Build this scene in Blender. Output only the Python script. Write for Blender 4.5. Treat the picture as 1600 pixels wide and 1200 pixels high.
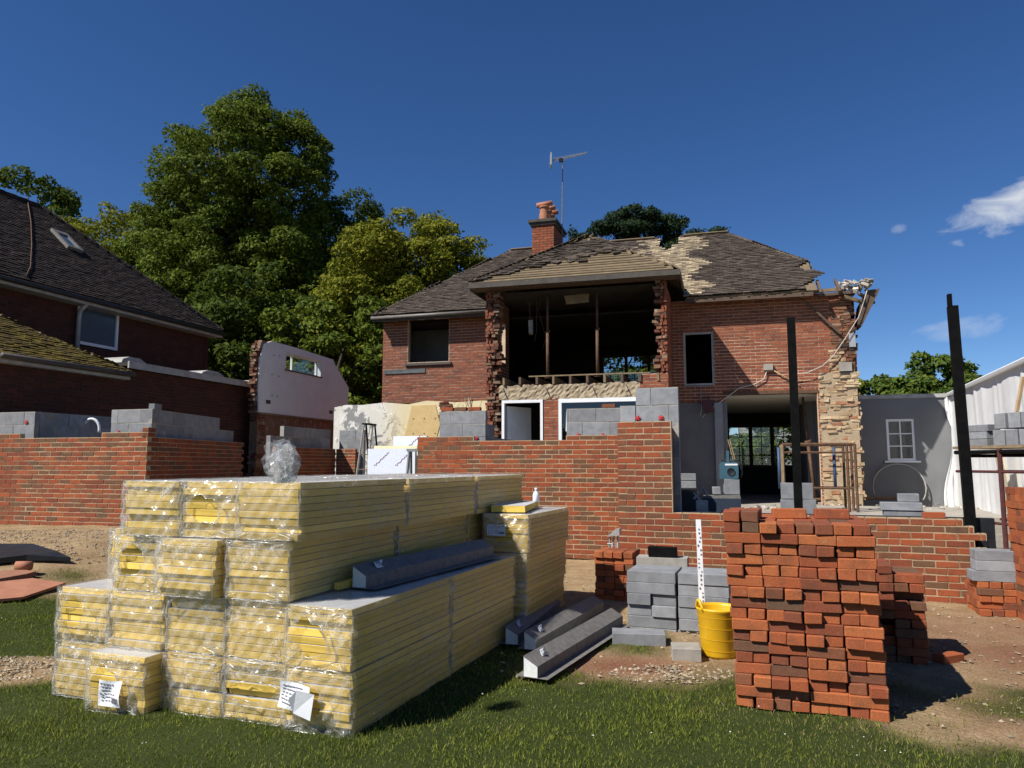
import bpy, bmesh, math, random
import numpy as np
from mathutils import Vector, Matrix

for o in list(bpy.data.objects):
    bpy.data.objects.remove(o, do_unlink=True)
SC = bpy.context.scene
COL = SC.collection
R = math.radians

# ------------------------------------------------------------------ camera
FPX = 1155.0                       # focal length in photo pixels (1600 wide)
CAMZ = 1.5
PITCH = math.atan(124 / FPX)
cam_d = bpy.data.cameras.new('camera')
cam_d.sensor_width = 36.0
cam_d.lens = 36.0 * FPX / 1600.0
cam_d.clip_start = 0.05
cam_d.clip_end = 2000
cam = bpy.data.objects.new('camera', cam_d)
cam.location = (0, 0, CAMZ)
cam.rotation_euler = (math.pi / 2 + PITCH, 0, 0)
COL.objects.link(cam)
SC.camera = cam

# ------------------------------------------------------------------ sky and sun
SUN_EL = R(47)
SUN_TRAVEL = Vector((0.85 * math.cos(SUN_EL), 0.527 * math.cos(SUN_EL), -math.sin(SUN_EL))).normalized()
SUN_ROT = math.atan2(-SUN_TRAVEL.x, -SUN_TRAVEL.y)
w = bpy.data.worlds.new('World')
SC.world = w
w.use_nodes = True
nt = w.node_tree
for n in list(nt.nodes):
    nt.nodes.remove(n)
wo = nt.nodes.new('ShaderNodeOutputWorld')
bg = nt.nodes.new('ShaderNodeBackground')
sky = nt.nodes.new('ShaderNodeTexSky')
sky.sky_type = 'NISHITA'
sky.sun_disc = False
sky.sun_elevation = SUN_EL
sky.sun_rotation = SUN_ROT
sky.altitude = 2500
sky.air_density = 1.0
sky.dust_density = 0.0
sky.ozone_density = 4.0
SKY_STRENGTH = 0.072
bg.inputs['Strength'].default_value = SKY_STRENGTH
nt.links.new(bg.outputs[0], wo.inputs[0])
SKY_NODES = (nt, sky, bg)

sun_d = bpy.data.lights.new('sun', 'SUN')
sun_d.energy = 5.0
sun_d.angle = R(0.55)
sun_d.color = (1.0, 0.955, 0.88)
sun = bpy.data.objects.new('sun', sun_d)
sun.rotation_euler = SUN_TRAVEL.to_track_quat('-Z', 'Y').to_euler()
sun.location = (-20, -12, 30)
COL.objects.link(sun)

SC.view_settings.view_transform = 'Standard'
SC.view_settings.look = 'None'
SC.view_settings.exposure = 0.5
SC.view_settings.gamma = 1.0
SC.view_settings.use_curve_mapping = False
SC.render.engine = 'CYCLES'
SC.cycles.max_bounces = 6
SC.cycles.transparent_max_bounces = 16

rng = random.Random(11)
U = rng.uniform

# ------------------------------------------------------------------ layout helpers
def ray(u, v):
    cx, cy = (u - 800) / FPX, (600 - v) / FPX
    return Vector((cx, math.cos(PITCH) - cy * math.sin(PITCH), math.sin(PITCH) + cy * math.cos(PITCH)))
CAM = Vector((0, 0, CAMZ))
def at(u, v, Y):
    d = ray(u, v)
    return CAM + d * (Y / d.y)
def on_plane(u, v, p0, n):
    d = ray(u, v)
    return CAM + d * ((Vector(p0) - CAM).dot(n) / d.dot(n))
def sm(t):
    t = np.clip(t, 0, 1)
    return t * t * (3 - 2 * t)
def gz(x, y):
    x = np.asarray(x, float); y = np.asarray(y, float)
    z = 0.50 * sm((-x - 3.2) / 2.6) * sm((y - 5.5) / 4.5)
    z = z + 0.45 * sm((y - 13.4) / 2.0) * (1 - sm((-x - 3.2) / 2.6))
    z = z + 0.018 * np.sin(x * 1.3 + 0.4) * np.sin(y * 0.9) * (y < 14)
    return z
def ground(u, v):
    t0, d = 0.5, ray(u, v)
    for i in range(4000):
        p = CAM + d * t0
        if p.z <= float(gz(p.x, p.y)):
            break
        t0 += 0.01
    return p

# ------------------------------------------------------------------ materials
MATS = {}
def nodes(name):
    m = bpy.data.materials.new(name)
    m.use_nodes = True
    t = m.node_tree
    b = t.nodes['Principled BSDF']
    return m, t, b
def N(t, kind, **kw):
    n = t.nodes.new(kind)
    for k, v in kw.items():
        if k in n.inputs:
            n.inputs[k].default_value = v
        else:
            setattr(n, k, v)
    return n
def L(t, a, b):
    t.links.new(a, b)
def c4(c):
    return (c[0], c[1], c[2], 1)
def noise_fac(t, scale, detail=4, rough=0.6, coord=None, dist=0.0):
    n = N(t, 'ShaderNodeTexNoise')
    n.inputs['Scale'].default_value = scale
    n.inputs['Detail'].default_value = detail
    n.inputs['Roughness'].default_value = rough
    n.inputs['Distortion'].default_value = dist
    if coord is None:
        coord = N(t, 'ShaderNodeNewGeometry').outputs['Position']
    L(t, coord, n.inputs['Vector'])
    return n.outputs['Fac']
def ramp(t, fac, stops, interp='LINEAR'):
    r = N(t, 'ShaderNodeValToRGB')
    cr = r.color_ramp
    cr.interpolation = interp
    while len(cr.elements) < len(stops):
        cr.elements.new(0.5)
    for e, (p, c) in zip(cr.elements, stops):
        e.position = p
        e.color = c4(c)
    L(t, fac, r.inputs[0])
    return r.outputs[0]
def mixc(t, fac, a, b, mode='MIX'):
    m = N(t, 'ShaderNodeMix', data_type='RGBA', blend_type=mode)
    if isinstance(fac, (int, float)):
        m.inputs[0].default_value = fac
    else:
        L(t, fac, m.inputs[0])
    for i, x in ((6, a), (7, b)):
        if isinstance(x, tuple):
            m.inputs[i].default_value = c4(x)
        else:
            L(t, x, m.inputs[i])
    return m.outputs[2]
def bump(t, b, h, strength=0.4, dist=0.01):
    n = N(t, 'ShaderNodeBump')
    n.inputs['Strength'].default_value = strength
    n.inputs['Distance'].default_value = dist
    L(t, h, n.inputs['Height'])
    L(t, n.outputs[0], b.inputs['Normal'])
    return n
def rnd_id(t):
    oi = N(t, 'ShaderNodeObjectInfo'); g = N(t, 'ShaderNodeNewGeometry')
    a = N(t, 'ShaderNodeMath', operation='ADD'); L(t, oi.outputs['Random'], a.inputs[0]); L(t, g.outputs['Random Per Island'], a.inputs[1])
    f = N(t, 'ShaderNodeMath', operation='FRACT'); L(t, a.outputs[0], f.inputs[0])
    return f.outputs[0]
def simple(name, ca, cb, scale=6.0, rough=0.8, bs=0.25, bscale=60.0, metal=0.0, spec=0.4, vary=0.0, bdist=0.006):
    """two-tone noise colour with fine relief; vary shifts the brightness of each piece"""
    if name in MATS:
        return MATS[name]
    m, t, b = nodes(name)
    col = mixc(t, ramp(t, noise_fac(t, scale, 6), [(0.35, (0, 0, 0)), (0.68, (1, 1, 1))]), ca, cb)
    if vary:
        mr = N(t, 'ShaderNodeMapRange'); L(t, rnd_id(t), mr.inputs[0])
        mr.inputs[3].default_value = 1 - vary; mr.inputs[4].default_value = 1 + vary * 0.6
        cc = N(t, 'ShaderNodeCombineColor')
        for i in range(3):
            L(t, mr.outputs[0], cc.inputs[i])
        col = mixc(t, 1.0, col, cc.outputs[0], 'MULTIPLY')
    L(t, col, b.inputs['Base Color'])
    b.inputs['Roughness'].default_value = rough
    b.inputs['Metallic'].default_value = metal
    b.inputs['Specular IOR Level'].default_value = spec
    if bs:
        bump(t, b, noise_fac(t, bscale, 5), bs, bdist)
    MATS[name] = m
    return m
def brick_mat(name, stops, stain=(0.05, 0.04, 0.03), stain_amt=0.5, blotch=None):
    m, t, b = nodes(name)
    col = ramp(t, rnd_id(t), stops)
    f1 = ramp(t, noise_fac(t, 9, 5), [(0.5, (0, 0, 0)), (0.72, (1, 1, 1))])
    mm = N(t, 'ShaderNodeMath', operation='MULTIPLY'); L(t, f1, mm.inputs[0]); mm.inputs[1].default_value = stain_amt
    col = mixc(t, mm.outputs[0], col, stain)
    f2 = ramp(t, noise_fac(t, 160, 3), [(0.35, (0.72, 0.72, 0.72)), (0.7, (1.18, 1.15, 1.12))])
    col = mixc(t, 1.0, col, f2, 'MULTIPLY')
    if blotch:
        fb = ramp(t, noise_fac(t, blotch[1], 6, 0.65), [(blotch[2], (0, 0, 0)), (blotch[2] + 0.12, (1, 1, 1))])
        mb = N(t, 'ShaderNodeMath', operation='MULTIPLY'); L(t, fb, mb.inputs[0]); mb.inputs[1].default_value = blotch[3]
        col = mixc(t, mb.outputs[0], col, blotch[0])
    L(t, col, b.inputs['Base Color'])
    b.inputs['Roughness'].default_value = 0.9
    b.inputs['Specular IOR Level'].default_value = 0.25
    bump(t, b, noise_fac(t, 120, 5), 0.5, 0.004)
    return m

M_BR_NEW = brick_mat('new_wall_brick', [(0.0, (0.33, 0.088, 0.034)), (0.28, (0.27, 0.068, 0.029)), (0.42, (0.19, 0.055, 0.03)),
                                        (0.58, (0.31, 0.085, 0.034)), (0.74, (0.17, 0.075, 0.04)), (0.88, (0.14, 0.08, 0.045)), (1.0, (0.26, 0.068, 0.03))], blotch=((0.40, 0.29, 0.18), 7, 0.62, 0.35))
M_BR_PILE = brick_mat('pile_brick', [(0.0, (0.423, 0.135, 0.047)), (0.22, (0.315, 0.086, 0.032)), (0.45, (0.378, 0.113, 0.041)),
                                     (0.66, (0.270, 0.072, 0.031)), (0.86, (0.189, 0.063, 0.034)), (0.93, (0.126, 0.072, 0.043)), (1.0, (0.324, 0.090, 0.036))], stain=(0.10, 0.055, 0.032), stain_amt=0.55, blotch=((0.38, 0.20, 0.11), 14, 0.6, 0.45))
M_BR_OLD = brick_mat('old_house_brick', [(0.0, (0.30, 0.098, 0.050)), (0.35, (0.23, 0.072, 0.039)), (0.6, (0.33, 0.11, 0.055)), (0.8, (0.19, 0.066, 0.04)), (1.0, (0.27, 0.085, 0.043))], stain_amt=0.4)
M_BR_OLDL = brick_mat('weathered_wing_brick', [(0.0, (0.25, 0.09, 0.052)), (0.4, (0.19, 0.07, 0.045)), (0.7, (0.27, 0.095, 0.055)), (1.0, (0.15, 0.07, 0.05))], stain_amt=0.3)
M_BR_NB = brick_mat('neighbour_brick', [(0.0, (0.085, 0.029, 0.02)), (0.5, (0.06, 0.022, 0.016)), (1.0, (0.105, 0.034, 0.022))])  # brick colour lowered to hold the shade of the neighbour and lean-to walls
M_BR_BROKEN = brick_mat('broken_brick', [(0.0, (0.17, 0.06, 0.035)), (0.4, (0.10, 0.045, 0.03)), (0.7, (0.22, 0.12, 0.075)), (1.0, (0.27, 0.19, 0.13))], blotch=((0.42, 0.35, 0.25), 5, 0.55, 0.7))
M_RUBBLE = brick_mat('rubble_masonry', [(0.0, (0.50, 0.37, 0.22)), (0.4, (0.42, 0.29, 0.165)), (0.75, (0.54, 0.42, 0.27)), (0.9, (0.34, 0.15, 0.08)), (1.0, (0.48, 0.36, 0.22))], stain_amt=0.3)
M_MORTAR = simple('buff_mortar', (0.35, 0.26, 0.155), (0.42, 0.32, 0.20), 14, 0.95, 0.5, 120)
M_MORTAR_OLD = simple('old_mortar', (0.58, 0.44, 0.31), (0.44, 0.33, 0.24), 5, 0.95, 0.5, 120)
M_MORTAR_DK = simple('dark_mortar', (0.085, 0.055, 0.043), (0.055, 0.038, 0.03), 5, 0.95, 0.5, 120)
M_BLOCK = simple('concrete_block', (0.265, 0.272, 0.285), (0.19, 0.196, 0.208), 9, 0.95, 0.8, 110, vary=0.22)
M_BLOCK_OLD = simple('weathered_block', (0.34, 0.32, 0.28), (0.25, 0.23, 0.20), 12, 0.93, 0.6, 140, vary=0.1)
M_CONC = simple('site_concrete', (0.36, 0.33, 0.28), (0.25, 0.23, 0.20), 4, 0.95, 0.6, 80)
M_TILE = simple('roof_tile', (0.058, 0.045, 0.037), (0.10, 0.08, 0.064), 7, 0.85, 0.4, 90, spec=0.15, vary=0.4)
M_TILE_PALE = simple('stripped_pale_tile', (0.44, 0.36, 0.24), (0.20, 0.155, 0.11), 5, 0.9, 0.4, 90, spec=0.15, vary=0.4)
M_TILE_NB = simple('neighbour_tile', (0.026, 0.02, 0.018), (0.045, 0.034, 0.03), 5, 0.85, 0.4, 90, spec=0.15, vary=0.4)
M_TILE_MOSS = simple('mossy_tile', (0.15, 0.115, 0.02), (0.07, 0.045, 0.028), 3.2, 0.95, 0.9, 50, spec=0.15, vary=0.3, bdist=0.02)
M_FELT = simple('roof_underlay', (0.19, 0.14, 0.082), (0.12, 0.09, 0.055), 6, 0.95, 0.5, 60)
M_BATTEN = simple('batten_wood', (0.26, 0.19, 0.11), (0.16, 0.115, 0.07), 8, 0.9, 0.4, 60)
M_DARKWOOD = simple('old_timber', (0.075, 0.05, 0.035), (0.12, 0.08, 0.055), 8, 0.85, 0.4, 60)
M_WOOD = simple('raw_timber', (0.42, 0.30, 0.17), (0.33, 0.22, 0.12), 12, 0.85, 0.3, 80)
M_FASCIA = simple('fascia_paint', (0.075, 0.062, 0.052), (0.05, 0.042, 0.036), 4, 0.6, 0.2, 30)
M_WHITE = simple('white_upvc', (0.78, 0.79, 0.80), (0.70, 0.71, 0.72), 3, 0.35, 0.05, 30)
M_WHITE_DIRTY = simple('weathered_white', (0.40, 0.39, 0.37), (0.27, 0.265, 0.25), 5, 0.6, 0.15, 30)
M_PLASTER = simple('white_plaster', (0.74, 0.80, 0.785), (0.66, 0.715, 0.70), 2.0, 0.9, 0.15, 40)
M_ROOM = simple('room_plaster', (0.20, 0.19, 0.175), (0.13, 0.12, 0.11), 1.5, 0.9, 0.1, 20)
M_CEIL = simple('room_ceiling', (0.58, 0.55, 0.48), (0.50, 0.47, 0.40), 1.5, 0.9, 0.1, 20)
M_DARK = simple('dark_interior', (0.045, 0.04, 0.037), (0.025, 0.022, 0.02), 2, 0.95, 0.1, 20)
M_STEEL = simple('black_steel', (0.004, 0.004, 0.0045), (0.008, 0.0075, 0.007), 12, 0.55, 0.15, 60, spec=0.05)
M_RUST = simple('rusty_steel', (0.15, 0.075, 0.04), (0.07, 0.045, 0.03), 14, 0.8, 0.5, 90, metal=0.2)
M_RED_STEEL = simple('oxide_red_steel', (0.095, 0.025, 0.024), (0.05, 0.018, 0.017), 14, 0.6, 0.3, 70)
M_BLUE_STEEL = simple('blue_prop_steel', (0.03, 0.075, 0.17), (0.045, 0.06, 0.09), 14, 0.6, 0.3, 70)
M_GALV = simple('galvanised_steel', (0.205, 0.195, 0.18), (0.125, 0.12, 0.112), 22, 0.55, 0.2, 60, metal=0.1, spec=0.25)
M_EPS = simple('white_polystyrene', (0.72, 0.74, 0.72), (0.60, 0.63, 0.60), 40, 0.9, 0.8, 220)
M_YELLOW = simple('yellow_plastic', (0.72, 0.42, 0.012), (0.62, 0.36, 0.012), 5, 0.42, 0.1, 30)
M_TERRA = simple('terracotta_clay', (0.38, 0.165, 0.095), (0.29, 0.12, 0.068), 7, 0.85, 0.3, 60)
M_BLACKPL = simple('black_plastic', (0.012, 0.013, 0.016), (0.022, 0.023, 0.026), 6, 0.45, 0.2, 20)
M_REDPL = simple('red_plastic', (0.55, 0.03, 0.035), (0.45, 0.025, 0.03), 6, 0.5, 0)
M_BLUEPL = simple('teal_plastic', (0.045, 0.11, 0.15), (0.035, 0.085, 0.115), 6, 0.5, 0.1, 30)
M_ALU = simple('aluminium', (0.58, 0.57, 0.54), (0.44, 0.43, 0.41), 10, 0.42, 0.1, 40, metal=0.6)
M_CABLE = simple('grey_cable', (0.50, 0.47, 0.42), (0.40, 0.37, 0.33), 10, 0.6, 0)
M_PAPER = simple('white_paper', (0.74, 0.75, 0.76), (0.66, 0.67, 0.70), 20, 0.7, 0.2, 40)
M_INK = simple('grey_ink', (0.14, 0.14, 0.16), (0.22, 0.22, 0.24), 90, 0.8, 0)
M_PURPLE = simple('purple_ink', (0.30, 0.12, 0.30), (0.36, 0.16, 0.34), 20, 0.7, 0)
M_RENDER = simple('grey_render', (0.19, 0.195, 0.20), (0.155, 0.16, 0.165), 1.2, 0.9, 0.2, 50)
M_CREAM = simple('cream_plaster', (0.62, 0.54, 0.36), (0.55, 0.46, 0.29), 2.2, 0.92, 0.2, 40)
M_BARK = simple('bark', (0.055, 0.042, 0.03), (0.035, 0.027, 0.02), 6, 0.95, 0.8, 25, bdist=0.03)
M_STONE = simple('gravel_stone', (0.36, 0.29, 0.20), (0.22, 0.17, 0.115), 3, 0.9, 0.4, 60, vary=0.45)
M_GLASSDK = None

def glass_mat():
    m, t, b = nodes('window_glass')
    out = t.nodes['Material Output']
    tr = N(t, 'ShaderNodeBsdfTransparent'); tr.inputs[0].default_value = (0.86, 0.9, 0.9, 1)
    gl = N(t, 'ShaderNodeBsdfGlossy'); gl.inputs['Roughness'].default_value = 0.03
    lw = N(t, 'ShaderNodeLayerWeight'); lw.inputs[0].default_value = 0.5
    p = N(t, 'ShaderNodeMath', operation='POWER'); L(t, lw.outputs['Facing'], p.inputs[0]); p.inputs[1].default_value = 4.0
    fr = N(t, 'ShaderNodeMath', operation='MULTIPLY_ADD'); L(t, p.outputs[0], fr.inputs[0]); fr.inputs[1].default_value = 0.8; fr.inputs[2].default_value = 0.05
    mx = N(t, 'ShaderNodeMixShader')
    L(t, fr.outputs[0], mx.inputs[0]); L(t, tr.outputs[0], mx.inputs[1]); L(t, gl.outputs[0], mx.inputs[2])
    L(t, mx.outputs[0], out.inputs[0])
    return m
M_GLASS = glass_mat()

def net_glass():
    m, t, b = nodes('curtained_pane')
    L(t, mixc(t, noise_fac(t, 14, 4), (0.06, 0.10, 0.15), (0.035, 0.065, 0.10)), b.inputs['Base Color'])
    b.inputs['Roughness'].default_value = 0.12
    return m
M_NETGLASS = net_glass()

def foam_mat():
    m, t, b = nodes('yellow_foam')
    c = mixc(t, noise_fac(t, 30, 5), (0.60, 0.395, 0.06), (0.70, 0.49, 0.10))
    mr = N(t, 'ShaderNodeMapRange'); L(t, rnd_id(t), mr.inputs[0]); mr.inputs[3].default_value = 0.75; mr.inputs[4].default_value = 1.12
    cc = N(t, 'ShaderNodeCombineColor')
    for i in range(3):
        L(t, mr.outputs[0], cc.inputs[i])
    c = mixc(t, 1.0, c, cc.outputs[0], 'MULTIPLY')
    L(t, c, b.inputs['Base Color'])
    b.inputs['Roughness'].default_value = 0.85
    b.inputs['Subsurface Weight'].default_value = 0.0
    bump(t, b, noise_fac(t, 180, 4), 0.5, 0.003)
    return m
M_FOAM = foam_mat()
M_FOIL = simple('foil_facing', (0.56, 0.56, 0.57), (0.46, 0.46, 0.47), 5, 0.5, 0.25, 14, metal=0.1, bdist=0.01)

def thin_reflect(t, k=1.0):
    """reflectance of a thin clear sheet, the same from either side"""
    lw = N(t, 'ShaderNodeLayerWeight'); lw.inputs[0].default_value = 0.5
    p = N(t, 'ShaderNodeMath', operation='POWER'); L(t, lw.outputs['Facing'], p.inputs[0]); p.inputs[1].default_value = 4.0
    m = N(t, 'ShaderNodeMath', operation='MULTIPLY_ADD'); L(t, p.outputs[0], m.inputs[0]); m.inputs[1].default_value = 0.8 * k; m.inputs[2].default_value = 0.06 * k
    return m
def film_mat(name='clear_shrink_film', base=0.05, streak=0.6, gloss=0.55):
    m, t, b = nodes(name)
    t.nodes.remove(b)
    out = t.nodes['Material Output']
    geo = N(t, 'ShaderNodeNewGeometry')
    mp = N(t, 'ShaderNodeMapping'); mp.inputs['Scale'].default_value = (5, 5, 11); mp.inputs['Rotation'].default_value = (0.5, 0.6, 0.2)
    L(t, geo.outputs['Position'], mp.inputs[0])
    f = noise_fac(t, 1.0, 3, 0.5, mp.outputs[0], 2.2)
    mp2 = N(t, 'ShaderNodeMapping'); mp2.inputs['Scale'].default_value = (9, 9, 5); mp2.inputs['Rotation'].default_value = (1.1, 0.2, 0.7)
    L(t, geo.outputs['Position'], mp2.inputs[0])
    f_b = noise_fac(t, 1.0, 4, 0.55, mp2.outputs[0], 3.0)
    def crease(ff, wd):
        a = N(t, 'ShaderNodeMath', operation='SUBTRACT'); L(t, ff, a.inputs[0]); a.inputs[1].default_value = 0.5
        b_ = N(t, 'ShaderNodeMath', operation='ABSOLUTE'); L(t, a.outputs[0], b_.inputs[0])
        return ramp(t, b_.outputs[0], [(0.0, (1, 1, 1)), (wd, (.35, .35, .35)), (wd * 2.4, (0, 0, 0))])
    cr = mixc(t, 1.0, crease(f, 0.008), crease(f_b, 0.010), 'LIGHTEN')
    patch = ramp(t, noise_fac(t, 4.5, 2), [(0.42, (0.15, 0.15, 0.15)), (0.62, (1, 1, 1))])
    cr = mixc(t, 1.0, cr, patch, 'MULTIPLY')
    fac = mixc(t, cr, (base, base, base), (streak, streak, streak))
    bn = N(t, 'ShaderNodeBump'); bn.inputs['Strength'].default_value = 0.45; bn.inputs['Distance'].default_value = 0.03
    L(t, f, bn.inputs['Height'])
    tr = N(t, 'ShaderNodeBsdfTransparent'); tr.inputs[0].default_value = (0.985, 0.985, 0.98, 1)
    df = N(t, 'ShaderNodeBsdfDiffuse'); df.inputs[0].default_value = (0.9, 0.9, 0.88, 1); L(t, bn.outputs[0], df.inputs['Normal'])
    tl = N(t, 'ShaderNodeBsdfTranslucent'); tl.inputs[0].default_value = (0.9, 0.9, 0.88, 1)
    dd = N(t, 'ShaderNodeMixShader'); dd.inputs[0].default_value = 0.5; L(t, df.outputs[0], dd.inputs[1]); L(t, tl.outputs[0], dd.inputs[2])
    m1 = N(t, 'ShaderNodeMixShader'); L(t, fac, m1.inputs[0]); L(t, tr.outputs[0], m1.inputs[1]); L(t, dd.outputs[0], m1.inputs[2])
    gl = N(t, 'ShaderNodeBsdfGlossy'); gl.inputs['Roughness'].default_value = 0.22; L(t, bn.outputs[0], gl.inputs['Normal'])
    fm = thin_reflect(t, gloss)
    m2 = N(t, 'ShaderNodeMixShader'); L(t, fm.outputs[0], m2.inputs[0]); L(t, m1.outputs[0], m2.inputs[1]); L(t, gl.outputs[0], m2.inputs[2])
    L(t, m2.outputs[0], out.inputs[0])
    return m
M_FILM = film_mat()
M_FILM_FRONT = film_mat('milky_shrink_film', 0.17, 0.9, 1.0)
M_FILM2 = film_mat('crumpled_film', 0.16, 0.8, 1.3)

def leaf_mat(name, dark, mid, light, trans=0.3):
    m, t, b = nodes(name)
    out = t.nodes['Material Output']
    col = ramp(t, rnd_id(t), [(0.0, dark), (0.5, mid), (1.0, light)])
    big = ramp(t, noise_fac(t, 0.45, 3), [(0.3, (0.72, 0.76, 0.7)), (0.7, (1.15, 1.1, 1.0))])
    col = mixc(t, 1.0, col, big, 'MULTIPLY')
    L(t, col, b.inputs['Base Color'])
    b.inputs['Roughness'].default_value = 0.7
    b.inputs['Specular IOR Level'].default_value = 0.12
    tl = N(t, 'ShaderNodeBsdfTranslucent'); L(t, mixc(t, 0.5, col, (0.12, 0.16, 0.02)), tl.inputs[0])
    mx = N(t, 'ShaderNodeMixShader'); mx.inputs[0].default_value = trans
    L(t, b.outputs[0], mx.inputs[1]); L(t, tl.outputs[0], mx.inputs[2]); L(t, mx.outputs[0], out.inputs[0])
    return m
M_LEAF_D = leaf_mat('dark_leaf', (0.036, 0.06, 0.01), (0.06, 0.092, 0.014), (0.095, 0.135, 0.02))
M_LEAF_M = leaf_mat('mid_leaf', (0.055, 0.085, 0.01), (0.095, 0.135, 0.016), (0.15, 0.19, 0.024))
M_LEAF_Y = leaf_mat('yellow_green_leaf', (0.115, 0.135, 0.012), (0.18, 0.19, 0.018), (0.26, 0.245, 0.024))
M_NEEDLE = leaf_mat('pine_needle', (0.012, 0.026, 0.012), (0.02, 0.04, 0.018), (0.03, 0.055, 0.024), 0.1)
M_LAUREL = leaf_mat('laurel_leaf', (0.049, 0.091, 0.0168), (0.084, 0.133, 0.0252), (0.154, 0.196, 0.035))
M_GRASS = leaf_mat('grass_blade', (0.105, 0.14, 0.018), (0.185, 0.225, 0.032), (0.29, 0.3, 0.065))
M_STRAW = leaf_mat('dry_grass', (0.176, 0.143, 0.055), (0.264, 0.22, 0.099), (0.352, 0.286, 0.143), 0.2)
M_DAISY = simple('daisy_petal', (0.75, 0.75, 0.7), (0.7, 0.7, 0.66), 20, 0.8, 0)

# ------------------------------------------------------------------ mesh helpers
class MB:
    def __init__(s):
        s.v, s.f, s.m = [], [], []
    def add(s, vs, fs, mi=0, M=None):
        o = len(s.v)
        s.v += [tuple(M @ Vector(p)) if M is not None else tuple(p) for p in vs]
        s.f += [tuple(i + o for i in f) for f in fs]
        s.m += [mi] * len(fs)
        return s
    def box(s, x0, x1, y0, y1, z0, z1, mi=0, M=None, j=0.0):
        vs = [(x0, y0, z0), (x1, y0, z0), (x1, y1, z0), (x0, y1, z0), (x0, y0, z1), (x1, y0, z1), (x1, y1, z1), (x0, y1, z1)]
        if j:
            vs = [(a + U(-j, j), b + U(-j, j), c + U(-j, j)) for a, b, c in vs]
        return s.add(vs, [(0, 3, 2, 1), (4, 5, 6, 7), (0, 1, 5, 4), (1, 2, 6, 5), (2, 3, 7, 6), (3, 0, 4, 7)], mi, M)
    def prism(s, pts, y0, y1, mi=0, M=None):
        """pts is an (x, z) outline, extruded along y"""
        n = len(pts)
        vs = [(a, y0, b) for a, b in pts] + [(a, y1, b) for a, b in pts]
        fs = [tuple(range(n)), tuple(range(2 * n - 1, n - 1, -1))] + [(i, i + n, (i + 1) % n + n, (i + 1) % n) for i in range(n)]
        return s.add(vs, fs, mi, M)
    def tube(s, pts, r, n=8, mi=0, M=None, cap=True):
        pts = [Vector(p) for p in pts]
        rs = r if isinstance(r, (list, tuple)) else [r] * len(pts)
        vs, fs = [], []
        for i, p in enumerate(pts):
            d = (pts[min(i + 1, len(pts) - 1)] - pts[max(i - 1, 0)]).normalized()
            a = d.orthogonal().normalized() if i == 0 else (a - d * a.dot(d)).normalized()
            b = d.cross(a)
            for k in range(n):
                t = 2 * math.pi * k / n
                vs.append(p + (a * math.cos(t) + b * math.sin(t)) * rs[i])
        for i in range(len(pts) - 1):
            for k in range(n):
                fs.append((i * n + k, i * n + (k + 1) % n, (i + 1) * n + (k + 1) % n, (i + 1) * n + k))
        if cap:
            fs.append(tuple(range(n - 1, -1, -1)))
            fs.append(tuple(range((len(pts) - 1) * n, len(pts) * n)))
        return s.add(vs, fs, mi, M)
    def lathe(s, prof, n=24, mi=0, M=None):
        vs = [(r * math.cos(2 * math.pi * k / n), r * math.sin(2 * math.pi * k / n), z) for r, z in prof for k in range(n)]
        fs = [(i * n + k, i * n + (k + 1) % n, (i + 1) * n + (k + 1) % n, (i + 1) * n + k) for i in range(len(prof) - 1) for k in range(n)]
        fs.append(tuple(range(n - 1, -1, -1)))
        fs.append(tuple(range((len(prof) - 1) * n, len(prof) * n)))
        return s.add(vs, fs, mi, M)
    def mesh(s, name, mats, smooth=False):
        me = bpy.data.meshes.new(name)
        me.from_pydata(s.v, [], s.f)
        for m in (mats if isinstance(mats, (list, tuple)) else [mats]):
            me.materials.append(m)
        if any(s.m):
            me.polygons.foreach_set('material_index', s.m)
        if smooth:
            me.polygons.foreach_set('use_smooth', [True] * len(me.polygons))
        me.update()
        return me
    def build(s, name, mats, parent=None, smooth=False, loc=None, rotz=0.0):
        return link(name, s.mesh(name, mats, smooth), parent, loc, rotz)
def link(name, me, parent=None, loc=None, rotz=0.0):
    o = bpy.data.objects.new(name, me)
    COL.objects.link(o)
    if parent:
        o.parent = parent
    if loc is not None:
        o.location = loc
    if rotz:
        o.rotation_euler = (0, 0, rotz)
    return o
def tag(o, label=None, cat=None, group=None, kind=None):
    if label: o['label'] = label
    if cat: o['category'] = cat
    if group: o['group'] = group
    if kind: o['kind'] = kind
    return o
WM = {}
def thing(name, label, cat, loc=(0, 0, 0), rotz=0.0, group=None):
    o = bpy.data.objects.new(name, None)
    o.empty_display_size = 0.2
    COL.objects.link(o)
    o.location = loc
    o.rotation_euler = (0, 0, rotz)
    tag(o, label, cat, group)
    WM[o.name] = Matrix.Translation(Vector(loc)) @ Matrix.Rotation(rotz, 4, 'Z')
    return o
def np_mesh(name, verts, faces, mats, attr=None):
    """verts (n,3), faces (m,k) arrays -> mesh, quickly"""
    me = bpy.data.meshes.new(name)
    k = faces.shape[1]
    me.vertices.add(len(verts)); me.vertices.foreach_set('co', verts.astype(np.float32).ravel())
    me.loops.add(faces.size); me.loops.foreach_set('vertex_index', faces.astype(np.int32).ravel())
    me.polygons.add(len(faces))
    me.polygons.foreach_set('loop_start', np.arange(0, faces.size, k, dtype=np.int32))
    me.polygons.foreach_set('loop_total', np.full(len(faces), k, dtype=np.int32))
    for m in (mats if isinstance(mats, (list, tuple)) else [mats]):
        me.materials.append(m)
    me.update(calc_edges=True)
    me.shade_flat()
    return me
BOXF = np.array([(0, 3, 2, 1), (4, 5, 6, 7), (0, 1, 5, 4), (1, 2, 6, 5), (2, 3, 7, 6), (3, 0, 4, 7)])
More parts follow.
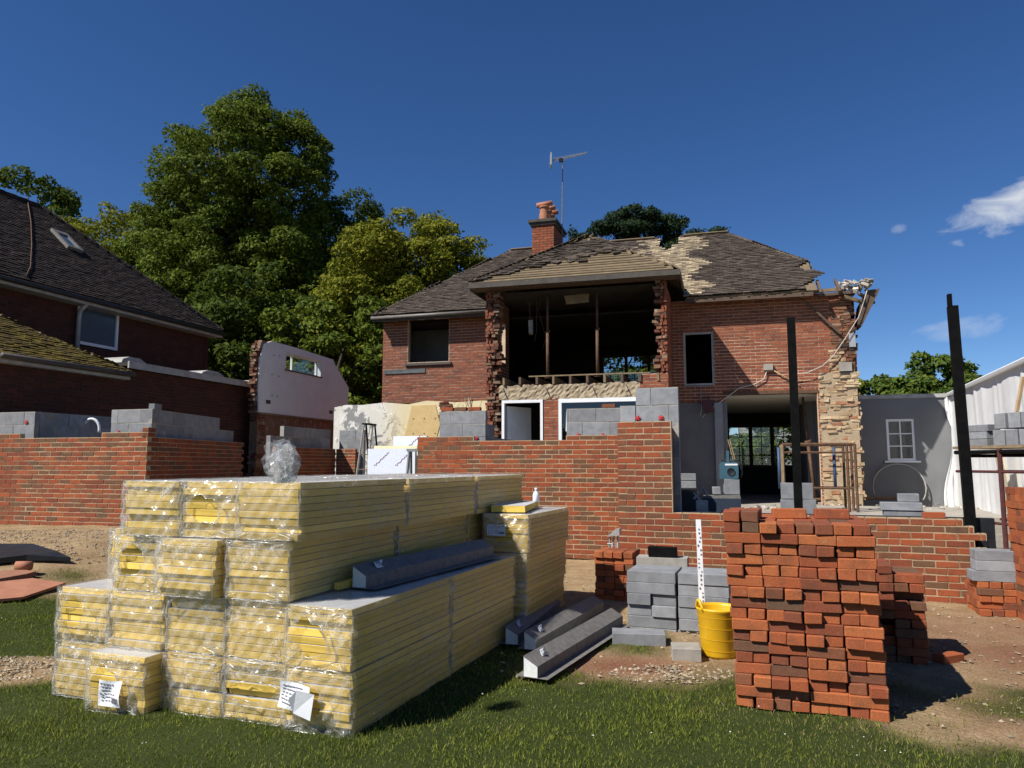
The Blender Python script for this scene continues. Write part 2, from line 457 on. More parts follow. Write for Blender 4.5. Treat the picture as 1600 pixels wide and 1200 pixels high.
ORD = ['zeroth', 'first', 'second', 'third', 'fourth', 'fifth', 'sixth', 'seventh', 'eighth', 'ninth', 'tenth', 'eleventh', 'twelfth', 'thirteenth',
       'fourteenth', 'fifteenth', 'sixteenth', 'seventeenth', 'eighteenth', 'nineteenth', 'twentieth']

# bevelled brick / block meshes, a few uneven variants of each, shared by all copies
SHARED = {}
def unit(kind, dims, mat, variants=4, bev=0.004, jit=0.0018):
    key = (kind, mat.name)
    if key in SHARED:
        return rng.choice(SHARED[key])
    out = []
    for i in range(variants):
        bm = bmesh.new()
        bmesh.ops.create_cube(bm, size=1)
        for v in bm.verts:
            v.co = Vector((v.co.x * dims[0] + U(-jit, jit), v.co.y * dims[1] + U(-jit, jit), v.co.z * dims[2] + U(-jit, jit)))
        bmesh.ops.bevel(bm, geom=bm.edges[:], offset=bev, segments=1, affect='EDGES')
        me = bpy.data.meshes.new(kind)
        bm.to_mesh(me); bm.free()
        me.materials.append(mat)
        out.append(me)
    SHARED[key] = out
    return rng.choice(out)

def courses(n, xs, xe, openings=(), z0=0.0, unit_l=0.225, joint=0.01, h=0.075, phase=0.0, k0=0):
    """pieces of a stretcher-bond wall: (x0, x1, z bottom); xs, xe numbers or functions of the course; openings (x0, x1, z0, z1)"""
    out = []
    for k in range(k0, n):
        a = xs(k) if callable(xs) else xs
        e = xe(k) if callable(xe) else xe
        zb = z0 + k * h
        off = phase + (unit_l / 2 if k % 2 else 0.0)
        i0 = int(math.floor((a - off) / unit_l)) - 1
        for i in range(i0, int((e - off) / unit_l) + 2):
            b0, b1 = off + i * unit_l, off + (i + 1) * unit_l - joint
            segs = [(max(a, b0), min(e, b1))]
            for (ox0, ox1, oz0, oz1) in openings:
                if zb + h * 0.5 > oz0 and zb + h * 0.5 < oz1:
                    ns = []
                    for p, q in segs:
                        if q <= ox0 or p >= ox1:
                            ns.append((p, q))
                        else:
                            ns += [(p, ox0), (ox1, q)]
                    segs = ns
            out += [(p, q, zb) for p, q in segs if q - p > 0.025]
    return out

def brick_wall(parent, pieces, M, wmat, mat, mortar, nparts=300, dims=(0.215, 0.1025, 0.065), joint=0.01, kind='brick', jit=0.0022, recess=0.004, mortar_name='mortar', holder=None, pick=None):
    """lay pieces as real bricks: the nearest nparts as objects, the others joined; recessed mortar behind.
    M: wall frame -> parent frame; wmat: parent frame -> world"""
    Ld, D, H = dims
    mb = []
    for (a, b, z) in pieces:
        mb.append([(a - joint, recess, z - 0.0), (b + joint, recess, z), (b + joint, D - 0.004, z), (a - joint, D - 0.004, z),
                   (a - joint, recess, z + H + joint), (b + joint, recess, z + H + joint), (b + joint, D - 0.004, z + H + joint), (a - joint, D - 0.004, z + H + joint)])
    mb = np.array(mb)
    ends = [min(p[0] for p in pieces), max(p[1] for p in pieces)]
    mb[:, :, 0] = np.clip(mb[:, :, 0], ends[0] + 0.003, ends[1] - 0.003)
    A = np.array(M.to_3x3()); T = np.array(M.translation)
    V = mb.reshape(-1, 3) @ A.T + T
    F = (np.arange(len(pieces))[:, None, None] * 8 + BOXF[None]).reshape(-1, 4)
    mo = link(mortar_name, np_mesh(mortar_name, V, F, mortar), parent)
    hold = mo if holder == 'mortar' else parent
    cen = [((a + b) / 2, D / 2, z + H / 2) for a, b, z in pieces]
    wc = [wmat @ (M @ Vector(c)) for c in cen]
    order = sorted(range(len(pieces)), key=lambda i: (wc[i] - CAM).length if pick is None else pick(wc[i]))
    rest = []
    rot = M.to_euler()
    for r, i in enumerate(order):
        a, b, z = pieces[i]
        if r < nparts:
            o = bpy.data.objects.new(kind, unit(kind, dims, mat))
            COL.objects.link(o)
            o.parent = hold
            o.location = M @ Vector((cen[i][0], cen[i][1] + U(-jit, jit), cen[i][2] + U(-0.001, 0.001)))
            o.rotation_euler = (rot.x + U(-.006, .006), rot.y + U(-.006, .006), rot.z + U(-.01, .01) + (math.pi if rng.random() < .5 else 0))
            o.scale = ((b - a) / Ld, 1, 1)
        else:
            rest.append((a, b, z))
    if rest:
        q = np.array([[(a, 0, z), (b, 0, z), (b, D, z), (a, D, z), (a, 0, z + H), (b, 0, z + H), (b, D, z + H), (a, D, z + H)] for a, b, z in rest])
        q = q + np.array([[U(-.0015, .0015), U(-jit, jit), U(-.001, .001)] for _ in rest])[:, None, :]
        V = q.reshape(-1, 3) @ A.T + T
        F = (np.arange(len(rest))[:, None, None] * 8 + BOXF[None]).reshape(-1, 4)
        o = link(kind + '_courses', np_mesh(kind + '_courses', V, F, mat), hold)
        tag(o, kind='stuff')
    return mo

def wall_frame(x, y, th, z=0.0):
    """local x runs along the wall to the right, local y into the wall (away from the camera)"""
    return Matrix.Translation((x, y, z)) @ Matrix.Rotation(-th, 4, 'Z')
TH = R(16)
ID = Matrix.Identity(4)

# ------------------------------------------------------------------ clouds (part of the sky, fixed in direction space)
def add_clouds():
    nt, sky, bg = SKY_NODES
    tc = N(nt, 'ShaderNodeTexCoord')
    def patch(u, v, ru, rv, tilt, seed):
        d = ray(u, v).normalized()
        rgt = d.cross(Vector((0, 0, 1))).normalized(); up = rgt.cross(d)
        c, s = math.cos(tilt), math.sin(tilt)
        a1, a2 = rgt * c + up * s, up * c - rgt * s
        def dot(vec):
            n = N(nt, 'ShaderNodeVectorMath', operation='DOT_PRODUCT'); L(nt, tc.outputs['Generated'], n.inputs[0]); n.inputs[1].default_value = vec
            return n.outputs['Value']
        def m(op, a, b):
            n = N(nt, 'ShaderNodeMath', operation=op)
            for i, x in enumerate((a, b)):
                if isinstance(x, (int, float)): n.inputs[i].default_value = x
                else: L(nt, x, n.inputs[i])
            return n.outputs[0]
        x = m('DIVIDE', dot(a1), ru / FPX); y = m('DIVIDE', dot(a2), rv / FPX)
        r2 = m('ADD', m('MULTIPLY', x, x), m('MULTIPLY', y, y))
        front = m('GREATER_THAN', dot(d), 0.5)
        mp = N(nt, 'ShaderNodeMapping'); L(nt, tc.outputs['Generated'], mp.inputs[0]); mp.inputs['Location'].default_value = (seed, seed * .7, 0); mp.inputs['Scale'].default_value = (14, 14, 26)
        nf = noise_fac(nt, 1.4, 8, 0.6, mp.outputs[0], 0.6)
        val = m('SUBTRACT', m('ADD', m('MULTIPLY', nf, 2.2), -0.45), r2)
        cl = N(nt, 'ShaderNodeClamp'); L(nt, m('MULTIPLY', val, 1.1), cl.inputs[0])
        return m('MULTIPLY', cl.outputs[0], front)
    fa = patch(1590, 318, 118, 36, 0.30, 3.1)
    fb = patch(1505, 515, 70, 20, 0.05, 8.4)
    fc = patch(1405, 357, 14, 8, 0.2, 5.0)
    mx = N(nt, 'ShaderNodeMath', operation='MAXIMUM'); L(nt, fa, mx.inputs[0])
    m5 = N(nt, 'ShaderNodeMath', operation='MULTIPLY'); L(nt, fb, m5.inputs[0]); m5.inputs[1].default_value = 0.5
    L(nt, m5.outputs[0], mx.inputs[1])
    m6 = N(nt, 'ShaderNodeMath', operation='MULTIPLY'); L(nt, fc, m6.inputs[0]); m6.inputs[1].default_value = 0.3
    mx2 = N(nt, 'ShaderNodeMath', operation='MAXIMUM'); L(nt, mx.outputs[0], mx2.inputs[0]); L(nt, m6.outputs[0], mx2.inputs[1])
    k = N(nt, 'ShaderNodeMath', operation='MULTIPLY'); L(nt, mx2.outputs[0], k.inputs[0]); k.inputs[1].default_value = 0.85
    hs = N(nt, 'ShaderNodeHueSaturation'); hs.inputs['Saturation'].default_value = 1.2; hs.inputs['Hue'].default_value = 0.507; L(nt, sky.outputs[0], hs.inputs['Color'])
    col = mixc(nt, k.outputs[0], hs.outputs[0], (7.5, 7.8, 8.2))
    L(nt, col, bg.inputs['Color'])
add_clouds()

# ------------------------------------------------------------------ ground
def pn(x, y, s=1.0, seed=0.0):
    """cheap smooth 2D noise, about -1..1"""
    x = x * s + seed; y = y * s - seed * 1.7
    return (np.sin(x * 1.7 + 1.3 * np.sin(y * 1.1)) + np.sin(y * 2.3 + 1.7 * np.sin(x * 0.9 + 2)) + np.sin(x * 3.9 - y * 3.1 + 4) * .6 + np.sin(x * 7.3 + y * 6.1) * .4) / 3.0
def lawn_mask(x, y):
    b = np.interp(x, [-12, -3.0, -1.5, 0.5, 1.4, 1.9, 2.3, 3.2, 6], [7.9, 7.9, 7.6, 7.2, 6.4, 5.6, 4.75, 4.55, 4.35])
    m = sm((b - y) / 0.8 + 0.5 + 0.9 * pn(x, y, 1.3))
    d = np.hypot((x - 0.95) / 0.75, (y - 5.75) / 0.42)
    m = m * sm((d - 0.55) / 0.9 + 0.35 * pn(x, y, 4, 3))
    d = np.hypot((x + 3.75) / 0.75, (y - 5.6) / 0.42)
    m = m * sm((d - 0.75) / 0.3 + 0.3 * pn(x, y, 5, 3))
    d = np.hypot((x - 2.9) / 0.7, (y - 4.3) / 0.3)
    m = m * sm((d - 0.3) / 1.0 + 0.5 * pn(x, y, 4, 9))
    return np.clip(m, 0, 1)
def red_mask(x, y):
    a = np.exp(-(((x - 0.85) / 0.5) ** 2 + ((y - 5.75) / 0.3) ** 2)) * 1.1
    b = sm((x - 2.2) / 1.5) * sm((8.6 - y) / 2.5) * (0.6 + 0.4 * pn(x, y, 1.6, 5))
    return np.clip(a + b, 0, 1)
xs = np.concatenate([[-400, -200, -100, -60, -40, -28, -20, -15], np.linspace(-12, 8, 270), [9, 11, 15, 20, 28, 40, 60, 100, 200, 400]])
ys = np.concatenate([[-60, -30, -12, -4, 0], np.linspace(1.5, 14, 180), [15, 16, 18, 21, 25, 30, 40, 60, 100, 200, 500, 900]])
GX, GY = np.meshgrid(xs, ys)
GZ = gz(GX, GY) + 0.012 * pn(GX, GY, 6) * (np.abs(GX) < 12) * (GY < 14) * (GY > 1)
nv = GX.size
V = np.stack([GX.ravel(), GY.ravel(), GZ.ravel()], 1)
ii = np.arange(len(ys) - 1)[:, None] * len(xs) + np.arange(len(xs) - 1)[None]
Fq = np.stack([ii, ii + 1, ii + 1 + len(xs), ii + len(xs)], -1).reshape(-1, 4)
def ground_mat():
    m, t, b = nodes('garden_ground')
    al = N(t, 'ShaderNodeAttribute'); al.attribute_name = 'lawn'
    ar = N(t, 'ShaderNodeAttribute'); ar.attribute_name = 'red'
    soil = mixc(t, ramp(t, noise_fac(t, 3.0, 8, 0.7), [(0.35, (0, 0, 0)), (0.65, (1, 1, 1))]), (0.30, 0.20, 0.105), (0.44, 0.32, 0.185))
    soil = mixc(t, ar.outputs['Fac'], soil, mixc(t, noise_fac(t, 8, 6), (0.20, 0.088, 0.052), (0.30, 0.15, 0.09)))
    fine = ramp(t, noise_fac(t, 55, 5, 0.7), [(0.3, (0.55, 0.55, 0.55)), (0.72, (1.3, 1.3, 1.3))])
    soil = mixc(t, 1.0, soil, fine, 'MULTIPLY')
    turf = mixc(t, noise_fac(t, 4, 5), (0.030, 0.046, 0.010), (0.055, 0.068, 0.02))
    L(t, mixc(t, al.outputs['Fac'], soil, turf), b.inputs['Base Color'])
    b.inputs['Roughness'].default_value = 0.97
    b.inputs['Specular IOR Level'].default_value = 0.1
    bump(t, b, noise_fac(t, 40, 6, 0.7), 0.9, 0.03)
    return m
gme = np_mesh('ground', V, Fq, ground_mat())
for nm, arr in (('lawn', lawn_mask(GX, GY)), ('red', red_mask(GX, GY))):
    arr = np.where((np.abs(GX) < 13) & (GY < 14), arr, 0.6 if nm == 'lawn' else 0)
    at_ = gme.attributes.new(nm, 'FLOAT', 'POINT'); at_.data.foreach_set('value', arr.ravel().astype(np.float32))
gme.polygons.foreach_set('use_smooth', [True] * len(gme.polygons))
tag(link('ground', gme), 'lawn and bare sandy earth of the garden', 'ground', kind='structure')

# ------------------------------------------------------------------ grass
def blades(name, n, x0, x1, y0, y1, mat, h0, h1, wd, dens, seed, label):
    r = np.random.RandomState(seed)
    y = y0 + (y1 - y0) * r.rand(n) ** 1.25
    x = r.uniform(x0, x1, n)
    inside = np.abs(x) < y * 0.72 + 0.35
    keep = inside & (r.rand(n) < dens(x, y))
    x, y = x[keep], y[keep]; n = len(x)
    z = gz(x, y) + 0.008 * pn(x, y, 6) - 0.004
    h = r.uniform(h0, h1, n) * (1 + 0.45 * pn(x, y, 2.2, 7)) ; h = np.maximum(h, 0.012)
    a = r.rand(n) * 6.283; ln = r.uniform(0.1, 0.75, n) * h; la = r.rand(n) * 6.283
    wv = wd * r.uniform(0.6, 1.4, n)
    dx, dy = np.cos(a) * wv, np.sin(a) * wv
    lx, ly = np.cos(la) * ln, np.sin(la) * ln
    P = np.empty((n, 4, 3))
    P[:, 0] = np.stack([x - dx, y - dy, z], 1)
    P[:, 1] = np.stack([x + dx, y + dy, z], 1)
    P[:, 2] = np.stack([x + dx * .55 + lx * .4, y + dy * .55 + ly * .4, z + h * .6], 1)
    P[:, 3] = np.stack([x + lx, y + ly, z + h], 1)
    o = link(name, np_mesh(name, P.reshape(-1, 3), np.arange(n * 4).reshape(-1, 4), mat))
    return tag(o, label, 'grass', kind='stuff')
dry = lambda x, y: np.clip(sm((x - 0.3) / 2.0) * 0.55 + 0.35 * pn(x, y, 1.5, 2), 0.02, 1)
blades('grass', 420000, -6.5, 5, 2.2, 9.0, M_GRASS, 0.012, 0.032, 0.0026, lambda x, y: lawn_mask(x, y) ** 1.5 * (1.0 - 0.55 * dry(x, y)) * np.clip(0.75 + 0.5 * pn(x, y, 3.1, 1), 0.25, 1), 1, 'short green lawn grass in the foreground')
blades('dry_grass', 110000, -4, 5, 2.2, 8.0, M_STRAW, 0.012, 0.04, 0.0022, lambda x, y: np.clip(lawn_mask(x, y) * 1.4, 0, 1) * dry(x, y) * 0.75, 2, 'dry yellow grass thinning out towards the bare earth')

# daisies
def daisies():
    mb = MB()
    r = random.Random(5)
    for i in range(60):
        y = r.uniform(2.7, 7.0); x = r.uniform(-0.7 * y, 0.55 * y)
        if lawn_mask(np.array(x), np.array(y)) < 0.7: continue
        z = float(gz(x, y)) + r.uniform(.03, .045); q = r.uniform(.003, .006)
        mb.lathe([(q * .2, z - .001), (q, z), (q * .3, z + .002)], 7, 0, Matrix.Translation((x, y, 0)))
    tag(mb.build('daisies', M_DAISY), 'tiny white daisies scattered through the lawn', 'daisies', kind='stuff')
daisies()

# stones and debris lying on the earth
def stones(name, n, spots, smin, smax, mat, label, seed):
    r = np.random.RandomState(seed)
    base = np.array([(1, 0, 0), (-1, 0, 0), (0, 1, 0), (0, -1, 0), (0, 0, 1), (0, 0, -1)], float)
    tri = np.array([(0, 2, 4), (2, 1, 4), (1, 3, 4), (3, 0, 4), (2, 0, 5), (1, 2, 5), (3, 1, 5), (0, 3, 5)])
    pts = []
    for (cx, cy, rx, ry, share) in spots:
        k = int(n * share)
        t = r.rand(k) * 6.283; q = np.sqrt(r.rand(k))
        pts.append(np.stack([cx + rx * q * np.cos(t), cy + ry * q * np.sin(t)], 1))
    p = np.concatenate(pts); k = len(p)
    s = smin + (smax - smin) * r.rand(k) ** 2.5
    vv = base[None] * (s[:, None, None] * r.uniform(0.55, 1.35, (k, 6, 1))) * np.array([1, 1, 0.6])
    a = r.rand(k) * 6.283; ca, sa = np.cos(a)[:, None], np.sin(a)[:, None]
    X = vv[:, :, 0] * ca - vv[:, :, 1] * sa + p[:, None, 0]
    Y = vv[:, :, 0] * sa + vv[:, :, 1] * ca + p[:, None, 1]
    Z = vv[:, :, 2] + (gz(p[:, 0], p[:, 1]) + s * 0.3)[:, None]
    F = (np.arange(k)[:, None, None] * 6 + tri[None]).reshape(-1, 3)
    o = link(name, np_mesh(name, np.stack([X, Y, Z], -1).reshape(-1, 3), F, mat))
    return tag(o, label, 'gravel', kind='stuff')
stones('gravel', 9000, [(-7.0, 9.8, 2.6, 1.5, .45), (-3.85, 5.65, .7, .36, .16), (1.15, 5.55, .45, .25, .05), (3.9, 6.0, 2.2, 2.2, .14), (1.0, 8.6, 1.5, 2.2, .10), (.6, 6.6, 1.8, 1.4, .05)], 0.004, 0.024, M_STONE, 'loose pale stones and gravel on the bare earth', 3)

# ------------------------------------------------------------------ new garden-side brickwork (extension under construction)
BL = (0.44, 0.10, 0.215)          # concrete block laid on edge
def block_wall(parent, pieces, M, wmat, mat=None, kind='block'):
    return brick_wall(parent, pieces, M, wmat, mat or M_BLOCK, M_BLOCK_OLD, 300, BL, 0.01, kind, 0.002, 0.003, 'block_mortar')
def bl_courses(n, xs, xe, z0, openings=(), phase=0.0):
    return courses(n, xs, xe, openings, z0, 0.45, 0.01, 0.225, phase)
def wall_ties(parent, M, spots):
    for (x, y, z) in spots:
        mb = MB()
        for k in range(3):
            a = k * 2.094 + x
            mb.tube([(x - .035 * math.cos(a), y - .012, z - .035 * math.sin(a)), (x + .035 * math.cos(a), y - .012, z + .035 * math.sin(a))], .008, 6, 0, M)
        mb.build('red_wall_tie_clip', M_REDPL, parent)

# main wall with raised ends, facing the lawn
MW = wall_frame(-1.616, 12.70, TH)
Lm = 3.46
def main_wall():
    t = thing('brick_wall', 'new red brick wall behind the insulation packs, buff mortar joints', 'wall')
    def xe(k): return Lm if k < 25 else 1.02
    pcs = courses(26, 0.0, xe) + courses(26, 2.60, Lm, (), 0, k0=25)
    brick_wall(t, pcs, MW, ID, M_BR_NEW, M_MORTAR, 300)
    Mi = MW @ Matrix.Translation((0, 0.25, 0))
    b = thing('block_inner_wall', 'grey block inner leaf left end behind main brick wall, bricks on top', 'wall')
    block_wall(b, bl_courses(10, 0.30, 1.14, 0.15, phase=0.28), Mi, ID)
    wall_ties(b, Mi, [(0.55, 0, 1.93), (0.98, 0, 1.93)])
    b2 = thing('block_inner_wall', 'grey block inner leaf stepping down beside the pier, red tie clips', 'wall')
    block_wall(b2, bl_courses(10, 2.55, 3.9, 0.15, phase=0.12), Mi, ID)
    wall_ties(b2, Mi, [(2.75, 0, 1.96), (3.15, 0, 1.96)])
    # block return behind the left end (dark face)
    Mr = MW @ Matrix.Translation((1.14, 0.25, 0)) @ Matrix.Rotation(math.pi / 2, 4, 'Z')
    b3 = thing('block_return_wall', 'shaded grey block return wall running back beside the white door frame', 'wall')
    block_wall(b3, bl_courses(8, 0.02, 1.9, 0.15) + bl_courses(9, 0.02, 0.5, 0.15, ()) [-2:], Mr, ID)
    for i, x in enumerate((0.33, 0.58, 0.83)):
        o = link('loose_brick', unit('brick', (0.215, 0.1025, 0.065), M_BR_NEW), None)
        o.matrix_world = Mi @ Matrix.Translation((x + .1, .05, 0.15 + 2.25 + .032)) @ Matrix.Rotation(U(-.08, .08), 4, 'Z')
        tag(o, ['brown', 'red', 'dark red'][i] + ' loose brick, ' + ['leftmost', 'middle', 'rightmost'][i] + ' of three on the block wall', 'brick', 'bricks left on the block wall')
    o = link('loose_brick', unit('brick', (0.215, 0.1025, 0.065), M_BR_NEW), None)
    o.matrix_world = Mi @ Matrix.Translation((3.25, .05, 0.15 + 2.25 + .032))
    tag(o, 'single loose brick on the stepped block wall before the window', 'brick', 'bricks left on the block wall')
main_wall()

# pier and the low wall running right from it
THP = R(20)
PW = wall_frame(1.337, 9.40, THP)
LOWL = 3.86
def pier_wall():
    t = thing('brick_wall', 'new brick pier with low wall running right to a toothed end', 'wall')
    def xe(k):
        if k < 1: return 4.9
        if k < 11: return LOWL + (0.112 if k % 2 else 0.0)
        if k < 12: return LOWL - 0.1
        return 0.665
    pcs = courses(27, 0.0, xe)
    brick_wall(t, pcs, PW, ID, M_BR_NEW, M_MORTAR, 300)
    # pier return (right side) and left side, half-brick thick
    for x in (0.665, 0.0):
        Mr = PW @ Matrix.Translation((x if x else 0.1035, 0.105, 0)) @ Matrix.Rotation(math.pi / 2, 4, 'Z')
        brick_wall(t, courses(26, 0.0, 2.4 if x == 0 else 0.35, k0=12 if x else 0), Mr, ID, M_BR_NEW, M_MORTAR, 0)
    Mi = PW @ Matrix.Translation((0.0, 0.24, 0))
    b = thing('block_inner_wall', 'grey blocks above the brick pier, red tie clips at their foot', 'wall')
    block_wall(b, bl_courses(10, 0.20, 0.74, 0.22, phase=0.62) + bl_courses(10, 0.20, 0.74, 0.22, phase=0.62)[:0], Mi, ID)
    block_wall(b, bl_courses(9, -0.02, 0.19, 0.22), Mi, ID)
    wall_ties(b, Mi, [(0.22, 0, 2.08), (0.52, 0, 2.08)])
    m2 = thing('block_inner_wall', 'black painted block leaf behind the toothed end of the low wall', 'wall')
    mb = MB()
    brick_wall(m2, bl_courses(4, 0.75, 4.12, 0.0), Mi, ID, M_BLACKPL, M_BLACKPL, 300, BL, 0.01, 'block', 0.002, 0.003, 'block_mortar')
pier_wall()

# left wall: lit front and shaded return
LW = wall_frame(-11.5, 13.349, TH, 0.42)
LWL = 5.982
def left_wall():
    t = thing('brick_wall', 'new brick wall at far left with shaded return face', 'wall')
    pcs = courses(20, 0.0, LWL) + courses(21, LWL - 0.9, LWL, (), 0, k0=20) + courses(21, 0, 3.37, (), 0, k0=20)
    brick_wall(t, pcs, LW, ID, M_BR_NEW, M_MORTAR, 230, pick=lambda c: abs(c.x + 6.5))
    c = LW @ Vector((LWL, 0, 0))
    RW = Matrix.Translation(c) @ Matrix.Rotation(R(90 - 3.5), 4, 'Z') @ Matrix.Translation((0.005, 0.0, 0))
    brick_wall(t, courses(20, 0.11, lambda k: 3.5 + (.11 if k % 2 else 0)) + courses(22, 0.0, 0.215, (), 0, k0=20), RW, ID, M_BR_NEW, M_MORTAR, 70)
    # inner leaf blocks
    Mi = LW @ Matrix.Translation((0, 0.22, 0))
    b = thing('block_inner_wall', 'grey block corner standing above the left brick wall, half block on top', 'wall')
    z0 = 20 * .075 - 0.225 * 6 + .01
    block_wall(b, bl_courses(8, LWL - 0.95, LWL - 0.14, z0, phase=LWL - 0.14), Mi, ID)
    Ri = RW @ Matrix.Translation((0, 0.14, 0))
    block_wall(b, bl_courses(7, 0.33, 3.4, z0, phase=.33) + [p for p in bl_courses(8, 0.33, 2.75, z0, phase=.33) if p[2] > z0 + 1.5], Ri, ID)
    o = link('half_block', unit('half_block', (0.22, 0.10, 0.10), M_BLOCK), None)
    o.matrix_world = Ri @ Matrix.Translation((0.5, .05, z0 + 8 * .225 + .045))
    tag(o, 'small half block lying on the left block corner', 'block')
    wall_ties(b, Mi, [(LWL - .78, 0, z0 + 1.42), (LWL - .28, 0, z0 + 1.42)])
    b2 = thing('block_inner_wall', 'short grey block wall end at the left edge with red clip', 'wall')
    block_wall(b2, bl_courses(8, 0.0, 3.42, z0, phase=3.42), Mi, ID)
    wall_ties(b2, Mi, [(3.25, 0, z0 + 1.62)])
    Md = Mi @ Matrix.Translation((3.42, 0.0, 0)) @ Matrix.Rotation(R(88), 4, 'Z') @ Matrix.Translation((0.0, 0.005, 0))
    b3 = thing('block_partition', 'dark shaded block partition running back behind the left wall', 'wall')
    block_wall(b3, bl_courses(8, 0.105, 1.9, z0), Md, ID)
    # white pipe hoop
    p = at(143, 658, 13.6)
    mb = MB()
    mb.tube([(p.x + .155 * math.cos(a), p.y, p.z - .16 + .2 * math.sin(a)) for a in np.linspace(-.25, math.pi + .25, 18)], .026, 10)
    tag(mb.build('pipe_hoop', M_WHITE, smooth=True), 'white curved plastic pipe arching over the dark block wall', 'pipe')
left_wall()

# back-left wall fragment: shaded run in depth and a short lit face
def back_wall():
    p0 = at(432, 700, 15.5); p1 = at(525, 700, 17.9)
    d = (p1 - p0); d.z = 0
    ang = math.atan2(d.y, d.x)
    A = Matrix.Translation((p0.x, p0.y, .42)) @ Matrix.Rotation(ang, 4, 'Z')
    Ln = d.length
    t = thing('brick_wall', 'low shaded brick wall in front of the white plaster gable', 'wall')
    brick_wall(t, courses(19, 0, Ln), A, ID, M_BR_NEW, M_MORTAR, 60)
    C = Matrix.Translation((p1.x, p1.y, .42)) @ Matrix.Rotation(-TH, 4, 'Z')
    brick_wall(t, courses(19, 0.005, 0.52), C, ID, M_BR_NEW, M_MORTAR, 60)
    b = thing('block_inner_wall', 'grey blocks on the low back wall with a short sunlit end', 'wall')
    Ai = A @ Matrix.Translation((0, 0.15, 0)); Ci = C @ Matrix.Translation((0, 0.15, 0))
    z0 = 19 * .075 - .225 * 5 + .01
    block_wall(b, bl_courses(6, 0.0, Ln - .02, z0) + [p for p in bl_courses(7, .5, Ln - .02, z0) if p[2] > z0 + 1.3], Ai, ID)
    block_wall(b, bl_courses(7, 0.0, .66, z0), Ci, ID)
back_wall()

# ------------------------------------------------------------------ concrete slab, ground beam behind the low wall
def slab():
    M = wall_frame(2.45, 14.0, TH)
    mb = MB()
    mb.box(0, 9.0, 0, 3.2, -.1, .60, 0, M)
    tag(mb.build('concrete_slab', M_CONC), 'concrete floor slab in front of the open ground floor', 'slab', kind='structure')
    b = thing('foundation_block_row', 'row of weathered foundation blocks along the slab edge', 'blocks', )
    brick_wall(b, bl_courses(3, 2.0, 8.6, -.1), wall_frame(2.45, 14.0, TH) @ Matrix.Translation((0, -.115, 0)), ID, M_BLOCK_OLD, M_CONC, 60, (0.44, 0.10, 0.215), 0.01, 'block', 0.006, 0.004, 'block_mortar')
slab()

# ------------------------------------------------------------------ roofs
def tile_slope(parent, name, p0, e, s, a0, a1, Ls, keep, mats, pick=None, rnd=1.0, deck=True, deck_keep=None, tile=True, gauge=0.10, deckmat=None, tw=0.165):
    """tiles on the plane through p0: e along the eave, s up the slope; keep(a, b, point) says where tiles lie"""
    e, s = Vector(e).normalized(), Vector(s).normalized()
    n = e.cross(s).normalized()
    if n.z < 0: n = -n
    p0 = Vector(p0)
    if tile:
        out, mi = [], []
        rows = int(Ls / gauge)
        for k in range(rows):
            b = k * gauge
            a = a0 + (tw / 2 if k % 2 else 0)
            while a < a1:
                c = p0 + e * (a + tw / 2) + s * (b + .05)
                if keep(a + tw / 2, b, c):
                    ja, jn, js = U(-.004, .004) * rnd, U(0, .010) * rnd, U(-.008, .008) * rnd
                    sk = U(-.012, .012) * rnd
                    q = []
                    for hn in (0.0, 0.015):
                        for (da, db) in ((0.002, 0), (tw - .002, sk), (tw - .002, gauge * 1.9), (0.002, gauge * 1.9)):
                            lift = 0.034 if db < 0.05 else 0.012
                            q.append(p0 + e * (a + da + ja) + s * (b + db + js) + n * (lift + hn + (jn if db < .05 else 0)))
                    out.append(q); mi.append(pick(c) if pick else 0)
                a += tw
        if out:
            V = np.array([[tuple(v) for v in q] for q in out]).reshape(-1, 3)
            F = (np.arange(len(out))[:, None, None] * 8 + BOXF[None]).reshape(-1, 4)
            me = np_mesh(name, V, F, mats)
            if pick:
                me.polygons.foreach_set('material_index', np.repeat(np.array(mi, np.int32), 6))
            tag(link(name, me, parent), kind='stuff')
    if deck:
        mb = MB()
        cs = 0.2
        for i in range(int((a1 - a0) / cs) + 1):
            for j in range(int(Ls / cs) + 1):
                a, b = a0 + i * cs, j * cs
                c = p0 + e * (a + cs / 2) + s * (b + cs / 2)
                if (deck_keep or keep)(a + cs / 2, b + cs / 2, c):
                    q = [p0 + e * (a + da) + s * (b + db) + n * h for h in (-.03, 0) for da, db in ((0, 0), (cs, 0), (cs, cs), (0, cs))]
                    mb.add(q, [tuple(f) for f in BOXF])
        if mb.v:
            mb.build('roof_deck', deckmat or M_FELT, parent)

# ------------------------------------------------------------------ the half-demolished house
HO = Vector((-0.585, 16.90, 0))
house = thing('house', 'half demolished red brick house with open front bay and stripped roof', 'house', HO, -TH)
HW = WM[house.name]
HI = HW.inverted()
def hp(u, v, y):
    """photo point on the house plane local y -> local coordinates"""
    p = on_plane(u, v, HW @ Vector((0, y, 0)), HW.to_3x3() @ Vector((0, 1, 0)))
    return HI @ p
YF = 1.5                         # main front wall plane
YB = 7.6                         # rear wall plane
Z0, Z1, ZE = 0.58, 3.28, 5.30    # ground floor, first floor, eaves
def hwall(pcs, M, mat, mortar=None, nparts=0, name='front_wall', inner=True):
    return brick_wall(house, pcs, M, HW, mat, mortar or M_MORTAR_OLD, nparts, holder='mortar', mortar_name=name, jit=.002, recess=.006, dims=(.213, .1025, .062), joint=.013)

WR = Matrix.Translation((0, YF, 0))
OPEN_R = (5.30, 7.24, 0.0, 3.10)
WIN_S = (4.36, 5.04, 3.30, 4.55)
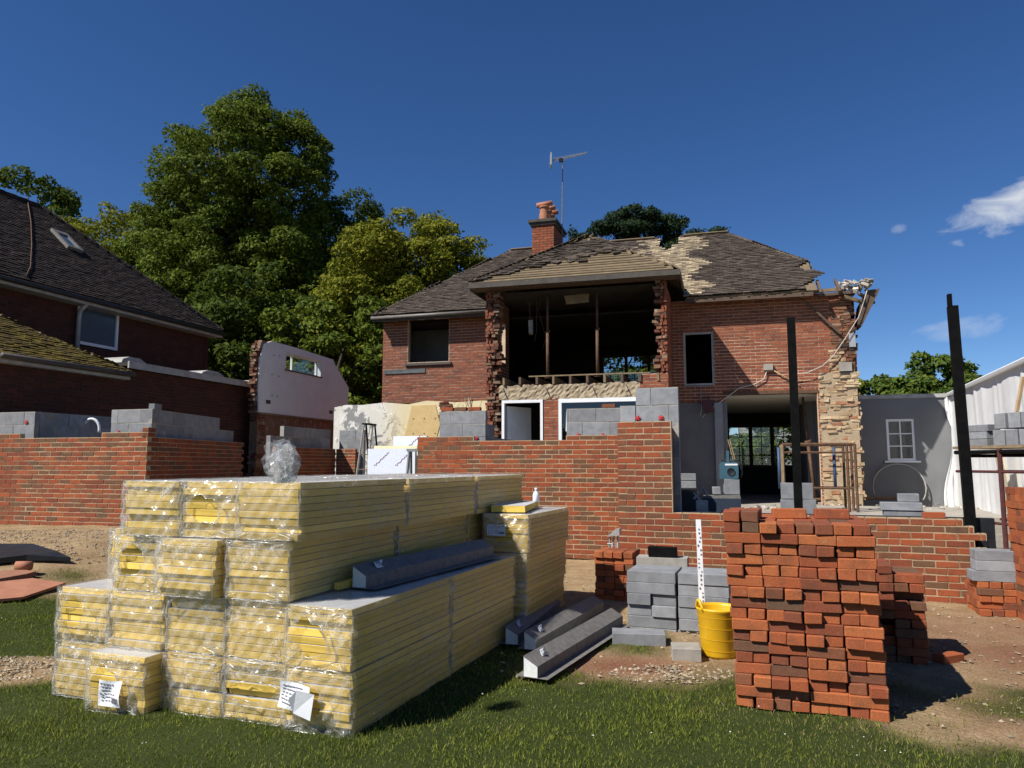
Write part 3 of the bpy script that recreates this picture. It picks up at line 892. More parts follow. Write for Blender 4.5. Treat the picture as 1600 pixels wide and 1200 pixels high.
# right front wall, brick above, plaster below left
hwall(courses(63, 4.1, 7.75, [OPEN_R, WIN_S, (4.0, 5.3, 0.0, 2.9)], Z0), WR, M_BR_OLD, None, 300, 'front_wall')
mb = MB(); mb.box(4.1, 5.3, YF + .02, YF + .12, Z0, 2.9, 0); mb.build('plastered_wall', simple('bay_shade_plaster', (0.19, 0.185, 0.175), (0.14, 0.135, 0.13), 2, .9, .2, 40), house)  # light plaster, the bay's shade darkened into its colour
mb = MB(); mb.box(5.02, 5.20, YF - .06, YF + .015, Z0, 2.88, 0); mb.build('plaster_pilaster', simple('pale_pilaster', (0.30, 0.295, 0.285), (0.24, 0.235, 0.225), 3, .9, .2, 40), house)
# left wing wall
WIN_L = (-2.66, -1.50, 4.08, 5.2)
hwall(courses(63, -3.36, -0.02, [WIN_L, (-4, 0, 0, 3.03)], Z0, phase=.08), WR, M_BR_OLDL, None, 0, 'wing_wall')
# inner faces of the front walls
mb = MB()
for x0, x1, z0, z1 in ((4.1, 7.9, 3.14, 5.2), (7.24, 8.0, Z0, 3.14), (-3.25, WIN_L[0], 3.03, 5.2), (WIN_L[1], 0, 3.03, 5.2), (WIN_L[0], WIN_L[1], 3.03, WIN_L[2])):
    if x0 == 4.1:
        mb.box(4.1, WIN_S[0], YF + .11, YF + .22, 3.14, 5.2); mb.box(WIN_S[1], 7.9, YF + .11, YF + .22, 3.14, 5.2)
        mb.box(WIN_S[0], WIN_S[1], YF + .11, YF + .22, WIN_S[3], 5.2); mb.box(WIN_S[0], WIN_S[1], YF + .11, YF + .22, 3.14, WIN_S[2])
    else:
        mb.box(x0, x1, YF + .11, YF + .22, z0, z1)
mb.build('inner_leaf', M_ROOM, house)
# lintel over the big opening
mb = MB(); mb.box(5.22, 7.34, YF - .01, YF + .2, 3.06, 3.135); mb.build('steel_lintel', M_RUST, house)

# bay: front pieces
BAYW = 4.1
DOOR = (0.37, 1.33); WIN_B = (1.69, 3.44)
hwall(courses(32, DOOR[1] + .02, WIN_B[0] - .01, [], Z0), ID, M_BR_OLD, None, 0, 'bay_pier')
hwall(courses(38, WIN_B[1] + .02, BAYW, [], Z0), ID, M_BR_OLD, None, 0, 'bay_front_corner')
hwall(courses(10, WIN_B[0], WIN_B[1], [], Z0), ID, M_BR_OLD, None, 0, 'bay_front_wall')
# bay right side wall (shaded) and left side wall
MS = Matrix.Translation((BAYW, 0, 0)) @ Matrix.Rotation(math.pi / 2, 4, 'Z')
hwall(courses(64, 0.105, YF, [], Z0), MS, M_BR_OLD, None, 0, 'bay_side_wall')
ML = Matrix.Translation((0, YF, 0)) @ Matrix.Rotation(-math.pi / 2, 4, 'Z')
hwall(courses(64, 0.0, YF - .12, [(0.3, 1.0, 3.9, 4.9)], Z0), ML, M_BR_OLDL, None, 0, 'bay_side_wall')
# jagged broken jambs of the bay
def jagged(x0, x1, y0, y1, z0, z1, mat, seed, name, rough=.10, side=1):
    r = random.Random(seed)
    out = MB()
    z = z0
    while z < z1:
        h = .072
        e = r.uniform(-rough, rough * .5)
        xa, xb = (x0, x1 + e) if side > 0 else (x0 - e, x1)
        yy = y0 + r.uniform(-.035, .05)
        cut = r.uniform(.35, .65)
        xm = xa + (xb - xa) * cut
        for p, q in ((xa, xm - .006), (xm + .006, xb)):
            if r.random() < .93:
                out.box(p + r.uniform(0, .01), q - r.uniform(0, .01), yy + r.uniform(-.02, .03), y1, z, z + h - r.uniform(.004, .014), 0, None, .006)
        z += h
    o = out.build(name, mat, house)
    tag(o, kind='stuff')
jagged(0.0, 0.33, 0.0, 0.34, Z0, 5.42, M_BR_BROKEN, 3, 'broken_jamb', .12)
jagged(-0.02, 0.16, -.03, 0.30, Z0, 5.40, M_BR_OLDL, 4, 'broken_jamb', .07)
jagged(3.82, BAYW - .005, 0.0, 0.3, 3.4, 5.42, M_BR_BROKEN, 5, 'broken_jamb', .10, -1)
jagged(3.95, BAYW - .002, -.035, 0.2, 3.4, 5.42, M_BR_OLD, 6, 'broken_jamb', .03, -1)

# concrete band, joists and first floor in the bay
def rough_band():
    bm = bmesh.new()
    n, mrows = 60, 6
    vs = [[bm.verts.new((0.3 + 3.2 * i / n, 0.0 + U(-.02, .012), 2.93 + .33 * j / mrows + (U(-.02, .02) if j in (0, mrows) else 0))) for j in range(mrows + 1)] for i in range(n + 1)]
    for i in range(n):
        for j in range(mrows):
            bm.faces.new((vs[i][j], vs[i + 1][j], vs[i + 1][j + 1], vs[i][j + 1]))
    back = [[bm.verts.new((v.co.x, 0.24, v.co.z)) for v in (c[0], c[-1])] for c in vs]
    for i in range(n):
        bm.faces.new((vs[i][-1], vs[i + 1][-1], back[i + 1][1], back[i][1]))
        bm.faces.new((back[i][0], back[i + 1][0], vs[i + 1][0], vs[i][0]))
        bm.faces.new((back[i][1], back[i + 1][1], back[i + 1][0], back[i][0]))
    me = bpy.data.meshes.new('lintel_band'); bm.to_mesh(me); bm.free()
    me.materials.append(simple('rough_render', (0.42, 0.34, 0.23), (0.27, 0.21, 0.14), 7, 0.97, 0.9, 50, bdist=.02))
    link('lintel_band', me, house)
    mbk = MB()
    for x in (0.45, 1.45, 2.5, 3.25):
        mbk.tube([(x - .05, -.025, 3.2), (x + .06, -.028, 2.95)], .008, 5)
    mbk.build('band_crack_strip', M_DARK, house)
rough_band()
for i in range(10):
    x = 0.42 + i * .385
    mb = MB(); mb.box(x - .025, x + .025, -.02 + U(-.03, .02), 4.0, 3.27, 3.44, 0, None, .004)
    mb.build('joist', M_DARKWOOD if i % 3 else M_BATTEN, house)
mb = MB(); mb.box(1.0, 3.72, .0, .05, 3.443, 3.47); mb.build('joist_plate', M_BATTEN, house)
# room shells: dark first floor, dim ground floor
mb = MB()
mb.box(-3.25, 8.0, YF + .25, YB, 3.14, 3.24)
mb.box(0.33, 3.8, 0.25, YF + .25, 3.14, 3.24)
mb.build('first_floor', M_DARKWOOD, house)
mb = MB(); mb.box(4.15, 8.0, YF + .22, YB, 3.02, 3.14); mb.build('ground_floor_ceiling', M_CEIL, house)
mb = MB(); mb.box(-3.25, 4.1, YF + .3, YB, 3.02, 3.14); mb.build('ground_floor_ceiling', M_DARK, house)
mb = MB(); mb.box(-3.35, 8.1, 0.12, YB, .40, Z0); mb.build('ground_floor', M_CONC, house)
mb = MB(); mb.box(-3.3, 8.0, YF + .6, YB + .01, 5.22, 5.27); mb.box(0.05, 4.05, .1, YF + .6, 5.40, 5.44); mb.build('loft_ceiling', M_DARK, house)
# end walls
mb = MB(); mb.box(-3.36, -3.25, YF + .11, YB, Z0, 5.2); mb.build('end_wall', M_BR_OLDL, house)
mb = MB(); mb.box(8.0, 8.12, YF + .3, YB, Z0, 5.2); mb.build('end_wall', M_BR_OLD, house)
# partitions
mb = MB(); mb.box(4.15, 4.25, YF + .22, YB, Z0, 5.2); mb.build('partition', M_DARK, house)
mb = MB(); mb.box(-.4, -.3, YF + .22, YB, Z0, 3.02); mb.box(-1.3, -1.2, YF + .22, YB, 3.24, 5.2); mb.build('partition', M_DARK, house)
mb = MB(); mb.box(.35, 4.15, 2.6, 2.7, Z0, 3.02); mb.build('partition', M_DARK, house)
mb = MB(); mb.box(-3.24, -1.3, YF + 1.4, YF + 1.5, 3.24, 5.2); mb.build('partition', M_ROOM, house)

# rear wall with window openings
WB1 = (1.45, 3.75, 3.98, 4.98)     # first floor rear window
WB2 = (5.30, 7.30, 1.38, 2.66)     # ground floor rear window
def rear_wall():
    mb = MB()
    def panel(x0, x1, z0, z1, ops):
        xsn = sorted({x0, x1, *[o[0] for o in ops], *[o[1] for o in ops]})
        zsn = sorted({z0, z1, *[o[2] for o in ops], *[o[3] for o in ops]})
        for i in range(len(xsn) - 1):
            for j in range(len(zsn) - 1):
                cx, cz = (xsn[i] + xsn[i + 1]) / 2, (zsn[j] + zsn[j + 1]) / 2
                if not any(o[0] < cx < o[1] and o[2] < cz < o[3] for o in ops):
                    mb.box(xsn[i], xsn[i + 1], YB, YB + .25, zsn[j], zsn[j + 1])
    panel(-3.36, 8.12, Z0, 5.5, [WB1, WB2])
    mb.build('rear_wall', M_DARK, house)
rear_wall()
def casement(parent, x0, x1, z0, z1, y, lights, cols, rows, fw, mat, bar=.02, glass=True, name='window'):
    fr = MB()
    fr.box(x0, x1, y, y + .07, z0, z0 + fw); fr.box(x0, x1, y, y + .07, z1 - fw, z1)
    fr.box(x0, x0 + fw, y + .001, y + .069, z0 + fw, z1 - fw); fr.box(x1 - fw, x1, y + .001, y + .069, z0 + fw, z1 - fw)
    wl = (x1 - x0 - 2 * fw)
    for i in range(1, lights):
        c = x0 + fw + wl * i / lights
        fr.box(c - fw * .8, c + fw * .8, y + .002, y + .068, z0 + fw, z1 - fw)
    wdw = fr.build(name, mat, parent)
    for i in range(lights):
        a = x0 + fw + wl * i / lights + (fw * .8 if i else 0); b = x0 + fw + wl * (i + 1) / lights - (fw * .8 if i < lights - 1 else 0)
        for j in range(1, cols):
            m = MB(); c = a + (b - a) * j / cols; m.box(c - bar / 2, c + bar / 2, y + .02, y + .05, z0 + fw, z1 - fw); m.build('glazing_bar', mat, wdw)
        for j in range(1, rows):
            m = MB(); c = z0 + fw + (z1 - z0 - 2 * fw) * j / rows; m.box(a, b, y + .021, y + .049, c - bar / 2, c + bar / 2); m.build('glazing_bar', mat, wdw)
        if glass:
            m = MB(); m.box(a, b, y + .033, y + .037, z0 + fw, z1 - fw); m.build('pane', M_GLASS, wdw)
    return wdw
casement(house, WB2[0], WB2[1], WB2[2], WB2[3], YB + .08, 3, 2, 4, .07, M_DARKWOOD, .025)
casement(house, WB1[0], WB1[1], WB1[2], WB1[3], YB + .08, 3, 3, 5, .06, M_DARKWOOD, .018)
casement(house, WIN_S[0], WIN_S[1], WIN_S[2], WIN_S[3], YF + .02, 1, 1, 1, .045, M_WHITE_DIRTY, glass=False)
# bay door frame and window frame, white
fr = MB()
fr.box(DOOR[0], DOOR[0] + .06, -.02, .08, Z0, 2.86); fr.box(DOOR[1] - .06, DOOR[1], -.02, .08, Z0, 2.86); fr.box(DOOR[0], DOOR[1], -.021, .081, 2.86, 2.925)
d = fr.build('door_frame', M_WHITE, house)
mb = MB(); mb.box(0, .8, 0, .05, Z0 + .02, 2.8); mb.box(.12, .68, -.012, 0, Z0 + 1.2, 2.6, 0)
do = mb.build('door', M_WHITE, house); do.location = (DOOR[0] + .1, .1, 0); do.rotation_euler = (0, 0, R(62))
fr = MB()
x0, x1 = WIN_B
fr.box(x0, x0 + .07, -.03, .07, 1.36, 2.86); fr.box(x1 - .03, x1, -.03, .07, 1.36, 2.86); fr.box(x0, x1, -.031, .071, 2.84, 2.93); fr.box(x0, x1, -.032, .072, 1.3, 1.36)
wdw = fr.build('window_frame', M_WHITE, house)
mb = MB(); mb.box(x0 + .07, x1 - .03, .02, .028, 1.36, 2.84); mb.build('pane', M_GLASS, wdw)
mb = MB()
p = [hp(885, 641, 0), hp(905, 641, 0), hp(903, 674, 0), hp(884, 674, 0)]
mb.add([(q.x, -.005, q.z) for q in p] + [(q.x, -.001, q.z) for q in p], [(0, 1, 2, 3), (7, 6, 5, 4), (0, 4, 5, 1), (1, 5, 6, 2), (2, 6, 7, 3), (3, 7, 4, 0)])
mb.build('paper_notice', M_PAPER, wdw)
# props (steel) in the first floor opening
for u, v0 in ((856, 590), (934, 584)):
    q = hp(u, v0, .35)
    mb = MB(); mb.tube([(q.x, .35, 3.44), (q.x, .35, 4.55)], .038, 8); mb.tube([(q.x, .35, 4.55), (q.x, .35, 5.4)], .028, 8); mb.tube([(q.x - .05, .35, 4.5), (q.x + .06, .35, 4.54)], .03, 6)
    mb.box(q.x - .07, q.x + .07, .28, .42, 3.44, 3.448)
    mb.build('acrow_prop', M_RUST, house, True)
q = hp(1270, 700, 2.1)
mb = MB(); mb.tube([(q.x + .02, 2.1, Z0), (q.x - .1, 2.1, 2.0)], .038, 8); mb.tube([(q.x - .1, 2.1, 2.0), (q.x - .17, 2.1, 3.02)], .028, 8); mb.tube([(q.x - .16, 2.1, 1.96), (q.x - .03, 2.1, 2.0)], .05, 8)
mb.build('acrow_prop', M_RUST, house, True)
# left wing window sill, grey lead strip
mb = MB(); mb.box(WIN_L[0] - .05, WIN_L[1] + .07, YF - .06, YF + .1, WIN_L[2] - .06, WIN_L[2]); mb.build('window_sill', M_FASCIA, house)
mb = MB(); mb.box(-3.30, -2.15, YF - .03, YF, 3.83, 3.93, 0, None, .01); mb.build('lead_flashing', simple('lead_sheet', (0.06, 0.07, 0.07), (0.09, 0.10, 0.10), 8, 0.6, 0.3, 30), house)
# cream inner wall of the removed extension
def torn_plaster():
    m, t, b = nodes('torn_cream_plaster')
    f1 = ramp(t, noise_fac(t, 1.6, 6, 0.6, None, 0.8), [(0.50, (0, 0, 0)), (0.53, (1, 1, 1))])
    f2 = ramp(t, noise_fac(t, 2.6, 6, 0.65, None, 0.8), [(0.53, (0, 0, 0)), (0.56, (1, 1, 1))])
    geo = N(t, 'ShaderNodeTexCoord'); sp = N(t, 'ShaderNodeSeparateXYZ'); L(t, geo.outputs['Object'], sp.inputs[0])
    lf = ramp(t, sp.outputs[0], [(0.0, (1, 1, 1)), (1.0, (0, 0, 0))])
    mr = N(t, 'ShaderNodeMapRange'); L(t, sp.outputs[0], mr.inputs[0]); mr.inputs[1].default_value = -3.4; mr.inputs[2].default_value = -2.7; mr.inputs[3].default_value = 1; mr.inputs[4].default_value = 0
    cream = mixc(t, noise_fac(t, 3, 4), (0.64, 0.56, 0.36), (0.58, 0.49, 0.30))
    torn = mixc(t, f2, mixc(t, f1, (0.60, 0.58, 0.52), (0.24, 0.24, 0.24)), (0.66, 0.64, 0.60))
    L(t, mixc(t, mr.outputs[0], cream, torn), b.inputs['Base Color'])
    b.inputs['Roughness'].default_value = 0.95
    bump(t, b, f1, 0.5, 0.02)
    return m
mb = MB()
top = [(-4.75, 2.98), (-4.4, 3.04), (-3.9, 3.03), (-3.3, 3.08), (-2.6, 3.02), (-2.1, 3.1), (-1.3, 3.04), (-.6, 3.07), (-.02, 3.03)]
mb.prism([(-4.75, .4), (-.02, .4)] + top[::-1], YF - .005, YF + .11)
mb.build('torn_inner_wall', torn_plaster(), house)
mb = MB(); mb.prism([(-2.95, .6), (-2.75, 2.0), (-2.5, 2.98), (-1.85, 2.99), (-1.72, 2.5), (-1.8, 2.2), (-1.6, 1.4), (-1.6, .6)], YF - .022, YF - .006)
pl = mb.build('plywood_patch', simple('tan_board', (0.50, 0.36, 0.16), (0.56, 0.42, 0.21), 8, 0.9, 0.2, 60), house)
for i in range(4):
    for j in range(3):
        mb = MB(); x, z = -2.45 + j * .3, 1.5 + i * .38; mb.lathe([(.016, 0), (.016, .004)], 8, 0, Matrix.Translation((x, YF - .024, z)) @ Matrix.Rotation(math.pi / 2, 4, 'X')); mb.build('screw_head', M_RUST, pl)
mb = MB()
for i in range(26):
    z = 1.3 + i * .068
    mb.box(-1.66 + U(-.09, .04), -1.45 + U(-.06, .08), YF - .035 + U(-.02, .02), YF, z, z + .062, 0, None, .015)
tag(mb.build('broken_masonry', M_BR_BROKEN, house), kind='stuff')
# dangling cables on the cream wall
for i in range(4):
    mb = MB(); x = -1.05 + i * .05
    mb.tube([(x + .06 * math.sin(k * .9 + i), YF - .04 - .02 * (k % 2), 3.15 - k * .2) for k in range(9)], .009, 5)
    mb.build('hanging_cable', M_CABLE if i % 2 else M_WOOD, house)
# rubble end of the right wall
def rubble(x0, x1, z0, z1, y0, mat, seed, edge=.06, rough=.045, name='rubble_masonry'):
    r = random.Random(seed); out = MB(); z = z0
    while z < z1:
        h = r.uniform(.045, .085)
        x = x0 + r.uniform(-.01, .02)
        xe = x1 + r.uniform(-edge, edge)
        while x < xe - .03:
            wv = r.uniform(.07, .24)
            y = y0 + r.uniform(-rough, rough)
            out.box(x, min(x + wv, xe), y, y0 + .35, z, z + h * r.uniform(.8, .98), 0, None, .012)
            x += wv + r.uniform(-.01, .008)
        z += h
    tag(out.build(name, mat, house), kind='stuff')
rubble(7.26, 8.08, Z0, 3.45, YF - .02, M_RUBBLE, 8, .05, .042)
mb = MB(); mb.box(7.28, 8.05, YF - .022, YF + .32, Z0, 3.5); mb.build('rubble_core', simple('rubble_mortar', (0.44, 0.34, 0.22), (0.34, 0.26, 0.17), 9, 0.97, 0.9, 60, bdist=.02), house)
M_BR_SOOT = brick_mat('sooty_brick', [(0.0, (0.20, 0.075, 0.042)), (0.4, (0.13, 0.07, 0.045)), (0.7, (0.26, 0.12, 0.07)), (1.0, (0.30, 0.20, 0.13))], blotch=((0.03, 0.028, 0.022), 1.6, 0.5, 0.85))
rubble(7.56, 8.06, 3.45, 5.25, YF - .005, M_BR_SOOT, 9, .05, .015, 'torn_corner_brickwork')
rubble(7.50, 7.80, 3.1, 4.0, YF - .012, M_RUBBLE, 10, .08, .01, 'rubble_masonry')
mb = MB(); mb.box(7.72, 7.92, YF - .03, YF + .1, 3.28, 3.52); mb.build('beam_pocket', M_DARK, house)
mb = MB(); mb.box(7.7, 7.96, YF - .05, YF + .1, 3.52, 3.72); mb.build('pocket_stone', M_CONC, house)

# ---- roof of the house
RID = 4.6; ZR = 7.78; EY = YF - .38
slope = (ZR - ZE) / (RID - EY)
XL, XR = -3.52, 8.45
XRL, XRR = -0.80, 5.45
BE, BZ = -0.36, 5.62              # bay eave y and height
BXL, BXR = -0.32, 4.42
BAX, BAY, BAZ = 2.05, 2.05, 7.24
bsl = (BAZ - BZ) / (BAX - BXL)
def z_main(y): return ZE + slope * (y - EY)
def z_bay(x, y):
    return min(BZ + bsl * (x - BXL), BZ + bsl * (BXR - x), BZ + (BAZ - BZ) / (BAY - BE) * (y - BE))
Ls = math.hypot(RID - EY, ZR - ZE)
def hip_ok(x, y):
    f = (y - EY) / (RID - EY)
    return XL + (XRL - XL) * f < x < XR + (XRR - XR) * f
def in_bay(c): return BXL < c.x < BXR and c.z < z_bay(c.x, c.y) - .02
def broken_corner(c):   # tiles lost at the right-hand corner and the notch at the ridge
    if c.x > 7.25 + .25 * math.sin(c.z * 9): return True
    if 3.62 < c.x < 4.18 and c.z > 7.28 + .12 * math.sin(c.x * 11): return True
    return False
def keep_main(a, b, c): return hip_ok(c.x, c.y) and not in_bay(c) and not broken_corner(c)
def deck_main(a, b, c):
    return hip_ok(c.x, c.y) and not in_bay(c) and not (BXL + .2 < c.x < BXR - .2 and c.y < YF + .5) and not (3.55 < c.x < 4.25 and c.z > 7.3) and c.x < 7.35
def pick_main(c):
    k = 4.75 + .22 * math.sin(c.z * 7) + U(-.18, .18)
    return 1 if (3.2 + U(-.3, .3) < c.x < k) else 0
tile_slope(house, 'roof_tiles', (0, EY, ZE), (1, 0, 0), (0, RID - EY, ZR - ZE), XL, XR, Ls, keep_main, [M_TILE, M_TILE_PALE], pick_main, 1.3, deck_keep=deck_main)
# rear slope, hips
tile_slope(house, 'roof_tiles', (0, 2 * RID - EY, ZE), (1, 0, 0), (0, -(RID - EY), ZR - ZE), XL, XR, Ls,
           lambda a, b, c: hip_ok(c.x, 2 * RID - c.y) and not (3.62 < c.x < 4.18 and c.z > 7.28), [M_TILE], None, 1, deck_keep=lambda a, b, c: hip_ok(c.x, 2 * RID - c.y) and not (3.5 < c.x < 4.3 and c.z > 7.25))
def hip_keep(xc, sx):
    def f(a, b, c):
        t = abs(c.x - (XR if sx > 0 else XL)) / abs((XR - XRR) if sx > 0 else (XRL - XL))
        return abs(c.y - RID) < (RID - EY) * (1 - t)
    return f
tile_slope(house, 'roof_tiles', (XR, 0, ZE), (0, 1, 0), (-(XR - XRR), 0, ZR - ZE), EY, 2 * RID - EY, math.hypot(XR - XRR, ZR - ZE), lambda a, b, c: hip_keep(0, 1)(a, b, c) and c.x < 7.3, [M_TILE])
tile_slope(house, 'roof_tiles', (XL, 0, ZE), (0, 1, 0), (XRL - XL, 0, ZR - ZE), EY, 2 * RID - EY, math.hypot(XRL - XL, ZR - ZE), hip_keep(0, -1), [M_TILE])
# bay roof: front hip partly stripped, sides
def bay_front(x, y): return abs(x - BAX) < (BAX - BXL) * (1 - (y - BE) / (BAY - BE))
def keep_bayf(a, b, c):
    if not bay_front(c.x, c.y): return False
    f = (c.y - BE) / (BAY - BE)
    lo = .02 + .47 * np.clip((c.x + .1) / 2.5, 0, 1) + .03 * math.sin(c.x * 9)
    return lo < f < .84 + .05 * math.sin(c.x * 6) and c.x < 3.05 + .1 * math.sin(f * 40)
tile_slope(house, 'roof_tiles', (0, BE, BZ), (1, 0, 0), (0, BAY - BE, BAZ - BZ), BXL, BXR, math.hypot(BAY - BE, BAZ - BZ), keep_bayf, [M_TILE], None, 2.2, deck_keep=lambda a, b, c: bay_front(c.x, c.y))
bside = lambda a, b, c: c.z > z_main(c.y) - .05 and (c.y > BE + (BAY - BE) * min(1, abs((c.x - BXL) if c.x < BAX else (BXR - c.x)) / (BAX - BXL)))
tile_slope(house, 'roof_tiles', (BXL, 0, BZ), (0, 1, 0), (BAX - BXL, 0, BAZ - BZ), BE, 4.2, math.hypot(BAX - BXL, BAZ - BZ), bside, [M_TILE], None, 1.5)
tile_slope(house, 'roof_tiles', (BXR, 0, BZ), (0, 1, 0), (-(BXR - BAX), 0, BAZ - BZ), BE, 4.2, math.hypot(BAX - BXL, BAZ - BZ), lambda a, b, c: bside(a, b, c) and c.y > 3.0, [M_TILE], None, 1.5, deck_keep=bside)
# fallen slates on the bay roof, battens
mb = MB()
for i in range(22):
    x = U(1.2, 3.25); f = U(.44, .56) if x > 2.2 else U(.30, .48)
    y = BE + (BAY - BE) * f; z = BZ + (BAZ - BZ) * f + .04
    M = Matrix.Translation((x, y, z)) @ Matrix.Rotation(math.atan2(BAZ - BZ, BAY - BE) + U(-.15, .2), 4, 'X') @ Matrix.Rotation(U(-.7, .7), 4, 'Z')
    mb.box(-.11, .11, -.08, .08, 0, .016, 0, M)
tag(mb.build('slipped_tiles', M_TILE, house), kind='stuff')
for k in range(17):
    f = .03 + k * .058
    hw = (BAX - BXL) * (1 - f) - .05
    y, z = BE + (BAY - BE) * f, BZ + (BAZ - BZ) * f
    mb = MB(); o1, o2 = U(0, .25), U(0, .2)
    j1, j2 = U(-.02, .02), U(-.02, .02)
    mb.add([(BAX - hw + o1, y - .012 + j1, z + .006 + j1 * .7), (BAX + hw - o2, y - .012 + j2, z + .006 + j2 * .7), (BAX + hw - o2, y + .014 + j2, z + .008 + j2 * .7), (BAX - hw + o1, y + .014 + j1, z + .008 + j1 * .7),
            (BAX - hw + o1, y - .012 + j1, z + .026 + j1 * .7), (BAX + hw - o2, y - .012 + j2, z + .026 + j2 * .7), (BAX + hw - o2, y + .014 + j2, z + .028 + j2 * .7), (BAX - hw + o1, y + .014 + j1, z + .028 + j1 * .7)], [tuple(f_) for f_ in BOXF])
    mb.build('batten', simple('weathered_batten', (0.20, 0.15, 0.09), (0.12, 0.09, 0.055), 5, .9, .4, 60, vary=.3), house)
# ridge and hip caps
def caps(pts, name='ridge_tiles', mat=None, r=.10):
    mb = MB()
    for p, q in zip(pts[:-1], pts[1:]):
        p, q = Vector(p), Vector(q); n = max(1, int((q - p).length / .3))
        for i in range(n):
            a, b = p.lerp(q, i / n), p.lerp(q, (i + .96) / n)
            mb.tube([a + Vector((0, 0, U(-.01, .01))), b + Vector((0, 0, U(-.01, .01)))], [r, r * .92], 8)
    tag(mb.build(name, mat or M_TILE, house), kind='stuff')
caps([(XRL, RID, ZR - .02), (3.6, RID, ZR - .02)]); caps([(4.2, RID, ZR - .02), (XRR, RID, ZR + .02)])
caps([(XRR, RID, ZR), (7.15, EY + (RID - EY) * .42, ZE + (ZR - ZE) * .42)], r=.07)
caps([(XRL, RID, ZR - .03), (XL + .3, EY + .3, ZE + .24)], r=.05)
caps([(BAX, BAY, BAZ - .02), (BAX, 3.9, BAZ - .02)], r=.06)
# fascias and gutters
mb = MB(); mb.prism([(BXL + .0, BZ - .13), (BXR - .0, BZ - .135), (BXR, BZ - .02), (BXL, BZ - .01)], BE - .01, BE + .02); mb.build('fascia', simple('old_dark_fascia', (0.05, 0.042, 0.036), (0.085, 0.072, 0.06), 5, .8, .4, 30), house)
mb = MB(); mb.box(BXL + .02, BXR - .02, BE + .02, .02, BZ - .145, BZ - .13); mb.build('soffit', M_DARKWOOD, house)
for x in (BXL, BXR - .03):
    mb = MB(); mb.box(x, x + .03, BE + .02, EY + .5, BZ - .17, BZ); mb.build('fascia', M_FASCIA, house)
mb = MB(); mb.box(XL + .05, BXL - .02, EY - .005, EY + .02, ZE - .15, ZE - .005); mb.build('fascia', M_FASCIA, house)
mb = MB(); mb.tube([(XL + .02, EY - .05, ZE - .06), (BXL - .05, EY - .05, ZE - .05)], .045, 8); mb.build('gutter', simple('grey_gutter', (0.17, 0.155, 0.14), (0.12, 0.11, 0.10), 5, .5, .1, 30), house, True)
mb = MB(); mb.box(4.45, 7.2, EY + .02, EY + .05, ZE - .12, ZE - .005); mb.build('fascia', M_DARKWOOD, house)
for i in range(9):
    x = 4.7 + i * .38; mb = MB(); M = Matrix.Translation((x, EY + .05, ZE - .12)) @ Matrix.Rotation(math.atan(slope), 4, 'X'); mb.box(-.025, .025, 0, .7, 0, .09, 0, M); mb.build('rafter_foot', M_DARKWOOD, house)
# broken corner timbers
for (a, b, r_) in (((7.1, YF - .1, 5.32), (8.25, YF - .05, 5.38), .05), ((7.05, YF - .12, 5.12), (7.75, YF - .1, 4.35), .03), ((7.85, YF - .16, 5.16), (8.45, YF + .1, 5.0), .05), ((7.3, YF - .15, 5.22), (8.0, YF - .12, 5.26), .045), ((8.15, YF - .2, 5.2), (8.55, YF + .4, 5.1), .04)):
    mb = MB(); mb.tube([a, b], r_, 4); mb.build('broken_timber', M_DARKWOOD if r_ != .05 else M_BATTEN, house)
mb = MB(); mb.prism([(8.12, 4.55), (8.2, 4.5), (8.55, 5.2), (8.6, 5.32), (8.35, 5.3), (8.2, 5.0)], YF - .05, YF + .5); mb.build('hanging_bargeboard', M_DARKWOOD, house)
mb = MB()
for i in range(30):
    mb.box(0, U(.05, .16), 0, U(.05, .12), 0, U(.02, .07), 0, Matrix.Translation((U(7.75, 8.35), YF + U(-.25, .1), 5.28 + U(0, .22))) @ Matrix.Rotation(U(-1, 1), 4, 'X') @ Matrix.Rotation(U(-1, 1), 4, 'Y'), .01)
tag(mb.build('corner_debris', simple('pale_debris', (0.55, 0.52, 0.46), (0.25, 0.2, 0.16), 12, .95, .4, 50, vary=.4), house), kind='stuff')
mb = MB(); mb.box(7.93, 8.06, YF - .05, YF, 4.05, 4.35); mb.build('meter_plate', M_ALU, house)
# junction box and cables on the right wall
q = hp(1200, 574, YF)
mb = MB(); mb.box(q.x - .1, q.x + .1, YF - .09, YF, q.z - .07, q.z + .07); jb = mb.build('junction_box', M_CONC, house)
def cab(pts, r=.012, mat=None, y=YF - .05):
    mb = MB(); Q = [hp(u, v, y) for u, v in pts]
    mb.tube([(a.x, y, a.z) for a in Q], r, 6); mb.build('cable', mat or M_CABLE, house, True)
cab([(1358, 443), (1350, 470), (1342, 495), (1320, 530), (1302, 556), (1285, 572), (1262, 582), (1240, 585)], .010, M_CABLE, YF - .12)
cab([(1207, 578), (1225, 588), (1248, 600)], .015, M_WOOD)
cab([(1198, 580), (1194, 592), (1180, 600), (1155, 606), (1130, 625), (1108, 640), (1098, 652)], .012, M_CABLE)
cab([(1095, 605), (1096, 640), (1094, 650)], .008)
mb = MB(); q = hp(1102, 632, YF - .1); mb.box(-.11, .11, -.02, .02, -.3, 0, 0, Matrix.Translation((q.x, YF - .12, q.z + .1)) @ Matrix.Rotation(-.35, 4, 'Y')); mb.build('hanging_board', M_RED_STEEL, house)
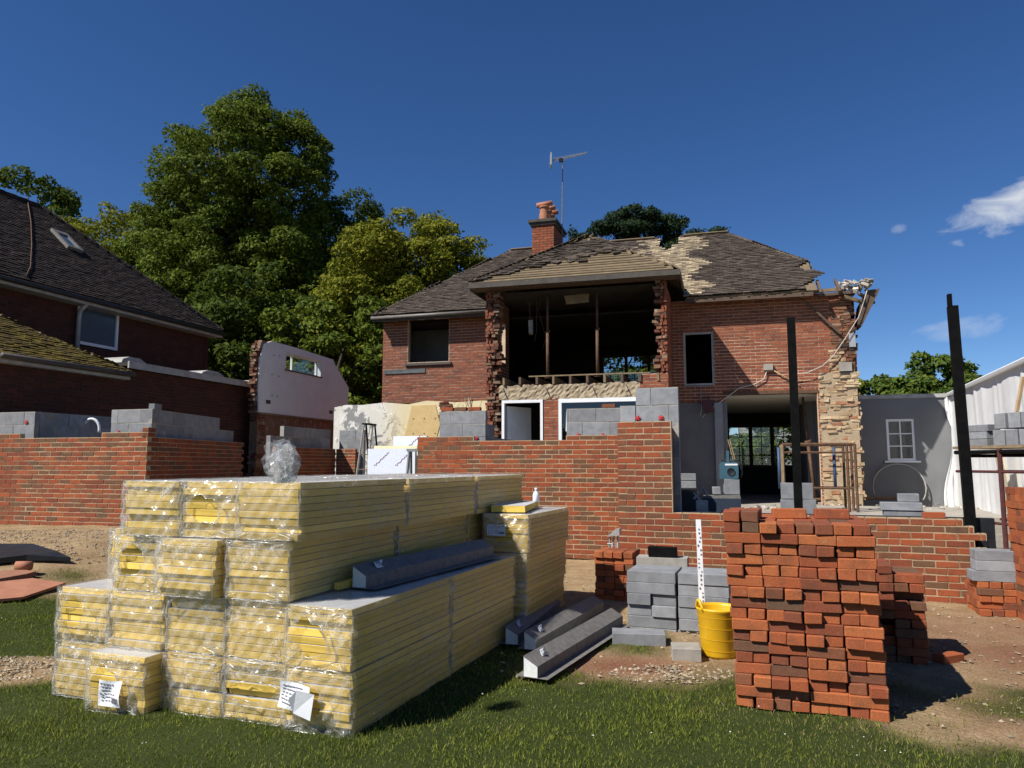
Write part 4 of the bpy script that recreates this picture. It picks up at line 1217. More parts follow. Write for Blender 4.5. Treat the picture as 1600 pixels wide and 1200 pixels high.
# inside wires hanging in the bay
for i in range(4):
    mb = MB(); x = .8 + i * .12; mb.tube([(x, .6, 5.38), (x + U(-.1, .1), .6, 5.1), (x + U(-.1, .1), .6, 4.9 - .15 * i), (x + U(-.1, .1), .6, 4.75 - .2 * i)], .006, 5); mb.build('hanging_wire', M_RUST, house)
mb = MB(); mb.box(.85, .95, .55, .65, 4.55, 4.85, 0, None, .02); mb.build('hanging_lamp_holder', M_CONC, house)
mb = MB(); mb.box(1.75, 2.3, .5, .52, 5.2, 5.4, 0, None, .03); mb.build('torn_plasterboard', M_BATTEN, house)

# ---- chimney and aerial
q = hp(851, 385, RID - .3)
CHX = q.x
def chimney():
    mb = MB(); mb.box(CHX - .31, CHX + .31, RID - .5, RID + .75, 6.9, 8.40); ch = mb.build('chimney', M_MORTAR_DK, house)
    out = MB()
    for k in range(27):
        z = 6.95 + k * .053 * 1.0
        if k % 1 == 0:
            pass
    out = MB()
    z = 6.95; k = 0
    while z < 8.34:
        off = .11 if k % 2 else 0
        for side in range(4):
            Ln = .64 if side % 2 == 0 else 1.27
            M = [Matrix.Translation((CHX - .32, RID - .51, 0)), Matrix.Translation((CHX + .32, RID - .51, 0)) @ Matrix.Rotation(math.pi / 2, 4, 'Z'),
                 Matrix.Translation((CHX + .32, RID + .76, 0)) @ Matrix.Rotation(math.pi, 4, 'Z'), Matrix.Translation((CHX - .32, RID + .76, 0)) @ Matrix.Rotation(-math.pi / 2, 4, 'Z')][side]
            x = -off
            while x < Ln:
                a, b = max(0, x), min(Ln, x + .215)
                if b - a > .03:
                    out.box(a, b, U(-.006, .004), .03, z, z + .065, 0, M)
                x += .225
        z += .075; k += 1
    tag(out.build('chimney_bricks', M_BR_OLD, ch), kind='stuff')
    mb = MB(); mb.box(CHX - .37, CHX + .37, RID - .56, RID + .81, 8.34, 8.42); mb.box(CHX - .42, CHX + .42, RID - .61, RID + .86, 8.42, 8.50); mb.build('chimney_crown', simple('sooty_stone', (0.05, 0.045, 0.04), (0.08, 0.07, 0.06), 8, .95, .4, 40), ch)
    for i, y in enumerate((RID - .25, RID + .15, RID + .55)):
        mb = MB(); M = Matrix.Translation((CHX - .02, y, 8.5))
        mb.lathe([(.15, 0), (.155, .08), (.145, .2), (.12, .36), (.12, .42), (.15, .43), (.15, .47), (.12, .48)], 16, 0, M)
        mb.tube([(CHX - .24, y - .02, 9.02), (CHX + .22, y + .02, 9.08)], .075, 10)
        mb.build('chimney_pot', M_TERRA, ch, True)
chimney()
def aerial():
    b = HW @ Vector((CHX + .40, RID + .2, 8.1))
    t = thing('tv_aerial', 'tall thin television aerial on a mast beside the chimney', 'aerial', b)
    top = 2.5
    mb = MB(); mb.tube([(0, 0, -.6), (.05, 0, top)], .016, 8); mb.build('mast', M_GALV, t)
    mb = MB(); mb.tube([(-.28, -.1, top - .12), (.78, .3, top + .28)], .014, 6); mb.build('boom', M_ALU, t)
    for i in range(13):
        f = i / 12; c = Vector((-.28 + 1.06 * f, -.1 + .4 * f, top - .12 + .4 * f)); l = .2 - .1 * f
        mb = MB(); mb.tube([c + Vector((-.09, .24, 0)) * (l / .2), c - Vector((-.09, .24, 0)) * (l / .2)], .008, 5); mb.build('element', M_ALU, t)
    mb = MB(); mb.box(-.33, -.29, -.24, .1, top - .3, top + .08); mb.build('reflector', M_ALU, t)
    mb = MB(); mb.box(-.06, .06, -.04, .04, top - .12, top - .02); mb.build('clamp', M_BLACKPL, t)
aerial()

# ------------------------------------------------------------------ neighbouring house on the left
NBO = at(314, 640, 21.4); NBO.z = 0
nb = thing('neighbour_house', 'neighbouring brick house at left, shade darkened into its wall colour, with steep tiled roof and skylight', 'house', NBO, -TH)
NW = WM[nb.name]; NI = NW.inverted()
def npx(u, v, x):
    """photo point on the neighbour plane local x"""
    return NI @ on_plane(u, v, NW @ Vector((x, 0, 0)), NW.to_3x3() @ Vector((1, 0, 0)))
NZE = npx(330, 520, 0).z
NEX, NRX, NRZ = .35, -3.05, NZE + 3.0
MN = Matrix.Rotation(math.pi / 2, 4, 'Z') @ Matrix.Translation((-9.2, 0, 0))
wa, wb = npx(121, 482, 0), npx(183, 545, 0)
WN = (9.2 + min(wa.y, wb.y), 9.2 + max(wa.y, wb.y), wb.z - .05, NZE - .1)
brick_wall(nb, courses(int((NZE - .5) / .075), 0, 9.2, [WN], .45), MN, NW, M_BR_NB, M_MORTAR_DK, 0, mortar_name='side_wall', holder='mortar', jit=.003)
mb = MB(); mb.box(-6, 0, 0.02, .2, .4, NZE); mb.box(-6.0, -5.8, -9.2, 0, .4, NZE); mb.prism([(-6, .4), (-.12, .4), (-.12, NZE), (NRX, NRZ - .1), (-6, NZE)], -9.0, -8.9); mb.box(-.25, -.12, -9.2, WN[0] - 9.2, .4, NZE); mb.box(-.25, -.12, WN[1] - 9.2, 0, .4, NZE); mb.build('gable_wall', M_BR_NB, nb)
# window
y0, y1 = WN[0] - 9.2, WN[1] - 9.2
fr = MB(); fw = .07
fr.box(-.09, .012, y0, y1, WN[2], WN[2] + fw); fr.box(-.09, .012, y0, y1, WN[3] - fw, WN[3]); fr.box(-.089, .011, y0, y0 + fw, WN[2] + fw, WN[3] - fw); fr.box(-.089, .011, y1 - fw, y1, WN[2] + fw, WN[3] - fw)
wd = fr.build('window', M_WHITE, nb)
mb = MB(); mb.box(-.05, -.03, y0 + fw, y1 - fw, WN[2] + fw, WN[3] - fw); mb.build('pane', M_NETGLASS, wd)
# roof
def nb_keep(a, b, c): return c.y < .32 - (NEX - c.x) * (3.3 / 3.4)
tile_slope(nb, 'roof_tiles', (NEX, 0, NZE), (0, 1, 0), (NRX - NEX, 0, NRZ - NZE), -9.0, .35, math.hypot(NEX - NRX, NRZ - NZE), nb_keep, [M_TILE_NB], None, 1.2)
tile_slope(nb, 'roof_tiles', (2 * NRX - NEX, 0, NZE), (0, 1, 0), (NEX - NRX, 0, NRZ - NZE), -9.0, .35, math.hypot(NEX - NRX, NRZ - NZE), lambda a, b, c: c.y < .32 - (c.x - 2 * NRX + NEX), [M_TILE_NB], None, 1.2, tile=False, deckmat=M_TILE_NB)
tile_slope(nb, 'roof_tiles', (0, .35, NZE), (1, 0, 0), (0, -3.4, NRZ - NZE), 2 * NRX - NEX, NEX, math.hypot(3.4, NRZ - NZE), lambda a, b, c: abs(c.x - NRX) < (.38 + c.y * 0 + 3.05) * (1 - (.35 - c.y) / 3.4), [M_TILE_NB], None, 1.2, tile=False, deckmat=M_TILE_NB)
mb = MB()
for p, q in (((NEX, .33, NZE + .04), (NRX, -3.05, NRZ + .04)), ((NRX, -3.05, NRZ + .04), (NRX, -9.0, NRZ + .04))):
    p, q = Vector(p), Vector(q); n = int((q - p).length / .32)
    for i in range(n):
        mb.tube([p.lerp(q, i / n), p.lerp(q, (i + .95) / n)], [.09, .075], 8)
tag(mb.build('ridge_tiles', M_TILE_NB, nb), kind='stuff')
mb = MB(); mb.box(NEX - .02, NEX + .01, -9.0, .36, NZE - .17, NZE - .02); mb.box(.0, NEX - .02, -9.0, .3, NZE - .17, NZE - .15); mb.build('fascia', M_WHITE_DIRTY, nb)
mb = MB(); mb.tube([(NEX + .06, -9.0, NZE - .06), (NEX + .06, .42, NZE - .06)], .055, 8); mb.build('gutter', M_BLACKPL, nb, True)
# skylight
sdir = Vector((NRX - NEX, 0, NRZ - NZE)).normalized(); sn = Vector((-sdir.z, 0, sdir.x)); sn = -sn if sn.z < 0 else sn
def on_roof(u, v):
    return NI @ on_plane(u, v, NW @ Vector((NEX, 0, NZE)), NW.to_3x3() @ sn)
ka, kb = on_roof(76, 362), on_roof(127, 398)
ya, yb = min(ka.y, kb.y), max(ka.y, kb.y)
sa = (Vector((ka.x, 0, ka.z)) - Vector((NEX, 0, NZE))).dot(sdir); sb = (Vector((kb.x, 0, kb.z)) - Vector((NEX, 0, NZE))).dot(sdir)
s0, s1 = min(sa, sb), max(sa, sb)
RM = Matrix(((0, sdir.x, sn.x, NEX), (1, 0, 0, 0), (0, sdir.z, sn.z, NZE), (0, 0, 0, 1)))
mb = MB()
mb.box(ya, ya + .09, s0, s1, .03, .13, 0, RM); mb.box(yb - .09, yb, s0, s1, .03, .13, 0, RM); mb.box(ya + .09, yb - .09, s0, s0 + .09, .03, .129, 0, RM); mb.box(ya + .09, yb - .09, s1 - .14, s1, .03, .129, 0, RM)
sk = mb.build('skylight', M_GALV, nb)
mb = MB(); mb.box(ya + .09, yb - .09, s0 + .09, s1 - .14, .08, .1, 0, RM); mb.build('pane', M_NETGLASS, sk)
# cable on the roof, downpipe, flue
mb = MB(); Q = [on_roof(u, v) for u, v in ((40, 312), (46, 350), (47, 385), (45, 420), (38, 435))]
mb.tube([Vector(q) + sn * .07 for q in Q], .012, 6); mb.build('roof_cable', M_RUST, nb, True)
p = npx(122, 520, .1)
mb = MB(); mb.tube([(NEX, p.y, NZE - .1), (.14, p.y - .02, NZE - .3), (.1, p.y, NZE - .45), (.1, p.y, 3.6)], .05, 8); mb.build('downpipe', M_WHITE_DIRTY, nb, True)

# lean-to in front of it: mossy roof, then a flat parapet
LX = 2.3
lt = thing('lean_to', 'single storey brick lean-to beside neighbour, mossy roof and shaded wall', 'outbuilding', NBO, -TH)
ga, gb, gc = npx(0, 556, LX), npx(187, 584, LX), npx(395, 603, LX)
gy_end = gc.y
zg = (ga.z + gb.z) / 2
zpar = gc.z
LM = Matrix.Translation((LX, -8.3, 0)) @ Matrix.Rotation(math.pi / 2, 4, 'Z')
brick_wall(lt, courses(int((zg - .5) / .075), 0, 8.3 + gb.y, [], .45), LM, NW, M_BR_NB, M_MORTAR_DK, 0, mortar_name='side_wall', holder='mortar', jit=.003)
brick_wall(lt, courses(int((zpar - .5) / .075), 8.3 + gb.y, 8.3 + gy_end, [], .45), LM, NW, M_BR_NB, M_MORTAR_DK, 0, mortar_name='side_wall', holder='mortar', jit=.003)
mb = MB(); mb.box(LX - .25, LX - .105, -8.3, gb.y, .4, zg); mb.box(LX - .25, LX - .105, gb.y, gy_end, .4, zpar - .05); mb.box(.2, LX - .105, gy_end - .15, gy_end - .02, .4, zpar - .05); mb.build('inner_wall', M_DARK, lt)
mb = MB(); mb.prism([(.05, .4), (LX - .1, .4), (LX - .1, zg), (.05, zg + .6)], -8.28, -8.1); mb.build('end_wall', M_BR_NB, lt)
# mossy hipped roof
top = npx(0, 466, 0.05)
zt = max(zg + .7, top.z)
run = LX + .2 - .05
Lr = math.hypot(run, zt - zg)
tile_slope(lt, 'mossy_tiles', (LX + .2, 0, zg), (0, 1, 0), (-run, 0, zt - zg), -8.3, gb.y + .2, Lr, lambda a, b, c: c.y < gb.y + .15 - (LX + .2 - c.x) * 1.25, [M_TILE_MOSS], None, 1.8)
tile_slope(lt, 'mossy_tiles', (0, gb.y + .2, zg), (1, 0, 0), (0, -run * 1.25, zt - zg), .1, LX + .2, math.hypot(run * 1.25, zt - zg), lambda a, b, c: (gb.y + .2 - c.y) / (run * 1.25) < (LX + .2 - c.x) * 0 + 1 - 0 and (LX + .2 - c.x) * 1.25 > (gb.y + .2 - c.y), [M_TILE_MOSS], None, 1.8)
mb = MB(); mb.box(LX + .0, LX + .19, -8.3, gb.y + .1, zg - .13, zg - .03); mb.build('fascia', M_WHITE_DIRTY, lt)
mb = MB(); mb.tube([(LX + .24, -8.3, zg - .02), (LX + .24, gb.y + .15, zg - .02)], .055, 8); mb.build('gutter', M_FASCIA, lt, True)
mb = MB(); mb.box(.05, LX + .1, gb.y + .1, gy_end + .1, zpar - .02, zpar + .06); mb.build('flat_roof', M_DARK, lt)
mb = MB(); mb.box(LX + .1, LX + .14, gb.y + .1, gy_end + .1, zpar - .07, zpar + .08); mb.build('fascia', M_WHITE_DIRTY, lt)
for (u, v, w_, d_) in ((182, 552, .75, .5), (302, 580, .9, .6), (385, 596, .7, .5)):
    q = npx(u, v, 1.6)
    mb = MB(); mb.prism([(-w_ / 2, 0), (w_ / 2, 0), (w_ / 2.3, .1), (w_ / 5, .17), (-w_ / 5, .17), (-w_ / 2.3, .1)], -d_, d_, 0, Matrix.Translation((1.6, q.y, zpar + .06)) @ Matrix.Rotation(math.pi / 2, 4, 'Z'))
    mb.build('roof_dome', M_WHITE_DIRTY, lt)

# ------------------------------------------------------------------ white plaster gable fragment
def gable():
    n = NW.to_3x3() @ Vector((1, 0, 0))
    P0 = at(404, 640, 19.4)
    t = thing('gable_fragment', 'broken wall fragment with white plaster inside and small window', 'wall', (P0.x, P0.y, 0), -TH)
    W = WM[t.name]; I = W.inverted()
    def q(u, v): 
        p = I @ on_plane(u, v, P0, n); return (p.y, p.z)
    out = [q(404, 644), q(541, 662), q(543, 640), q(545, 606), q(523, 569), q(521, 562), q(465, 544), q(425, 533), q(413, 537), q(411, 545), q(406, 560), q(404, 600)]
    win = [q(448, 551), q(502, 563), q(502, 589), q(445, 577)]
    wy0, wy1 = (win[0][0] + win[3][0]) / 2, (win[1][0] + win[2][0]) / 2
    wz0, wz1 = (win[2][1] + win[3][1]) / 2 + .0, (win[0][1] + win[1][1]) / 2
    # plaster sheet as columns of cells, with the window cut out
    ys_ = sorted(set([p[0] for p in out] + [wy0, wy1])); zmn = min(p[1] for p in out)
    def prof(y, upper):
        lo, hi = 99, -99
        m = len(out)
        for i in range(m):
            (a, b), (c, d) = out[i], out[(i + 1) % m]
            if min(a, c) <= y <= max(a, c) and abs(a - c) > 1e-6:
                z = b + (d - b) * (y - a) / (c - a); lo, hi = min(lo, z), max(hi, z)
        return hi if upper else lo
    pl, br = MB(), MB()
    def strip(m, ya, yb, za0, za1, zb0, zb1, x0, x1):
        vs = [(x, y, z) for x in (x0, x1) for y, z in ((ya, za0), (yb, zb0), (yb, zb1), (ya, za1))]
        m.add(vs, [(0, 1, 2, 3), (7, 6, 5, 4), (0, 4, 5, 1), (1, 5, 6, 2), (2, 6, 7, 3), (3, 7, 4, 0)])
    e = 1e-4
    for a, b in zip(ys_[:-1], ys_[1:]):
        la, lb, ha, hb = prof(a + e, 0), prof(b - e, 0), prof(a + e, 1), prof(b - e, 1)
        for m, x0, x1 in ((pl, -.03, 0), (br, -.20, -.032)):
            if a >= wy0 - 1e-6 and b <= wy1 + 1e-6:
                strip(m, a, b, la, wz0, lb, wz0, x0, x1); strip(m, a, b, wz1, ha, wz1, hb, x0, x1)
            else:
                strip(m, a, b, la, ha, lb, hb, x0, x1)
    pl.build('white_plaster', M_PLASTER, t); br.build('outer_brickwork', M_BR_OLD, t)
    # ragged brick end facing the light
    r = random.Random(3); mb = MB()
    z = .5
    zt_ = q(412, 540)[1]
    while z < zt_ + .1:
        ye = -.02 - .1 * math.sin(z * 2.2) + r.uniform(-.07, .06)
        for xa, xb in ((-.26, -.155), (-.145, -.03)):
            if r.random() < .9:
                mb.box(xa, xb, ye + r.uniform(-.05, .04), .35, z, z + .066, 0, None, .008)
        z += .075
    tag(mb.build('ragged_brick_end', M_BR_BROKEN, t), kind='stuff')
    # lower masonry below the plaster, shaded
    mb = MB(); mb.box(-.27, -.035, .02, q(532, 661)[0] - .05, .4, zmn + .04); mb.build('lower_wall', M_BR_BROKEN, t)
    mb = MB(); mb.box(-.03, .03, .05, q(530, 661)[0], 0, .05, 0, Matrix.Translation((0, 0, q(404, 644)[1] - .05))); mb.build('timber_rail', M_BATTEN, t)
    fr = MB(); w0 = .05
    fr.box(-.2, -.14, wy0, wy1, wz0, wz0 + w0); fr.box(-.2, -.14, wy0, wy1, wz1 - w0, wz1); 
    for y in (wy0, wy0 + (wy1 - wy0) * .28, wy1 - w0): fr.box(-.199, -.139, y, y + w0, wz0 + w0, wz1 - w0)
    f = fr.build('window', M_WHITE, t)
    mb = MB(); mb.box(-.138, -.002, wy1 - .02, wy1 - .001, wz0, wz1); mb.box(-.138, -.002, wy0 + .001, wy0 + .02, wz0, wz1); mb.box(-.138, -.002, wy0 + .02, wy1 - .02, wz1 - .02, wz1 - .001); mb.build('plaster_reveal', M_WHITE, f)
    mb = MB(); mb.box(-.175, -.168, wy0 + w0, wy1 - w0, wz0 + w0, wz1 - w0); mb.build('pane', M_GLASS, f)
    mb = MB(); mb.box(-.14, .03, wy0 - .05, wy1 + .05, wz0 - .03, wz0); mb.build('sill', M_FASCIA, t)
    for (u, v) in ((419, 628), (517, 644)):
        a = q(u, v); mb = MB(); mb.box(.0, .008, a[0] - .1, a[0] + .1, a[1] - .05, a[1] + .05); mb.build('air_vent', M_FASCIA, t)
    for (u, v) in ((428, 555), (437, 556), (425, 585), (436, 588), (425, 618), (433, 619)):
        a = q(u, v); mb = MB(); mb.box(.0, .004, a[0] - .02, a[0] + .02, a[1] - .02, a[1] + .02); mb.build('fixing_hole', M_INK, t)
gable()

# ------------------------------------------------------------------ grey rendered annexe and sheeted wall on the right
AN = wall_frame(7.4, 18.05, TH)
ANI = AN.inverted()
def ap(u, v, y=0.0):
    return ANI @ on_plane(u, v, AN @ Vector((0, y, 0)), AN.to_3x3() @ Vector((0, 1, 0)))
def annexe():
    t = thing('annexe', 'low rendered annexe with small white window in house shadow', 'outbuilding')
    a, b = ap(1384, 655), ap(1432, 720)
    xr = ap(1492, 640).x; zt = ap(1420, 622).z
    wx0, wx1, wz0, wz1 = a.x, b.x, b.z, a.z
    mb = MB()
    for x0, x1, z0, z1 in ((0, wx0, .3, zt), (wx1, xr, .3, zt), (wx0, wx1, .3, wz0), (wx0, wx1, wz1, zt)):
        mb.box(x0, x1, 0, .25, z0, z1, 0, AN)
    mb.box(0, xr, 3.5, 3.7, .3, zt, 0, AN); mb.box(-.2, 0, 0.1, 3.7, .3, zt, 0, AN)
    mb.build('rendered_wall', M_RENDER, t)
    mb = MB(); mb.box(-.05, xr, -.04, 3.8, zt, zt + .09, 0, AN); mb.build('coping', M_WHITE_DIRTY, t)
    mb = MB(); mb.box(0.1, xr, .9, 1.0, .3, zt, 0, AN); mb.build('room_back', M_DARK, t)
    fr = MB(); fw = .055
    w = fr
    for x0, x1, z0, z1 in ((wx0, wx1, wz0, wz0 + fw), (wx0, wx1, wz1 - fw, wz1), (wx0, wx0 + fw, wz0 + fw, wz1 - fw), (wx1 - fw, wx1, wz0 + fw, wz1 - fw)):
        fr.box(x0, x1, .02, .08, z0, z1, 0, AN)
    w = fr.build('window', M_WHITE, t)
    cx = (wx0 + wx1) / 2
    mb = MB(); mb.box(cx - .015, cx + .015, .03, .06, wz0 + fw, wz1 - fw, 0, AN); mb.build('glazing_bar', M_WHITE, w)
    for k in (1, 2):
        z = wz0 + fw + (wz1 - wz0 - 2 * fw) * k / 3
        mb = MB(); mb.box(wx0 + fw, wx1 - fw, .031, .061, z - .012, z + .012, 0, AN); mb.build('glazing_bar', M_WHITE, w)
    mb = MB(); mb.box(wx0 + fw, wx1 - fw, .044, .048, wz0 + fw, wz1 - fw, 0, AN); mb.build('pane', M_GLASS, w)
    mb = MB(); mb.box(wx0 - .08, wx1 + .08, -.06, .02, wz0 - .04, wz0, 0, AN); mb.build('sill', M_WHITE, w)
    return xr, zt
AXR, AZT = annexe()
def sheet_wall():
    c = AN @ Vector((AXR, 0, 0))
    far = Vector((c.x - .05, c.y - .02, 0)); near = at(1625, 560, 10.4); near.z = 0
    d = (near - far); Ln = d.length; d.normalize()
    nrm = Vector((d.y, -d.x, 0)); nrm = nrm if nrm.x < 0 else -nrm
    t = thing('sheeted_wall', 'boundary wall hung with pale plastic sheeting, sunlit on the right', 'wall')
    z0, z1 = .3, AZT + .04
    zn = at(1600, 566, 10.9).z
    mb = MB()
    mb.add([tuple(far - nrm * .02 + Vector((0, 0, z0))), tuple(near - nrm * .02 + Vector((0, 0, z0))), tuple(near - nrm * .02 + Vector((0, 0, zn))), tuple(far - nrm * .02 + Vector((0, 0, z1))),
            tuple(far - nrm * .2 + Vector((0, 0, z0))), tuple(near - nrm * .2 + Vector((0, 0, z0))), tuple(near - nrm * .2 + Vector((0, 0, zn))), tuple(far - nrm * .2 + Vector((0, 0, z1)))],
           [(0, 1, 2, 3), (7, 6, 5, 4), (0, 4, 5, 1), (1, 5, 6, 2), (2, 6, 7, 3), (3, 7, 4, 0)])
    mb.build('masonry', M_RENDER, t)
    bm = bmesh.new(); n, m = 120, 16; g = []
    for i in range(n + 1):
        f = i / n; row = []
        for j in range(m + 1):
            h = j / m
            fold = .02 * math.sin(f * 37 + 3.2 * math.sin(f * 13 + h)) + .012 * math.sin(f * 83 + h * 2.5 + 2 * math.sin(f * 29)) + .01 * math.sin(h * 5 + f * 21)
            p = far + d * (Ln * f) + nrm * (.05 + fold * (1.05 - .6 * h))
            row.append(bm.verts.new((p.x, p.y, z0 + (z1 + (zn - z1) * f - z0) * h)))
        g.append(row)
    for i in range(n):
        for j in range(m):
            bm.faces.new((g[i][j], g[i + 1][j], g[i + 1][j + 1], g[i][j + 1]))
    me = bpy.data.meshes.new('plastic_sheet'); bm.to_mesh(me); bm.free()
    me.polygons.foreach_set('use_smooth', [True] * len(me.polygons))
    me.materials.append(simple('pale_sheeting', (0.74, 0.745, 0.75), (0.66, 0.665, 0.67), 3, .45, .2, 12))
    link('plastic_sheet', me, t)
    mb = MB(); mb.tube([tuple(far + nrm * .09 + Vector((0, 0, z1 + .02))), tuple(near + nrm * .09 + Vector((0, 0, zn + .02)))], .045, 6); mb.build('coping', M_WHITE, t)
    # leaning sheet of timber board
    for f, w_, h_, tilt in ((.80, .5, 1.15, .12),):
        p = far + d * (Ln * f) + nrm * .16
        mb = MB(); M = Matrix.Translation((p.x, p.y, .58)) @ Matrix.Rotation(math.atan2(d.y, d.x), 4, 'Z') @ Matrix.Rotation(tilt, 4, 'X')
        mb.box(-w_ / 2, w_ / 2, -.02, .02, 0, h_, 0, M)
        tag(mb.build('timber_board', simple('pale_board', (0.60, 0.54, 0.42), (0.52, 0.46, 0.35), 6, .8, .1, 40)), 'pale timber board leaning against the sheeted wall', 'board')
    return far, d, nrm, Ln
SHF, SHD, SHN, SHL = sheet_wall()
def corner_sheet():
    bm = bmesh.new(); n, m = 24, 16; g = []
    for i in range(n + 1):
        f = i / n; row_ = []
        for j in range(m + 1):
            h = j / m
            left = AXR - .10 - .30 * (abs(h - .75) ** .8) - .05 * math.sin(h * 9)
            x = left + (AXR - .04 - left) * f
            p = AN @ Vector((x, -.035 - .02 * math.sin(f * 14 + h * 3) - .01 * math.sin(h * 17), .35 + (AZT - .35) * h))
            row_.append(bm.verts.new(p))
        g.append(row_)
    for i in range(n):
        for j in range(m):
            bm.faces.new((g[i][j], g[i + 1][j], g[i + 1][j + 1], g[i][j + 1]))
    me = bpy.data.meshes.new('plastic_sheet'); bm.to_mesh(me); bm.free()
    me.polygons.foreach_set('use_smooth', [True] * len(me.polygons)); me.materials.append(MATS['pale_sheeting'])
    tag(link('plastic_sheet', me), 'pale plastic sheet folded round the annexe corner', 'sheet')
corner_sheet()

# scaffold with a platform of blocks in front of the sheeted wall
def scaffold():
    t = thing('scaffold', 'dark red tube scaffold with plank platform before the sheeted wall', 'scaffold')
    base = 0.0
    A = at(1492, 697, 11.2); B = at(1640, 697, 9.6)
    zt = at(1560, 700, 10.3).z
    ax = (Vector((B.x, B.y, 0)) - Vector((A.x, A.y, 0))); Lx = ax.length; ax.normalize()
    bk = Vector((-ax.y, ax.x, 0)); 
    if bk.y < 0: bk = -bk
    def P(a, b, z): q = Vector((A.x, A.y, 0)) + ax * a + bk * b; return (q.x, q.y, z)
    a1 = (at(1565, 700, 10.4) - Vector((A.x, A.y, 0))).dot(ax)
    for a in (a1, a1 + 1.1):
        for b in (0, .7):
            mb = MB(); mb.tube([P(a, b, 0.0), P(a, b, zt)], .032, 8); mb.build('upright', M_RED_STEEL, t)
    for z, r_ in ((zt - .05, .03), (zt - .33, .02), (zt - 1.05, .02), (zt - 1.55, .018)):
        for b in (0, .7):
            mb = MB(); mb.tube([P(0.0, b, z), P(Lx + .3, b, z)], r_, 8); mb.build('ledger', M_STEEL if b == 0 and r_ > .02 else M_RED_STEEL, t)
    for a in (0.1, a1, a1 + 1.1):
        mb = MB(); mb.tube([P(a, 0, zt - .1), P(a, .7, zt - .1)], .025, 8); mb.build('transom', M_STEEL, t)
    for k in range(3):
        mb = MB(); q = [P(-.05, k * .24, zt), P(Lx + .3, k * .24, zt), P(Lx + .3, k * .24 + .22, zt), P(-.05, k * .24 + .22, zt)]
        mb.add(q + [(x, y, z + .04) for x, y, z in q], [tuple(f) for f in BOXF]); mb.build('plank', M_BATTEN, t)
    # blocks on the platform
    ang = math.atan2(ax.y, ax.x)
    lay = [(.10, 0, 0, 0), (.10, 0, 1, 0), (.12, 0, 2, 0), (.62, 0, 0, 1), (.84, 0, 0, 1), (1.06, 0, 0, 1), (.66, 0, 1, 1), (.9, 0, 1, 1), (1.12, 0, 1, 1)]
    names = ['bottom of the flat left pile', 'middle of the flat left pile', 'top of the flat left pile', 'lower row upright, leftmost', 'lower row upright, second', 'lower row upright, third',
             'upper row upright, leftmost', 'upper row upright, middle', 'upper row upright, right']
    for (a, b, k, upr), nm in zip(lay, names):
        if upr:
            o = link('concrete_block', unit('block_upright', (.2, .44, .215), M_BLOCK)); o.location = P(a + .12, .3, zt + .04 + .108 + k * .235)
        else:
            o = link('concrete_block', unit('block_flat', (.44, .215, .10), M_BLOCK)); o.location = P(a + .2, .2, zt + .04 + .05 + k * .105)
        o.rotation_euler = (0, 0, ang + U(-.06, .06))
        tag(o, 'grey block on the scaffold platform, ' + nm, 'block', 'blocks stacked on the scaffold')
    mb = MB(); mb.box(-.02, .02, -.02, .02, 0, .5, 0, Matrix.Translation(P(1.0, .15, zt + .5)) @ Matrix.Rotation(.25, 4, 'Y')); tag(mb.build('timber_offcut', M_WOOD), 'short timber offcut standing up among the scaffold blocks', 'timber')
scaffold()

# two black steel posts
def post(u, vt, Y, nm, lean):
    b = at(u, 800, Y)
    zt = at(u, vt, Y).z
    t = thing('steel_post', nm, 'post', (b.x, b.y, 0.0), -THP, 'black steel posts')
    mb = MB()
    mb.add([(-.05, -.05, 0), (.05, -.05, 0), (.05, .05, 0), (-.05, .05, 0), (-.05 + lean, -.05, zt), (.05 + lean, -.05, zt), (.05 + lean, .05, zt), (-.05 + lean, .05, zt)], [tuple(f) for f in BOXF])
    mb.build('shaft', M_STEEL, t)
    mb = MB(); mb.box(-.11, .11, -.11, .11, 0, .012); mb.build('base_plate', M_STEEL, t)
    return t, zt
post(1248, 497, 9.17, 'black steel post standing before the open ground floor doorway', 0.0)
t2, z2 = post(1517, 478, 8.28, 'black steel post at the toothed wall end near the right edge', -.05)
mb = MB(); mb.box(-.095 , -.055, -.04, .04, z2 - .05, z2 + .14); mb.build('top_cleat', M_STEEL, t2)

# ------------------------------------------------------------------ trees
def leaf_mesh(name, clumps, per, size, mat, seed, droop=0.35, shell=0.55):
    """clumps: (x, y, z, rx, rz); leaves gather towards each clump's shell, mostly its upper side"""
    r = np.random.RandomState(seed)
    C = np.array(clumps)
    k = len(C)
    cnt = np.maximum(8, (per * (C[:, 3] / C[:, 3].mean()) ** 2)).astype(int)
    idx = np.repeat(np.arange(k), cnt); n = len(idx)
    d = r.normal(size=(n, 3)); d /= np.linalg.norm(d, axis=1)[:, None]
    d[:, 2] = np.where((d[:, 2] < 0) & (r.rand(n) < .55), -d[:, 2], d[:, 2])
    rad = shell + (1 - shell) * r.rand(n) ** .6 + (r.rand(n) < .12) * r.rand(n) * .35
    P = C[idx, :3] + d * rad[:, None] * np.stack([C[idx, 3], C[idx, 3], C[idx, 4]], 1)
    nm = d * .75 + r.normal(size=(n, 3)) * .55 + np.array([0, 0, droop]); nm /= np.linalg.norm(nm, axis=1)[:, None]
    t = np.cross(nm, r.normal(size=(n, 3))); t /= np.linalg.norm(t, axis=1)[:, None]
    b = np.cross(nm, t)
    s = size * r.uniform(.6, 1.4, n)[:, None]
    V = np.stack([P - t * s, P + b * s * .55 - nm * s * .12, P + t * s, P - b * s * .55 - nm * s * .12], 1)
    return np_mesh(name, V.reshape(-1, 3), np.arange(n * 4).reshape(-1, 4), mat)
